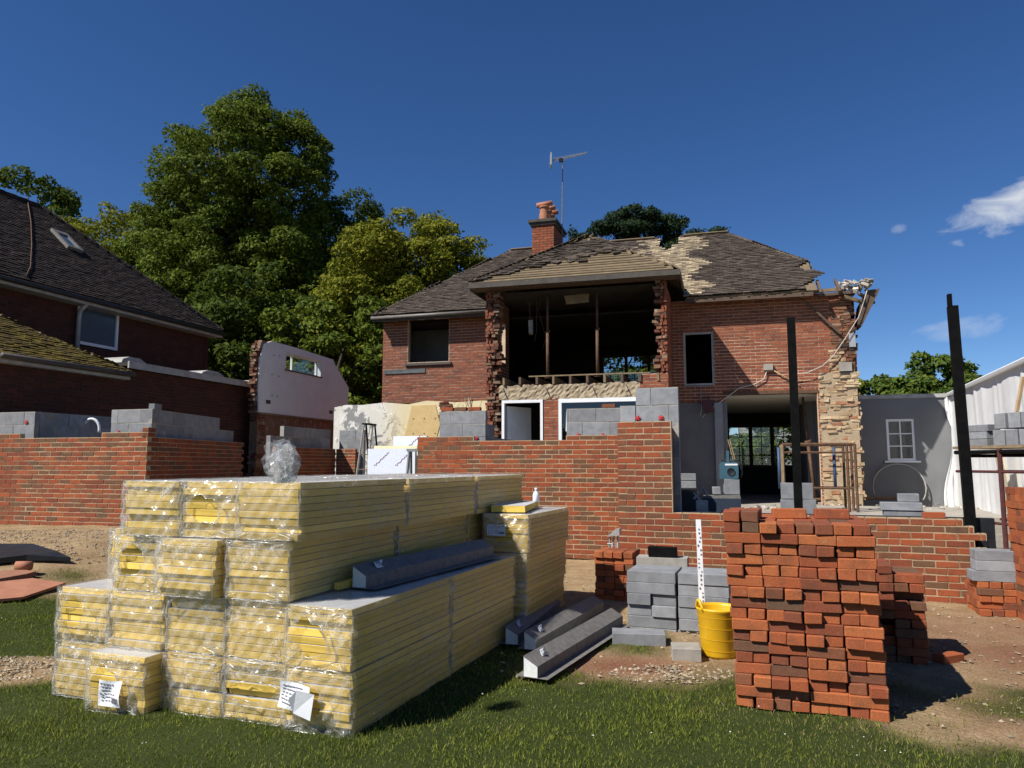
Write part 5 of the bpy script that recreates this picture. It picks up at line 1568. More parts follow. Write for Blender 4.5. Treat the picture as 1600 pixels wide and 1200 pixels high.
def crown_clumps(parts, n, rs, r):
    """parts: ellipsoids (x, y, z, rx, ry, rz, weight)"""
    out = []
    tot = sum(p[6] for p in parts)
    for p in parts:
        for i in range(int(n * p[6] / tot)):
            d = Vector((r.gauss(0, 1), r.gauss(0, 1), r.gauss(0, 1))).normalized()
            q = .62 + .38 * r.random() ** .5
            if r.random() < .15: q *= r.random()
            s = rs * r.uniform(.55, 1.25)
            out.append((p[0] + d.x * p[3] * q, p[1] + d.y * p[4] * q, p[2] + d.z * p[5] * q, s, s * r.uniform(.5, .8)))
    return out
def tree(name, label, u, Y, parts, n, rs, per, size, mat, seed, cat='tree', trunk=.3, group='trees behind the houses', limbs=9):
    """parts relative to the foot of the trunk"""
    r = random.Random(seed)
    X = (u - 800) / FPX * Y
    z0 = float(gz(X, min(Y, 30)))
    t = thing(name, label, cat, (X, Y, z0), 0, group)
    cl = crown_clumps(parts, n, rs, r)
    link('crown', leaf_mesh('crown', cl, per, size, mat, seed), t)
    mb = MB()
    top = max(p[2] + p[5] * .4 for p in parts)
    pts = [(r.uniform(-.1, .1) * i, r.uniform(-.1, .1) * i, top * i / 6) for i in range(7)]
    mb.tube(pts, [trunk * (1.25 - i * .18) for i in range(7)], 8)
    for i in range(limbs):
        a = cl[r.randrange(len(cl))]; f = r.uniform(.25, .7); p0 = Vector(pts[0]).lerp(Vector(pts[-1]), f)
        p1 = Vector(a[:3]); mid = p0.lerp(p1, .5) + Vector((0, 0, r.uniform(.1, .6)))
        mb.tube([p0, mid, p1], [trunk * .4, trunk * .25, trunk * .08], 6)
    mb.build('trunk', M_BARK, t, True)
    return t
tree('broadleaf_tree', 'tallest dark green tree rising behind the white gable', 365, 34, [(0.2, 0, 13.5, 4.0, 3.6, 4.9, 3), (.3, 0, 17.2, 1.4, 1.4, 1.3, .25), (2.4, 0, 15.8, 1.3, 1.4, 1.6, .25), (-3.2, 0, 12.6, 1.6, 1.5, 1.6, .3), (1.6, 0, 14.2, 2.4, 2.4, 3.4, .7), (-1.7, 0, 14.3, 2.2, 2.4, 3.4, .7), (-.6, 0, 9.0, 4.9, 4.2, 4.5, 3), (1.8, -.5, 7.5, 4.4, 4, 4.5, 2), (-3.6, -.3, 7.4, 3.3, 3, 4.2, 1.4), (-2.6, 0, 11.6, 1.9, 2, 2.0, .5), (0.5, -1, 3.5, 4.5, 3, 3.2, 1)], 900, .68, 215, .084, M_LEAF_M, 21, trunk=.45, limbs=22)
tree('broadleaf_tree', 'pale green tree above the neighbouring roof left of the tallest', 165, 37, [(0, 0, 9.5, 4.4, 4, 4.7, 1), (-2.5, 0, 8.5, 3, 3, 4, .6), (2.4, -1, 6.5, 3.5, 3, 4.5, .8)], 380, .75, 210, .088, M_LEAF_Y, 22)
tree('broadleaf_tree', 'dark tree top at the far left above the roof ridge', 25, 42, [(-.3, 0, 14.6, 3.0, 3, 3.6, 1), (-1, 0, 7, 3, 3, 5, 1)], 80, 1.0, 170, .15, M_LEAF_D, 23)
tree('broadleaf_tree', 'dark green tree between the tallest and the yellow-green one', 535, 38, [(0, 0, 11.2, 2.9, 3, 3.8, 1), (-1.8, 0, 8, 3.4, 3, 4.5, 1), (1.5, 0, 8.0, 2.8, 3, 4.0, .6)], 340, .75, 210, .088, M_LEAF_D, 24)
tree('broadleaf_tree', 'yellow-green rounded tree left of the house roof', 640, 29.5, [(0, 0, 7.6, 3.2, 3, 3.5, 1), (-2.2, 0, 6.0, 2.5, 2.5, 3.0, .7), (1.5, 0, 6.4, 1.9, 2, 2.6, .4), (-.5, -.5, 4.0, 3.4, 2.5, 2.8, .6), (2.3, 0, 6.2, 1.7, 1.8, 2.3, .35), (0, 0, 6, 2.2, 2, 3, .4), (1.2, -.5, 8.4, 2.0, 2, 2.2, .4), (-1.6, -.3, 8.2, 1.8, 2, 2.2, .4)], 560, .6, 240, .078, M_LEAF_Y, 25)
tree('broadleaf_tree', 'shaded green tree filling the gap left of the house wing', 520, 26.5, [(0.4, 0, 4.0, 2.1, 2, 3.3, 1), (-1.8, 1, 3.2, 2.2, 2, 3.2, .8), (1.2, 1.2, 3.0, 1.8, 1.8, 2.6, .6)], 110, .65, 190, .11, M_LEAF_M, 26, trunk=.2)
tree('broadleaf_tree', 'deep shaded tree low behind the neighbouring house corner', 405, 29, [(0, 0, 4.6, 3.2, 2.5, 4.2, 1), (-2.4, 0, 4.0, 2.4, 2.4, 3.6, .6)], 110, .8, 190, .12, M_LEAF_D, 27, trunk=.25)
def pine():
    r = random.Random(9); u, Y = 1012, 48
    X = (u - 800) / FPX * Y
    t = thing('pine_tree', 'dark pine top showing over the house ridge', 'tree', (X, Y, .4), 0, 'trees behind the houses')
    cl = [(r.gauss(0, 2.0), r.uniform(-1.5, 1.5), 16.6 + r.uniform(-1.8, 1.2) - abs(r.gauss(0, .3)), r.uniform(.4, .85), r.uniform(.35, .6)) for i in range(95)]
    cl = [(a, b, c - .18 * a * a * .3, d, e) for a, b, c, d, e in cl]
    link('crown', leaf_mesh('crown', cl, 230, .10, M_NEEDLE, 31, .1, .3), t)
    mb = MB(); mb.tube([(0, 0, 0), (.2, 0, 7), (0, 0, 17)], [.35, .25, .08], 8)
    for i in range(14):
        a = cl[i]; mb.tube([(0.05, 0, 11 + i * .35), a[:3]], [.1, .03], 6)
    mb.build('trunk', M_BARK, t, True)
pine()
tree('laurel_bush', 'glossy laurel bush showing above the annexe roof', 1455, 25, [(0, 0, 2.9, 1.7, 1.5, 1.75, 1), (-1.1, 0, 2.4, 1.0, 1.2, 1.6, .5), (1.2, 0, 2.5, .9, 1.2, 1.5, .5)], 190, .40, 190, .085, M_LAUREL, 33, 'bush', .08, 'bushes behind the houses')
tree('garden_hedge', 'leafy hedge seen through the rear windows', 1150, 33, [(0, 0, 1.6, 6, 1.2, 1.6, 1)], 130, .7, 120, .12, M_LEAF_M, 34, 'hedge', .08, 'bushes behind the houses')
tree('garden_tree', 'leafy tree seen through the upper rear window', 985, 38, [(0.8, 0, 5.0, 3.6, 2, 3.8, 1)], 110, .8, 150, .13, M_LEAF_M, 35, 'tree', .2, 'bushes behind the houses')
tree('garden_bush', 'small leafy bush beside the annexe at the house corner', 1352, 26, [(0, 0, 2.3, .8, .8, 1.6, 1)], 30, .4, 110, .11, M_LEAF_M, 36, 'bush', .06, 'bushes behind the houses')
tree('boundary_hedge', 'low green hedge beyond the sheeted wall at right', 1650, 25, [(3, 0, 1.3, 9, 1.2, 1.3, 1)], 170, .7, 130, .12, M_LEAF_M, 41, 'hedge', .08, 'bushes behind the houses')
def far_house():
    p = at(1225, 700, 42)
    t = thing('far_house', 'pale weatherboarded house glimpsed through the ground floor rear window', 'house', (p.x, p.y, .4), -TH)
    mb = MB(); mb.box(-2.4, 2.6, 0, 5, 0, 4.6); mb.build('wall', M_PLASTER, t)
    for k in range(22):
        mb = MB(); mb.box(-2.42, 2.62, -.03, 0, .2 * k, .2 * k + .17); mb.build('weatherboard', M_WHITE_DIRTY, t)
    mb = MB(); mb.prism([(-2.8, 4.6), (3.0, 4.6), (.1, 7)], -.3, 5.3); mb.build('roof', M_TILE, t)
far_house()

# ------------------------------------------------------------------ shrink-wrapped insulation packs
PKW, PKL, NB_, BT = 0.45, 1.26, 8, 0.0425
PKH = NB_ * BT
def board_mesh(i):
    bm = bmesh.new()
    bmesh.ops.create_cube(bm, size=1)
    for v in bm.verts:
        v.co = Vector((v.co.x * (PKW - .016) + U(-.003, .003), v.co.y * PKL + U(-.006, .006), v.co.z * (BT - .0028)))
    bm.faces.ensure_lookup_table()
    for f in bm.faces:
        f.material_index = 1 if abs(f.normal.z) > .5 else 0
    # half-lapped ends: push the lower front edge back
    for v in bm.verts:
        if v.co.z < 0 and i % 2: v.co.y *= .992
    bmesh.ops.bevel(bm, geom=bm.edges[:], offset=.0022, segments=1, affect='EDGES', material=0)
    me = bpy.data.meshes.new('board'); bm.to_mesh(me); bm.free()
    me.materials.append(M_FOAM); me.materials.append(M_FOIL)
    return me
BOARDS = [board_mesh(i) for i in range(6)]
def wrap_mesh(seed):
    """clear film over front, right side and top, wrinkled, torn open in front"""
    r = random.Random(seed)
    bm = bmesh.new()
    ph = [r.uniform(0, 6.28) for _ in range(8)]
    hx, hz, hr, hr2 = r.uniform(-.08, .08), r.uniform(.12, .19), r.uniform(.09, .165), r.uniform(.06, .105)
    hole = r.random() < .72
    def wr(a, b):
        return .0045 * math.sin(a * 16 + b * 9 + ph[0] + 2 * math.sin(b * 7 + ph[1])) + .003 * math.sin(a * 31 - b * 23 + ph[2])
    def sheet(nu, nv_, fn, cut=None):
        g = [[bm.verts.new(fn(i / nu, j / nv_)) for j in range(nv_ + 1)] for i in range(nu + 1)]
        for i in range(nu):
            for j in range(nv_):
                if cut and cut((i + .5) / nu, (j + .5) / nv_): continue
                bm.faces.new((g[i][j], g[i + 1][j], g[i + 1][j + 1], g[i][j + 1]))
    o = .022
    def front(a, b):
        x = -PKW / 2 - .004 + (PKW + .008) * a; z = b * (PKH + .006)
        bulge = .022 * math.sin(math.pi * a) * math.sin(math.pi * b) - .020 * (max(0, abs(a - .5) - .44) / .06) ** 2
        edge = (1 if .02 < b < .98 else .3)
        return (x, -PKL / 2 - o - bulge - wr(a * PKW * 2.2, b * PKH * 2.2) * 1.5 * edge, z)
    def cutf(a, b):
        x, z = (a - .5) * PKW, b * PKH
        q = ((x - hx) / hr) ** 2 + ((z - hz) / hr2) ** 2
        an = math.atan2(z - hz, x - hx)
        return hole and q < 1 + .30 * math.sin(2 * an + ph[4]) + .18 * math.sin(5 * an + ph[5])
    sheet(40, 30, front, cutf)
    nfront = len(bm.faces)
    sheet(46, 12, lambda a, b: (PKW / 2 + .006 + abs(wr(a * PKL, b * PKH * 2)) * .6, -PKL / 2 - .012 + (PKL + .02) * a, b * (PKH + .006)))
    sheet(20, 40, lambda a, b: (-PKW / 2 - .004 + (PKW + .008) * a, -PKL / 2 - .014 + (PKL + .02) * b, PKH + .004 + max(0, wr(a * PKW * 1.5, b * PKL)) * .5))
    sheet(30, 8, lambda a, b: (-PKW / 2 - .006 - abs(wr(a * PKL, b * PKH)) * .6, -PKL / 2 - .012 + (PKL + .02) * a, b * (PKH + .006)))
    # rim of gathered film round the tear
    me = bpy.data.meshes.new('plastic_wrap'); bm.to_mesh(me); bm.free()
    me.polygons.foreach_set('use_smooth', [True] * len(me.polygons))
    me.materials.append(M_FILM); me.materials.append(M_FILM_FRONT)
    for pz in me.polygons:
        if pz.index < nfront: pz.material_index = 1
    rim = MB()
    def strand(pts, rr):
        rim.tube(pts, [max(.0008, rr * math.sin(math.pi * (i_ + .3) / (len(pts) - .4)) * r.uniform(.6, 1.3)) for i_ in range(len(pts))], 4)
    yf = lambda x, z: front(x / PKW + .5, z / PKH)[1] - .002
    if hole:
        for k in range(5):
            a0 = r.uniform(0, 6.28); da = r.uniform(.7, 2.0); q0 = r.uniform(.96, 1.18); pts = []
            for i in range(9):
                a = a0 + da * i / 8
                q = math.sqrt(max(.3, 1 + .30 * math.sin(2 * a + ph[4]) + .18 * math.sin(5 * a + ph[5]))) * q0
                x, z = max(-.222, min(.222, hx + hr * q * math.cos(a))), max(.005, min(PKH, hz + hr2 * q * math.sin(a)))
                pts.append((x, yf(x, z) - r.uniform(0, .006), z))
            strand(pts, .0045)
    for k in range(16):     # folds gathered at the corners and along the edges
        cx, cz = r.choice((-.21, .21)), r.choice((.015, PKH - .01))
        an = math.atan2(.16 - cz, -cx * .8) + r.uniform(-.75, .75); ln = r.uniform(.04, .16); pts = []
        for i in range(6):
            x, z = cx + math.cos(an) * ln * i / 5, cz + math.sin(an) * ln * i / 5 + r.uniform(-.004, .004)
            x, z = max(-.224, min(.224, x)), max(.004, min(PKH, z))
            pts.append((x, yf(x, z) - .001, z))
        strand(pts, r.uniform(.0015, .0045))
    for z0 in (.006, PKH - .002):
        pts = [(-.22 + .44 * i / 14, yf(-.22 + .44 * i / 14, z0) - .003, z0 + r.uniform(-.004, .004)) for i in range(15)]
        strand(pts, .005)
    for x0 in (-.224, .224):
        pts = [(x0 + r.uniform(-.003, .003), yf(x0, .02 + i * .03) - .002, .01 + i * .032) for i in range(11)]
        strand(pts, .005)
    return me, rim.mesh('wrap_fold', M_FILM2, True)
WRAPS = [wrap_mesh(100 + i) for i in range(9)]
def label_mesh(w_, h_, seed):
    r = random.Random(seed); mb = MB(); n, m = 8, 6
    f = lambda a, b: ((a - .5) * w_, -.004 - .012 * math.sin(a * 5 + seed) * math.sin(b * 4), (b - .5) * h_)
    for i in range(n):
        for j in range(m):
            mb.add([f(i / n, j / m), f((i + 1) / n, j / m), f((i + 1) / n, (j + 1) / m), f(i / n, (j + 1) / m)], [(0, 1, 2, 3)])
    for k in range(6):
        z = .36 - k * .13; a0 = r.uniform(.05, .15); a1 = r.uniform(.45, .95)
        for s_ in range(5):
            a, b = a0 + (a1 - a0) * s_ / 5, a0 + (a1 - a0) * (s_ + r.uniform(.5, .9)) / 5
            p, q = f(a, z + .5), f(b, z + .5)
            mb.box(p[0], q[0], p[1] - .004, p[1] - .002, p[2] - h_ * .02, p[2] + h_ * .02, 1)
    for k in range(9):
        a = .62 + k * .035; p = f(a, .25); mb.box(p[0], p[0] + w_ * .018, p[1] - .004, p[1] - .002, p[2] - h_ * .1, p[2] + h_ * .1, 1)
    return mb.mesh('paper_label', [M_PAPER, M_INK])
SO = ground(547, 1152); THS = R(20.3)
SM = Matrix.Translation((SO.x, SO.y, 0)) @ Matrix.Rotation(-THS, 4, 'Z')
TIER = ['bottom', 'second', 'third', 'top']
def pack(x, y, tier, lab, wrap=None, full=True, rot=0.0, z=None, nb_=NB_):
    """x: right edge offset, y: front offset in the stack frame"""
    p = SM @ Vector((x - PKW / 2, y + PKL / 2, 0))
    zz = (tier * (PKH + .008) + float(gz(p.x, p.y)) * .3 + .0) if z is None else z
    t = thing('insulation_pack', lab, 'insulation', (p.x, p.y, zz), -THS + rot, 'packs of yellow insulation boards')
    k0 = rng.randrange(6)
    for k in range(nb_):
        o = link('board', BOARDS[(k + k0) % 6], t)
        o.location = (U(-.0025, .0025), rng.choice((0, 0, .004, -.006, .016, .03)) + U(-.004, .006), BT * (k + .5))
        o.rotation_euler = (0, 0, U(-.004, .004))
    w = WRAPS[wrap % 9] if wrap is not None else WRAPS[rng.randrange(9)]
    link('plastic_wrap', w[0], t)
    if full:
        tag(link('wrap_fold', w[1], t), kind='stuff')
    return t
wi = 0
def row(n): return ['at the front', 'in the middle row', 'at the back'][n]
COLN = ['first from left', 'second from left', 'third from left', 'fourth from left', 'rightmost']
for tier in range(4):
    cols = {0: range(5), 1: range(5), 2: range(4), 3: range(3)}[tier]
    for c in cols:
        for rw in range(3):
            if tier in (0, 1, 2) and c not in (0, len(cols) - 1) and rw > 0: continue       # buried packs
            if tier in (0, 1) and c == 0 and rw > 0: continue
            if tier in (0, 1) and c == 4 and rw == 2: continue
            x = -2.25 + .45 * (c + 1) + c * .004
            y = rw * 1.30 + U(-.02, .02)
            rot = U(-.012, .012)
            if tier == 0 and c == 1: y -= .13; rot = .02
            if tier == 0 and c == 0: y += .02
            if tier == 2 and c == 0: y += .36 + (0.05 if rw else 0)
            if tier == 2 and c == 2 and rw == 0: y -= .10; rot = -.03
            if tier == 2: x -= .0
            if tier == 3:
                x = -2.25 + .45 * (c + 2) + .10
                if c == 0 and rw > 0: x -= .13
                if rw == 0: y -= .02
            if tier == 2 and c == 3: x += .01
            lab = 'wrapped yellow insulation pack, %s tier, %s, %s' % (TIER[tier], (COLN[c] if c < len(cols) - 1 else 'rightmost'), row(rw))
            t = pack(x, y, tier, lab, wi, True, rot); wi += 1
            if tier == 0 and c == 1 and rw == 0:
                o = link('paper_label', label_mesh(.17, .15, 3), t); o.location = (.02, -PKL / 2 - .055, .13)
            if tier == 0 and c == 4 and rw == 0:
                o = link('paper_label', label_mesh(.20, .15, 5), t); o.location = (-.11, -PKL / 2 - .055, .2); o.rotation_euler = (0, .12, 0)
                mb = MB(); mb.add([(-.05, 0, -.06), (.07, -.01, -.085), (.10, -.02, .06), (-.01, -.03, .075)], [(0, 1, 2, 3)]); mb.add([(-.05, 0, -.06), (-.01, -.03, .075), (-.06, -.03, .02)], [(0, 1, 2)])
                o = mb.build('torn_label_flap', M_PAPER, t); o.location = (-.05, -PKL / 2 - .075, .18)
# separate column at the right rear
for k in range(3):
    t = pack(.07 + .02 * k, 2.72 + U(-.02, .02), k, 'wrapped insulation pack in the detached right rear pile, %s of three' % ['lowest', 'middle', 'uppermost'][k], k + 3, True, U(-.02, .02))
    if k == 2:
        o = link('paper_label', label_mesh(.18, .10, 8), t); o.location = (-.07, -PKL / 2 - .05, .2)
        zt_ = t.location.z + PKH
p = SM @ Vector((-.22, 2.72 + .55, 0))
mb = MB(); mb.box(-.16, .16, -.45, .45, 0, .06, 0, None, .003); mb.m[-6:] = [1, 1, 0, 0, 0, 0]
tag(mb.build('insulation_offcut', [M_FOAM, M_FOIL], None, False, (p.x, p.y, zt_ + .012), -THS + .18), 'loose insulation offcut lying on the right rear pile', 'insulation')
p = SM @ Vector((-.10, 2.72 + .82, 0))
bt = thing('white_bottle', 'small white plastic bottle standing on the insulation offcut', 'bottle', (p.x, p.y, zt_ + .074))
mb = MB(); mb.lathe([(.028, 0), (.034, .008), (.034, .07), (.028, .09), (.013, .105), (.012, .115)], 16); mb.build('body', M_WHITE, bt, True)
mb = MB(); mb.lathe([(.015, .115), (.015, .138), (.006, .142)], 12); mb.build('cap', M_WHITE, bt, True)
# crumpled film bundle standing on the stack
zc = 4 * (PKH + .008) + .004
p = CAM + ray(441, 754) * ((zc - CAMZ) / ray(441, 754).z)
def crumple(name, rx, rz, seed, loc, label):
    """a bunch of stiff creased film: several folded sheets gathered at the foot"""
    r = random.Random(seed)
    t = thing(name, label, 'plastic film', loc)
    for k in range(9):
        az = k * .7 + r.uniform(-.3, .3); n = 7
        lean, tw, hh, ww = r.uniform(-.35, .35), r.uniform(-1.2, 1.2), rz * r.uniform(.6, 1.05), rx * r.uniform(1.0, 1.9)
        bm = bmesh.new(); g = []
        for i in range(n + 1):
            row_ = []
            for j in range(n + 1):
                a, b = i / n - .5, j / n
                fan = .45 + .75 * math.sin(math.pi * min(1, b * .75 + .12))
                x = a * ww * fan + r.uniform(-.012, .012); y = .03 * math.sin(a * 7 + k) * b + r.uniform(-.014, .014) + lean * b * rx
                ang = az + tw * b * .4
                row_.append(bm.verts.new((x * math.cos(ang) - y * math.sin(ang), x * math.sin(ang) + y * math.cos(ang), b * hh + r.uniform(-.008, .012) * (b > 0))))
            g.append(row_)
        for i in range(n):
            for j in range(n):
                bm.faces.new((g[i][j], g[i + 1][j], g[i + 1][j + 1], g[i][j + 1]))
        me = bpy.data.meshes.new('film_fold'); bm.to_mesh(me); bm.free(); me.materials.append(M_FILM2)
        link('film_fold', me, t)
crumple('crumpled_film', .10, .235, 4, (p.x, p.y, 4 * (PKH + .008) + .002), 'crumpled clear film bundle standing on top of the insulation stack')

# ------------------------------------------------------------------ insulated steel lintels
def lintel(label, near, far, z, flip=False, Lx=None, roll=0.0, dx=0.0):
    near, far = Vector((near[0], near[1], 0)), Vector((far[0], far[1], 0))
    d = far - near; Ln = Lx or d.length; ang = math.atan2(d.y, d.x) - math.pi / 2
    t = thing('steel_lintel', label, 'lintel', (near.x, near.y, z), ang, 'insulated steel lintels')
    sgn = -1 if flip else 1
    core = [(-.045, .004), (.075, .004), (.075, .105), (-.045, .185)]
    f = lambda pts: [(sgn * a * .85, b * .72) for a, b in pts]
    mb = MB(); mb.prism(f(core), .004, Ln - .004); mb.build('polystyrene_core', M_EPS, t)
    mb = MB(); mb.prism(f([(-.05, .19), (.079, .108), (.0815, .112), (-.047, .195)]), 0, Ln); mb.build('sloping_plate', M_GALV, t)
    mb = MB(); mb.prism(f([(.0785, .004), (.0815, .004), (.0815, .112), (.0785, .108)]), 0, Ln); mb.build('web', M_GALV, t)
    mb = MB(); mb.prism(f([(-.12, .0), (.17, .0), (.17, .0035), (-.12, .0035)]), 0, Ln); mb.build('flange', M_GALV, t)
    o = link('paper_label', label_mesh(.09, .05, 6), t); o.rotation_euler = (-math.pi / 2 + .9, 0, math.pi / 2); o.location = (sgn * .012, .22, .122)
    return t
g1, g2 = ground(826, 1068), ground(962, 980)
lintel('nearest grey steel lintel lying on the grass, white foam end', (g1.x, g1.y), (g2.x, g2.y), .03)
g1, g2 = ground(826, 1022), ground(935, 958)
lintel('middle grey steel lintel in shadow between the stack and another', (g1.x, g1.y), (g2.x, g2.y + .1), .025)
g1, g2 = ground(797, 1012), ground(868, 962)
lintel('rear grey steel lintel half hidden beside the insulation stack', (g1.x, g1.y), (g2.x, g2.y + .3), .02)
a = SM @ Vector((-.30, .52, 0)); b = SM @ Vector((-.16, 2.35, 0))
lintel('grey steel lintel lying on the second tier of insulation', (a.x, a.y), (b.x, b.y), 2 * (PKH + .008) + .012)
a = SM @ Vector((-.385, .42, 0)); b = SM @ Vector((-.33, 2.3, 0))
dd = (b - a); mb = MB(); mb.box(-.02, .02, 0, dd.length, 0, .045, 0, None, .003)
tag(mb.build('foam_strip', M_FOAM, None, False, (a.x, a.y, 2 * (PKH + .008) + .012), math.atan2(dd.y, dd.x) - math.pi / 2), 'long thin yellow foam strip beside the lintel on the stack', 'insulation')

# ------------------------------------------------------------------ brick piles
BD = (0.215, 0.1025, 0.0655)
def pile(origin, th, ncol, ncourse, rows, label_fmt, group, mat=None, lean=0.0, top=None, seed=1, front_things=True, jit=.012, header_first=True, side_things=True, missing=.0):
    """courses of headers and stretchers; front bricks are things, the buried core one joined object"""
    r = random.Random(seed)
    mat = mat or M_BR_PILE
    M0 = Matrix.Translation(origin) @ Matrix.Rotation(-th, 4, 'Z')
    core = []
    for k in range(ncourse):
        z = k * .0665 + .033
        sx = lean * k * .0665 + r.uniform(-.006, .006)
        lim = top(k) if top else (0, ncol)
        hd = (k % 2 == 0) == header_first
        idx = 0
        if hd:
            for c in range(ncol * 2):
                x = c * .1075 + .054
                if not (lim[0] * .215 - .01 <= x <= lim[1] * .215 + .01): continue
                idx += 1
                for b in range(max(1, rows // 2)):
                    y = .1075 + b * .217
                    pr = r.choice([0, 0, -.008, -.02, .012, -.03]) + r.uniform(-jit, jit) if b == 0 else r.uniform(-jit, jit)
                    core.append((M0 @ Matrix.Translation((x + sx + r.uniform(-.004, .004), y + pr, z)) @ Matrix.Rotation(math.pi / 2 + r.uniform(-.04, .04), 4, 'Z'), b == 0, k, idx))
        else:
            for c in range(ncol):
                x = c * .216 + .108
                if not (lim[0] * .215 - .01 <= x <= lim[1] * .215 + .01): continue
                idx += 1
                for b in range(rows):
                    y = .053 + b * .1085
                    core.append((M0 @ Matrix.Translation((x + sx + r.uniform(-.004, .004), y + r.uniform(-jit, jit), z)) @ Matrix.Rotation(r.uniform(-.02, .02), 4, 'Z'), b == 0, k, idx))
    rest = MB()
    nmax = ncourse
    tmax = {}
    for _, f, k, i in core: tmax[(k, )] = max(tmax.get((k,), 0), i)
    for M, front, k, i in core:
        istop = k >= nmax - 2
        if (front and front_things):
            if r.random() < missing and not istop: continue
            o = link('loose_brick', unit('loose_brick', BD, mat, 6, .005, .003)); o.matrix_world = M
            fromtop = nmax - k
            tag(o, label_fmt % ('top' if fromtop == 1 else ORD[fromtop] if fromtop <= 20 else 'lowest', ORD[i] if i <= 20 else 'last'), 'brick', group)
        else:
            rest.box(-BD[0] / 2, BD[0] / 2, -BD[1] / 2, BD[1] / 2, -BD[2] / 2, BD[2] / 2, 0, M, .0015)
    if rest.v:
        o = rest.build('brick_pile_core', mat); tag(o, 'remaining bricks behind the front of the ' + group, 'bricks', kind='stuff')
pl_o = ground(1152, 1107)
def ptop(k):
    if k < 16: return (0, 4)
    if k == 16: return (0, 4)
    if k == 17: return (0, 4)
    return (0, 1)
pile((pl_o.x, pl_o.y, .0), R(19.5), 4, 17, 9, 'orange-red brick in the tall pile, %s course down, %s from left', 'tall pile of loose orange bricks', lean=-.045, seed=4, missing=.012, jit=.017)
# odd bricks on top of the tall pile
M0 = Matrix.Translation((pl_o.x, pl_o.y, 0)) @ Matrix.Rotation(-R(19.5), 4, 'Z')
zt_ = 17 * .0665
for i, (x, y, kz, a) in enumerate(((.0, .09, 0, 1.57), (.115, .10, 0, 1.55), (.02, .34, 0, 1.62), (.35, .45, 0, .1), (.62, .5, 0, .05), (.12, .36, 0, 1.5))):
    o = link('loose_brick', unit('loose_brick', BD, M_BR_PILE, 6, .005, .003)); o.matrix_world = M0 @ Matrix.Translation((x - .045 * zt_ + .05, y, zt_ + .033 + kz * .067)) @ Matrix.Rotation(a, 4, 'Z')
    tag(o, ['bright orange brick on the front left top corner of the tall pile, left one', 'bright orange brick on the top corner of the tall pile, right one', 'loose brick on the tall pile behind the front left corner pair',
            'loose brick on top of the tall pile, middle rear', 'loose brick on top of the tall pile, right rear', 'loose brick on top of the tall pile, left rear'][i], 'brick', 'tall pile of loose orange bricks')
p = ground(1352, 1032)
def ptop2(k): return (0, 2.0 if k < 9 else 1.5 if k < 10 else 1.0)
pile((p.x, p.y, 0), R(19.5), 2, 11, 5, 'dull red brick in the lower pile behind, %s course down, %s from left', 'lower pile behind the tall brick pile', top=ptop2, seed=7, jit=.02, mat=M_BR_NEW, missing=.06)
p = ground(930, 936)
pile((p.x, p.y, 0), R(20), 2, 8, 4, 'orange brick in the small stack left of grey blocks, %s course down, %s from left', 'small brick stack by the wall', seed=9, jit=.012, header_first=False)
p = ground(1531, 962)
pile((p.x, p.y, 0), R(18), 2, 5, 5, 'orange brick under the grey blocks at right edge, %s course down, %s from left', 'low brick stack at the right edge', seed=12, jit=.02)
for k in range(3):
    o = link('concrete_block', unit('block_flat', (.44, .215, .10), M_BLOCK)); o.matrix_world = Matrix.Translation((p.x, p.y, 5 * .0665 + .05 + k * .102)) @ Matrix.Rotation(-R(18), 4, 'Z') @ Matrix.Translation((.22 - (.04 if k == 0 else 0), .12, 0))
    tag(o, 'grey block on the low brick stack at right edge, ' + ['bottom', 'middle', 'top'][k] + ' of three', 'block', 'blocks on the right edge brick stack')
p = at(1622, 900, 6.9)
pile((p.x, p.y, 0), R(15), 3, 19, 6, 'orange brick in the pile cut by right edge, %s course down, %s from left', 'brick pile at the right edge', seed=14, jit=.018)
# a few bricks lying about
for i, (u, v, a) in enumerate(((1482, 1034, .4), (1440, 1012, 1.0))):
    q = ground(u, v); o = link('loose_brick', unit('loose_brick', BD, M_BR_PILE, 6, .005, .003)); o.matrix_world = Matrix.Translation((q.x, q.y, q.z + .03)) @ Matrix.Rotation(a, 4, 'Z')
    tag(o, ['single brick lying on the ground right of the tall pile', 'brick lying at the foot of the lower pile'][i], 'brick')
def on_wall_brick(M, x, k, lab):
    o = link('loose_brick', unit('brick', (0.215, 0.1025, 0.065), M_BR_NEW)); o.matrix_world = M @ Matrix.Translation((x, .05, k * .075 + .033)); tag(o, lab, 'brick')
on_wall_brick(PW, 3.50, 12, 'loose brick on the low wall near its toothed end')
on_wall_brick(PW, .97, 11, 'loose brick on the low wall beside the pier')

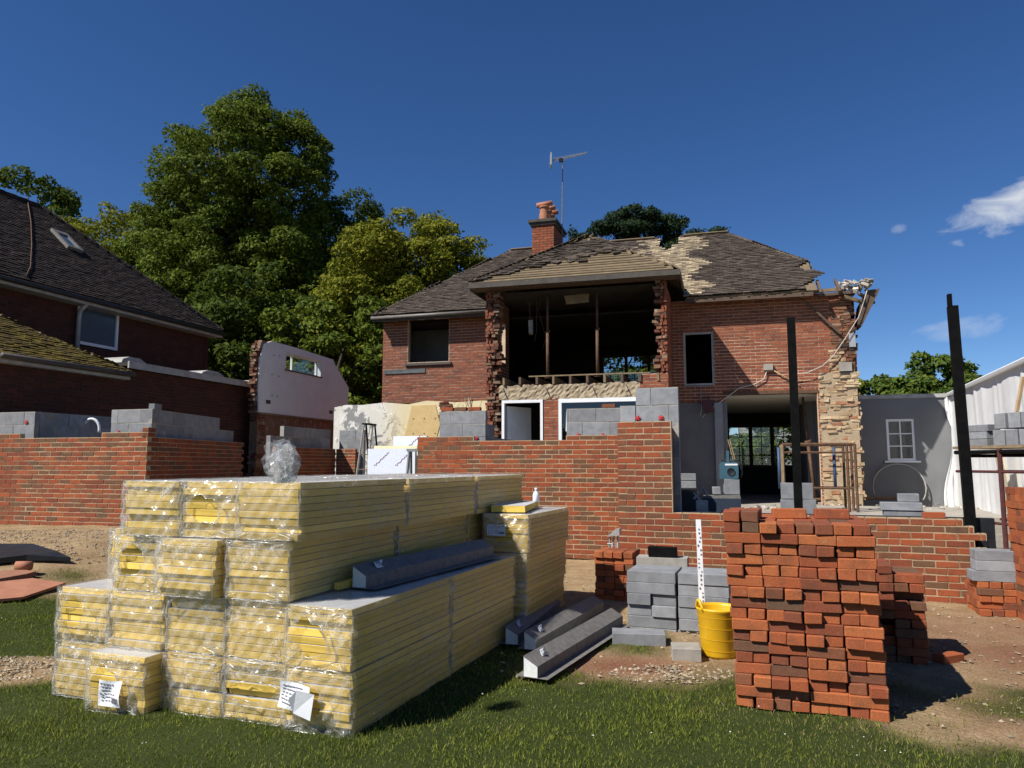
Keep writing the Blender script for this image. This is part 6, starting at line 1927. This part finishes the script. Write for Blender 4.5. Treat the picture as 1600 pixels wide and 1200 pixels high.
# ------------------------------------------------------------------ grey block stack by the lawn
p = ground(981, 981)
BM_ = Matrix.Translation((p.x, p.y, float(gz(p.x, p.y)))) @ Matrix.Rotation(-R(20), 4, 'Z')
BF = (.44, .215, .10)
def blk(M, lab, grp='stack of grey concrete blocks on the lawn'):
    o = link('concrete_block', unit('block_flat', BF, M_BLOCK, 5, .005, .003)); o.matrix_world = M; tag(o, lab, 'block', grp)
for c in range(2):
    for k in range(6):
        z = .05 + k * .101 - .09
        lv = ['buried', 'lowest', 'second', 'third', 'fourth', 'top'][k]
        if c == 0 and k in (2, 3):
            for e in range(2):
                blk(BM_ @ Matrix.Translation((.108 + e * .225, .215 + (.02 if e == (k % 2) else -.012), z)) @ Matrix.Rotation(math.pi / 2, 4, 'Z'), 'end-on grey block in the lawn stack, left column, %s layer, %s' % (lv, ['left', 'right'][e]))
        else:
            for b in range(2):
                blk(BM_ @ Matrix.Translation((.22 + c * .458 + U(-.006, .006), .108 + b * .22 + U(-.01, .01), z)) @ Matrix.Rotation(U(-.012, .012), 4, 'Z'), 'grey block in the lawn stack, %s column, %s layer, %s' % (['left', 'right'][c], lv, ['front', 'rear'][b]))
q = ground(996, 1004); blk(Matrix.Translation((q.x + .01, q.y, q.z + .045)) @ Matrix.Rotation(-.12, 4, 'Z'), 'weathered full block lying alone on the grass before the stack', 'loose blocks on the grass')
o = link('half_block', unit('half_block2', (.22, .215, .10), M_BLOCK_OLD)); q = ground(1072, 1028); o.matrix_world = Matrix.Translation((q.x, q.y, q.z + .045)) @ Matrix.Rotation(-.15, 4, 'Z'); tag(o, 'weathered half block lying on the grass beside the yellow tub', 'block', 'loose blocks on the grass')
q = BM_ @ Vector((.22, .75, 0))
mb = MB(); mb.box(-.14, .14, -.06, .06, 0, .10, 0, None, .006)
tag(mb.build('black_block', M_STEEL, None, False, (q.x, q.y, .56), -.3), 'black block resting behind the grey block stack', 'block')
mb = MB(); mb.box(-.25, .25, -.12, .12, 0, .56); tag(mb.build('block_pile_base', M_BLOCK_OLD, None, False, (q.x, q.y + .02, 0), -.3), 'blocks under the black block behind the stack', 'block')

# yellow flexible tub
q = ground(1128, 1032)
tb = thing('yellow_tub', 'yellow flexible builder tub with loop handles beside the brick pile', 'bucket', (q.x + .03, q.y + .16, q.z))
tb.scale = (.92, .92, .94)
mb = MB()
mb.lathe([(.01, .004), (.145, .0), (.155, .02), (.185, .37), (.198, .385), (.198, .40), (.186, .40), (.178, .375), (.148, .03), (.01, .02)], 40); mb.build('tub_wall', M_YELLOW, tb, True)
for s_ in (-1, 1):
    mb = MB(); a0 = math.pi + .25 if s_ < 0 else .25
    pts = []
    for i in range(11):
        f = i / 10; a = a0 - .32 + .64 * f
        pts.append((.19 * math.cos(a), .19 * math.sin(a), .385 + .075 * math.sin(math.pi * f)))
    mb.tube(pts, .014, 8); mb.build('handle', M_YELLOW, tb, True)
for k in range(4):
    mb = MB(); z = .06 + k * .09; mb.tube([((.157 + .03 * (z / .37)) * math.cos(a), (.157 + .03 * (z / .37)) * math.sin(a), z) for a in np.linspace(0, 6.283, 33)], .0013, 5); mb.build('moulded_rib', M_YELLOW, tb, True)

# white gauge staff
q = ground(1100, 1016); zt_ = at(1098, 812, q.y).z
st = thing('gauge_staff', 'white levelling staff standing upright before the grey blocks', 'staff', (q.x, q.y, q.z), -.1)
mb = MB(); mb.add([(-.024, -.012, 0), (.024, -.012, 0), (.024, .012, 0), (-.024, .012, 0), (-.02, .12, zt_), (.02, .12, zt_), (.02, .14, zt_), (-.02, .14, zt_)], [tuple(f) for f in BOXF]); mb.build('shaft', M_WHITE, st)
r = random.Random(2)
for k in range(26):
    z = .1 + k * (zt_ - .15) / 26; y = -.0125 + .132 * z / zt_; x = r.choice([-.012, 0, .008])
    mb = MB(); mb.box(x - .005, x + .006, y - .003, y - .001, z, z + r.uniform(.006, .018)); mb.build('scale_mark', M_INK, st)

# small folding step leaning by the wall
q = at(957, 862, 8.9); zz = q.z
fs = thing('folding_step', 'small pale metal step frame leaning against the brick wall', 'step', (q.x, q.y, 0), -R(20))
zb = .02
for s_ in (-1, 1):
    mb = MB(); mb.tube([(-.09 + .02 * s_, -.06 * s_ - .02, zb), (-.02 + .07 * (s_ + 1) / 2 * .6, 0, .66)], .013, 6); mb.build('leg', M_ALU, fs)
    mb = MB(); mb.tube([(.06, -.06 * s_ - .02, zb), (.07, 0, .66)], .013, 6); mb.build('leg', M_ALU, fs)
mb = MB(); mb.prism([(-.05, .64), (.1, .66), (.1, .74), (.06, .735)], -.07, .07); mb.build('top_plate', M_ALU, fs)
mb = MB(); mb.tube([(-.06, 0, .55), (.08, 0, .55)], .01, 6); mb.build('brace', M_ALU, fs)

# ------------------------------------------------------------------ things left of the stack on the lawn
def sheet(name, pts, th, mat, lab, cat, wav=.01):
    Q = [ground(u, v) for u, v in pts]
    mb = MB(); n = len(Q)
    vs = [(q.x, q.y, q.z + .02 + U(0, wav)) for q in Q] + [(q.x, q.y, q.z + .02 + th + U(0, wav)) for q in Q]
    mb.add(vs, [tuple(range(n - 1, -1, -1)), tuple(range(n, 2 * n))] + [(i, (i + 1) % n, (i + 1) % n + n, i + n) for i in range(n)])
    tag(mb.build(name, mat), lab, cat)
sheet('black_sheet', [(-60, 893), (40, 880), (110, 882), (88, 873), (50, 862), (-60, 860)], .05, M_BLACKPL, 'black plastic sheet lying on the grass at the left edge', 'sheet', .03)
sheet('clay_board', [(-40, 948), (35, 941), (102, 918), (50, 911), (-40, 922)], .03, M_TERRA, 'terracotta coloured board lying on the lawn at left', 'board')
sheet('clay_board', [(-40, 921), (40, 907), (56, 903), (30, 899), (-40, 905)], .045, simple('dull_clay', (0.30, 0.14, 0.08), (0.22, 0.10, 0.06), 7, .9, .3, 60), 'narrower brown board behind the terracotta one', 'board')
#sheet('black_sheet', [(-40, 1040), (5, 1030), (22, 1036), (8, 1043), (-40, 1052)], .02, M_BLUEPL, 'scrap of bluish plastic on the gravel at left edge', 'sheet')
q = ground(34, 899)
mb = MB(); mb.tube([(q.x - .07, q.y, q.z + .1), (q.x + .08, q.y + .03, q.z + .1)], .05, 12); tag(mb.build('clay_pipe', M_TERRA, smooth=True), 'short piece of red clay pipe by the black sheet', 'pipe')

# ------------------------------------------------------------------ things behind the walls
# insulation slabs with blue print, sawhorse, step ladder
Mz = wall_frame(-2.75, 13.9, TH)
def slab_thing(x0, x1, y, z0, z1, lab, marks, th=.08):
    t = thing('insulation_slab', lab, 'insulation', tuple(Mz @ Vector(((x0 + x1) / 2, y, 0))), -TH, 'foil faced slabs behind the wall')
    hx = (x1 - x0) / 2
    mb = MB(); mb.box(-hx, hx, 0, th, z0, z1); mb.build('foam', simple('pale_foam', (0.72, 0.66, 0.45), (0.66, 0.6, 0.4), 5, .9, .2, 50), t)
    mb = MB(); mb.box(-hx, hx, -.004, -.001, z0, z1); f = mb.build('printed_facing', simple('blue_white_facing', (0.60, 0.67, 0.78), (0.70, 0.74, 0.80), 30, .5, .1, 20), t)
    for cx, cz in marks:
        pts = []
        for i in range(40):
            s_ = i / 39
            wob = .011 * math.sin(s_ * 34 + 2 * math.sin(s_ * 9)) * (1 if i > 6 else 2)
            pts.append((cx + (s_ - .5) * .3 - wob * .6, -.008, cz + (s_ - .5) * .26 + wob * .7))
        mb = MB(); mb.tube(pts, .005, 4); mb.build('printed_mark', M_PURPLE, f)
p0 = Mz.inverted() @ at(575, 700, 14.6); p1 = Mz.inverted() @ at(648, 700, 14.3)
zs0, zs1 = at(600, 724, 14.4).z - .3, at(600, 701, 14.4).z
slab_thing(p0.x, p1.x, p0.y, .45, zs1, 'low printed foil slab standing behind the insulation stack', [((0.0 - .2), zs1 - .2), (.25, zs1 - .2)])
a = at(606, 693, 14.9); b = at(659, 693, 14.7); ai, bi = Mz.inverted() @ a, Mz.inverted() @ b
slab_thing(ai.x, bi.x, ai.y + .25, .45, at(630, 681, 14.9).z, 'taller printed foil slab behind the low one', [(.1, at(630, 689, 14.9).z)])
t = thing('insulation_slab', 'bare cream foam slab lying on the printed one', 'insulation', tuple(Mz @ Vector(((p0.x + p1.x) / 2, p0.y + .15, 0))), -TH, 'foil faced slabs behind the wall')
mb = MB(); mb.box(-.42, .5, -.05, .35, zs1 - .0, zs1 + .06); mb.build('foam', MATS['pale_foam'], t)
q = at(650, 712, 13.75)
sh = thing('sawhorse', 'grey plastic sawhorse beside the left end of the main wall', 'sawhorse', (q.x, q.y, .3), -TH)
ztp = at(650, 704, 13.75).z - .3
mb = MB(); mb.prism([(-.16, ztp - .02), (.16, ztp - .02), (.17, ztp + .03), (-.17, ztp + .03)], -.06, .06); mb.build('top_beam', simple('grey_plastic', (.22, .24, .25), (.16, .18, .19), 5, .5, .1, 20), sh)
for sx in (-1, 1):
    for sy in (-1, 1):
        mb = MB(); mb.tube([(sx * .12, sy * .03, ztp - .02), (sx * .17, sy * .22, 0)], .03, 6); mb.build('leg', MATS['grey_plastic'], sh)
def stepladder(u, vt, vb, Y, lab, mat, w_=.2):
    q = at(u, vb, Y); zt = at(u, vt, Y).z
    t = thing('step_ladder', lab, 'ladder', (q.x, q.y, .45), -TH)
    h = zt - .45
    for s_ in (-1, 1):
        mb = MB(); mb.tube([(-.05 + .0, s_ * w_, h), (-.28, s_ * w_ * 1.2, 0)], .022, 6); mb.build('front_rail', mat, t)
        mb = MB(); mb.tube([(.0, s_ * w_, h), (.2, s_ * w_ * 1.2, 0)], .02, 6); mb.build('rear_rail', M_STEEL, t)
    for k in range(5):
        f = (k + 1) / 6; x = -.05 - .23 * f
        mb = MB(); mb.box(x - .03, x + .03, -w_ * (1 + .2 * f), w_ * (1 + .2 * f), h * (1 - f) - .01, h * (1 - f) + .01); mb.build('tread', mat, t)
    mb = MB(); mb.box(-.09, .03, -w_ - .02, w_ + .02, h, h + .03); mb.build('top_cap', M_STEEL, t)
stepladder(578, 664, 716, 15.5, 'aluminium step ladder before the torn cream wall', M_ALU)

# trestle, poles and blocks on the slab
SL = wall_frame(2.45, 14.0, TH); SLI = SL.inverted()
def slabpt(u, v, z=.60):
    d = ray(u, v); k = (z - CAMZ) / d.z
    return CAM + d * k
q = at(1320, 790, 13.9)
tr = thing('trestle', 'rusty steel builder trestle on the slab before the rubble wall', 'trestle', (q.x, q.y, .60), -TH)
def lz(v): return at(1300, v, 13.9).z - .60
tw0, tw1 = -1.05, .22
zt_ = lz(694)
for z, x0, x1, r_ in ((zt_, tw0, tw1, .03), (zt_ - .15, tw0, tw1 - .05, .018), (lz(763), tw0 + .45, tw1 - .05, .022)):
    for y in (0, .45):
        mb = MB(); mb.tube([(x0, y, z), (x1, y, z)], r_, 6); mb.build('rail', M_RUST, tr)
for x in (tw0, tw1 - .14, tw1):
    for y in (0, .45):
        mb = MB(); mb.tube([(x, y, 0), (x, y, zt_)], .026, 6); mb.build('leg', M_RUST if x != tw0 else M_BATTEN, tr)
for x in (tw0 - .06, -.12):
    mb = MB(); mb.tube([(x, .2, lz(765)), (x, .2, zt_ - .05)], .03, 8); mb.build('blue_prop_tube', M_BLUE_STEEL, tr, True)
for k in range(3):
    a = slabpt(1282, 778 + k * 6); b = slabpt(1442, 776 + k * 5)
    mb = MB(); mb.tube([(a.x, a.y + k * .2, .64 + k * .035), (b.x, b.y + k * .2, .64 + k * .035)], .032, 8)
    tag(mb.build('scaffold_pole', M_RUST, smooth=True), 'rusty scaffold pole lying on the slab, ' + ['front', 'middle', 'rear'][k] + ' of three', 'pole', 'poles lying on the slab')
# blocks by post one
b0 = at(1262, 806, 9.7)
def blk2(M, dims, key, lab, grp): 
    o = link('concrete_block', unit(key, dims, M_BLOCK, 4, .005, .003)); o.matrix_world = M; tag(o, lab, 'block', grp)
zb = at(1262, 808, 9.75).z
Mb = Matrix.Translation((b0.x, b0.y + .25, 0)) @ Matrix.Rotation(-R(18), 4, 'Z')
nlow = max(1, int((zb) / .225))
mb = MB(); mb.box(-.28, .24, -.05, .05, 0, zb); tag(mb.build('block_support', M_BLOCK_OLD, None, False, tuple(Mb.translation), -R(18)), 'block pier carrying the blocks beside the doorway post', 'block')
blk2(Mb @ Matrix.Translation((-.02, 0, zb + .11)), (.44, .10, .215), 'block_edge', 'grey block on edge beside the doorway post, lower one', 'blocks beside the doorway post')
blk2(Mb @ Matrix.Translation((-.13, 0, zb + .33)), (.20, .10, .215), 'block_half_edge', 'upright half block above, left of the doorway post', 'blocks beside the doorway post')
blk2(Mb @ Matrix.Translation((.08, 0, zb + .33)), (.18, .10, .215), 'block_half_edge2', 'upright half block above, right of the doorway post', 'blocks beside the doorway post')
# blocks on low wall to the right
b1 = at(1420, 814, 8.75); z1 = 11 * .075 + .02
for i, (dx, k, w_) in enumerate(((0, 0, .44), (-.03, 1, .44), (.06, 2, .22))):
    blk2(Matrix.Translation((b1.x + dx, b1.y + .1, z1 + .05 + k * .10)) @ Matrix.Rotation(-R(20), 4, 'Z'), (w_, .10 if i == 2 else .12, .098), 'block_low%d' % i, 'grey block stacked behind the low wall, ' + ['bottom', 'middle', 'top short one'][i], 'blocks behind the low wall')
mb = MB(); mb.box(-.24, .24, -.06, .06, 0, z1 - .003); tag(mb.build('block_support', M_BLOCK_OLD, None, False, (b1.x, b1.y + .1, 0), -R(20)), 'block pier behind the right half of the low wall', 'block')
# pile of white rubble behind the toothed end
stones('white_rubble', 260, [(5.2, 10.2, 1.1, .9, 1.0)], .02, .11, simple('white_rubble_mat', (.66, .64, .60), (.5, .47, .42), 4, .95, .4, 40, vary=.3), 'white plaster rubble heaped behind the toothed wall end', 8)
# debris on slab edge
mb = MB(); r = random.Random(6)
for i in range(70):
    q = slabpt(r.uniform(1170, 1590), r.uniform(789, 797)); s_ = r.uniform(.02, .07)
    mb.box(-s_, s_, -s_ * .6, s_ * .6, 0, s_ * .5, 0, Matrix.Translation((q.x, q.y, .602)) @ Matrix.Rotation(r.uniform(0, 3), 4, 'Z'), s_ * .15)
tag(mb.build('slab_debris', MATS['pale_debris']), 'small pieces of rubble scattered along the slab edge', 'debris', kind='stuff')
# coil of pipe against the annexe
q0 = ap(1405, 762, -.15); c = AN @ q0
rx = abs(ap(1445, 762, -.15).x - ap(1362, 762, -.15).x) / 2
mb = MB(); mb.tube([tuple(AN @ Vector((q0.x + rx * math.cos(a), -.15 + .04 * math.sin(a), q0.z + rx * .98 * math.sin(a)))) for a in np.linspace(-.55, math.pi + .35, 30)], .016, 8)
tag(mb.build('pipe_coil', M_WHITE_DIRTY, smooth=True), 'pale pipe bent in a large hoop against the annexe wall', 'pipe')
# left of doorway: black bin, blocks, radio, drum
q = at(1070, 805, 10.4); zt_ = at(1070, 765, 10.4).z
mb = MB(); hw = .165; mb.prism([(-hw, 0), (hw, 0), (hw + .01, zt_), (-hw - .01, zt_)], -.15, .15)
bn = thing('black_bin', 'black plastic water butt behind the low wall beside the pier', 'bin', (q.x, q.y, 0), -TH)
mb.build('body', M_BLACKPL, bn); mb = MB(); mb.box(-hw - .02, hw + .02, -.16, .16, zt_, zt_ + .02); mb.build('rim', M_BLACKPL, bn)
for k in range(2):
    blk2(Matrix.Translation((q.x, q.y, zt_ + .07 + k * .105)) @ Matrix.Rotation(-R(14), 4, 'Z'), (.33, .2, .1), 'block_bin', 'grey block on the black bin, ' + ['lower', 'upper'][k], 'blocks on the black bin')
q = at(1128, 800, 10.6); zt_ = at(1128, 778, 10.6).z
bx = thing('dark_tool_chest', 'dark blue tool chest with rounded grey lid behind the low wall', 'chest', (q.x, q.y, 0), -TH)
mb = MB(); mb.box(-.26, .26, -.16, .16, 0, zt_); mb.build('body', simple('navy_plastic', (.02, .03, .05), (.03, .04, .06), 5, .5, .1, 20), bx)
mb = MB(); mb.prism([(-.26, zt_), (.26, zt_), (.25, zt_ + .05), (-.25, zt_ + .03)], -.16, .16); mb.build('lid', M_GALV, bx)
q2 = at(1143, 765, 10.6)
blk2(Matrix.Translation((q2.x, q2.y, zt_ + .05 + .11)) @ Matrix.Rotation(-.2, 4, 'Z'), (.21, .2, .215), 'block_chunk', 'rough grey block on the tool chest under the radio', 'blocks on the tool chest')
q3 = at(1124, 772, 10.6)
blk2(Matrix.Translation((q3.x - .04, q3.y, zt_ + .05 + .055)) @ Matrix.Rotation(-.2, 4, 'Z'), (.11, .15, .1), 'block_small', 'small grey block on the left of the tool chest', 'blocks on the tool chest')
rz = zt_ + .05 + .218
rd = thing('site_radio', 'teal site radio with roll cage handle standing on a block', 'radio', (q2.x - .03, q2.y, rz), -TH)
mb = MB(); mb.prism([(-.13, 0), (.12, 0), (.13, .03), (.13, .2), (.1, .24), (-.1, .24), (-.13, .2)], -.09, .09); mb.build('body', M_BLUEPL, rd)
mb = MB(); mb.lathe([(.055, 0), (.055, .012), (.02, .004)], 18, 0, Matrix.Translation((.03, -.088, .1)) @ Matrix.Rotation(math.pi / 2, 4, 'X')); mb.build('speaker', M_BLACKPL, rd)
mb = MB(); mb.box(-.05, .12, -.094, -.09, .19, .215); mb.build('display', M_PAPER, rd)
mb = MB(); mb.tube([(.15, 0, .02), (.17, 0, .05), (.17, 0, .2), (.13, 0, .26), (-.1, 0, .26)], .014, 8); mb.build('roll_cage', M_BLACKPL, rd, True)
for dx in (0, .025):
    mb = MB(); mb.tube([(.07 + dx, .03, .25), (.0 + dx, .03, .56)], .006, 6); mb.build('antenna', M_WOOD, rd)
mb = MB(); mb.box(-.03, .01, -.02, .02, .24, .4); mb.build('handle_post', M_BLUEPL, rd)
q = at(1098, 790, 10.2)
mb = MB(); mb.tube([(q.x - .12, q.y, 1.02), (q.x + .02, q.y, 1.18), (q.x + .07, q.y, 1.06)], .018, 6); mb.tube([(q.x - .12, q.y, 1.1), (q.x - .02, q.y, .98)], .014, 6); mb.box(q.x - .1, q.x + .06, q.y - .05, q.y + .05, 0, 1.0)
tag(mb.build('bent_bracket', M_WHITE_DIRTY), 'white bent bracket on a post between the bin and tool chest', 'bracket')
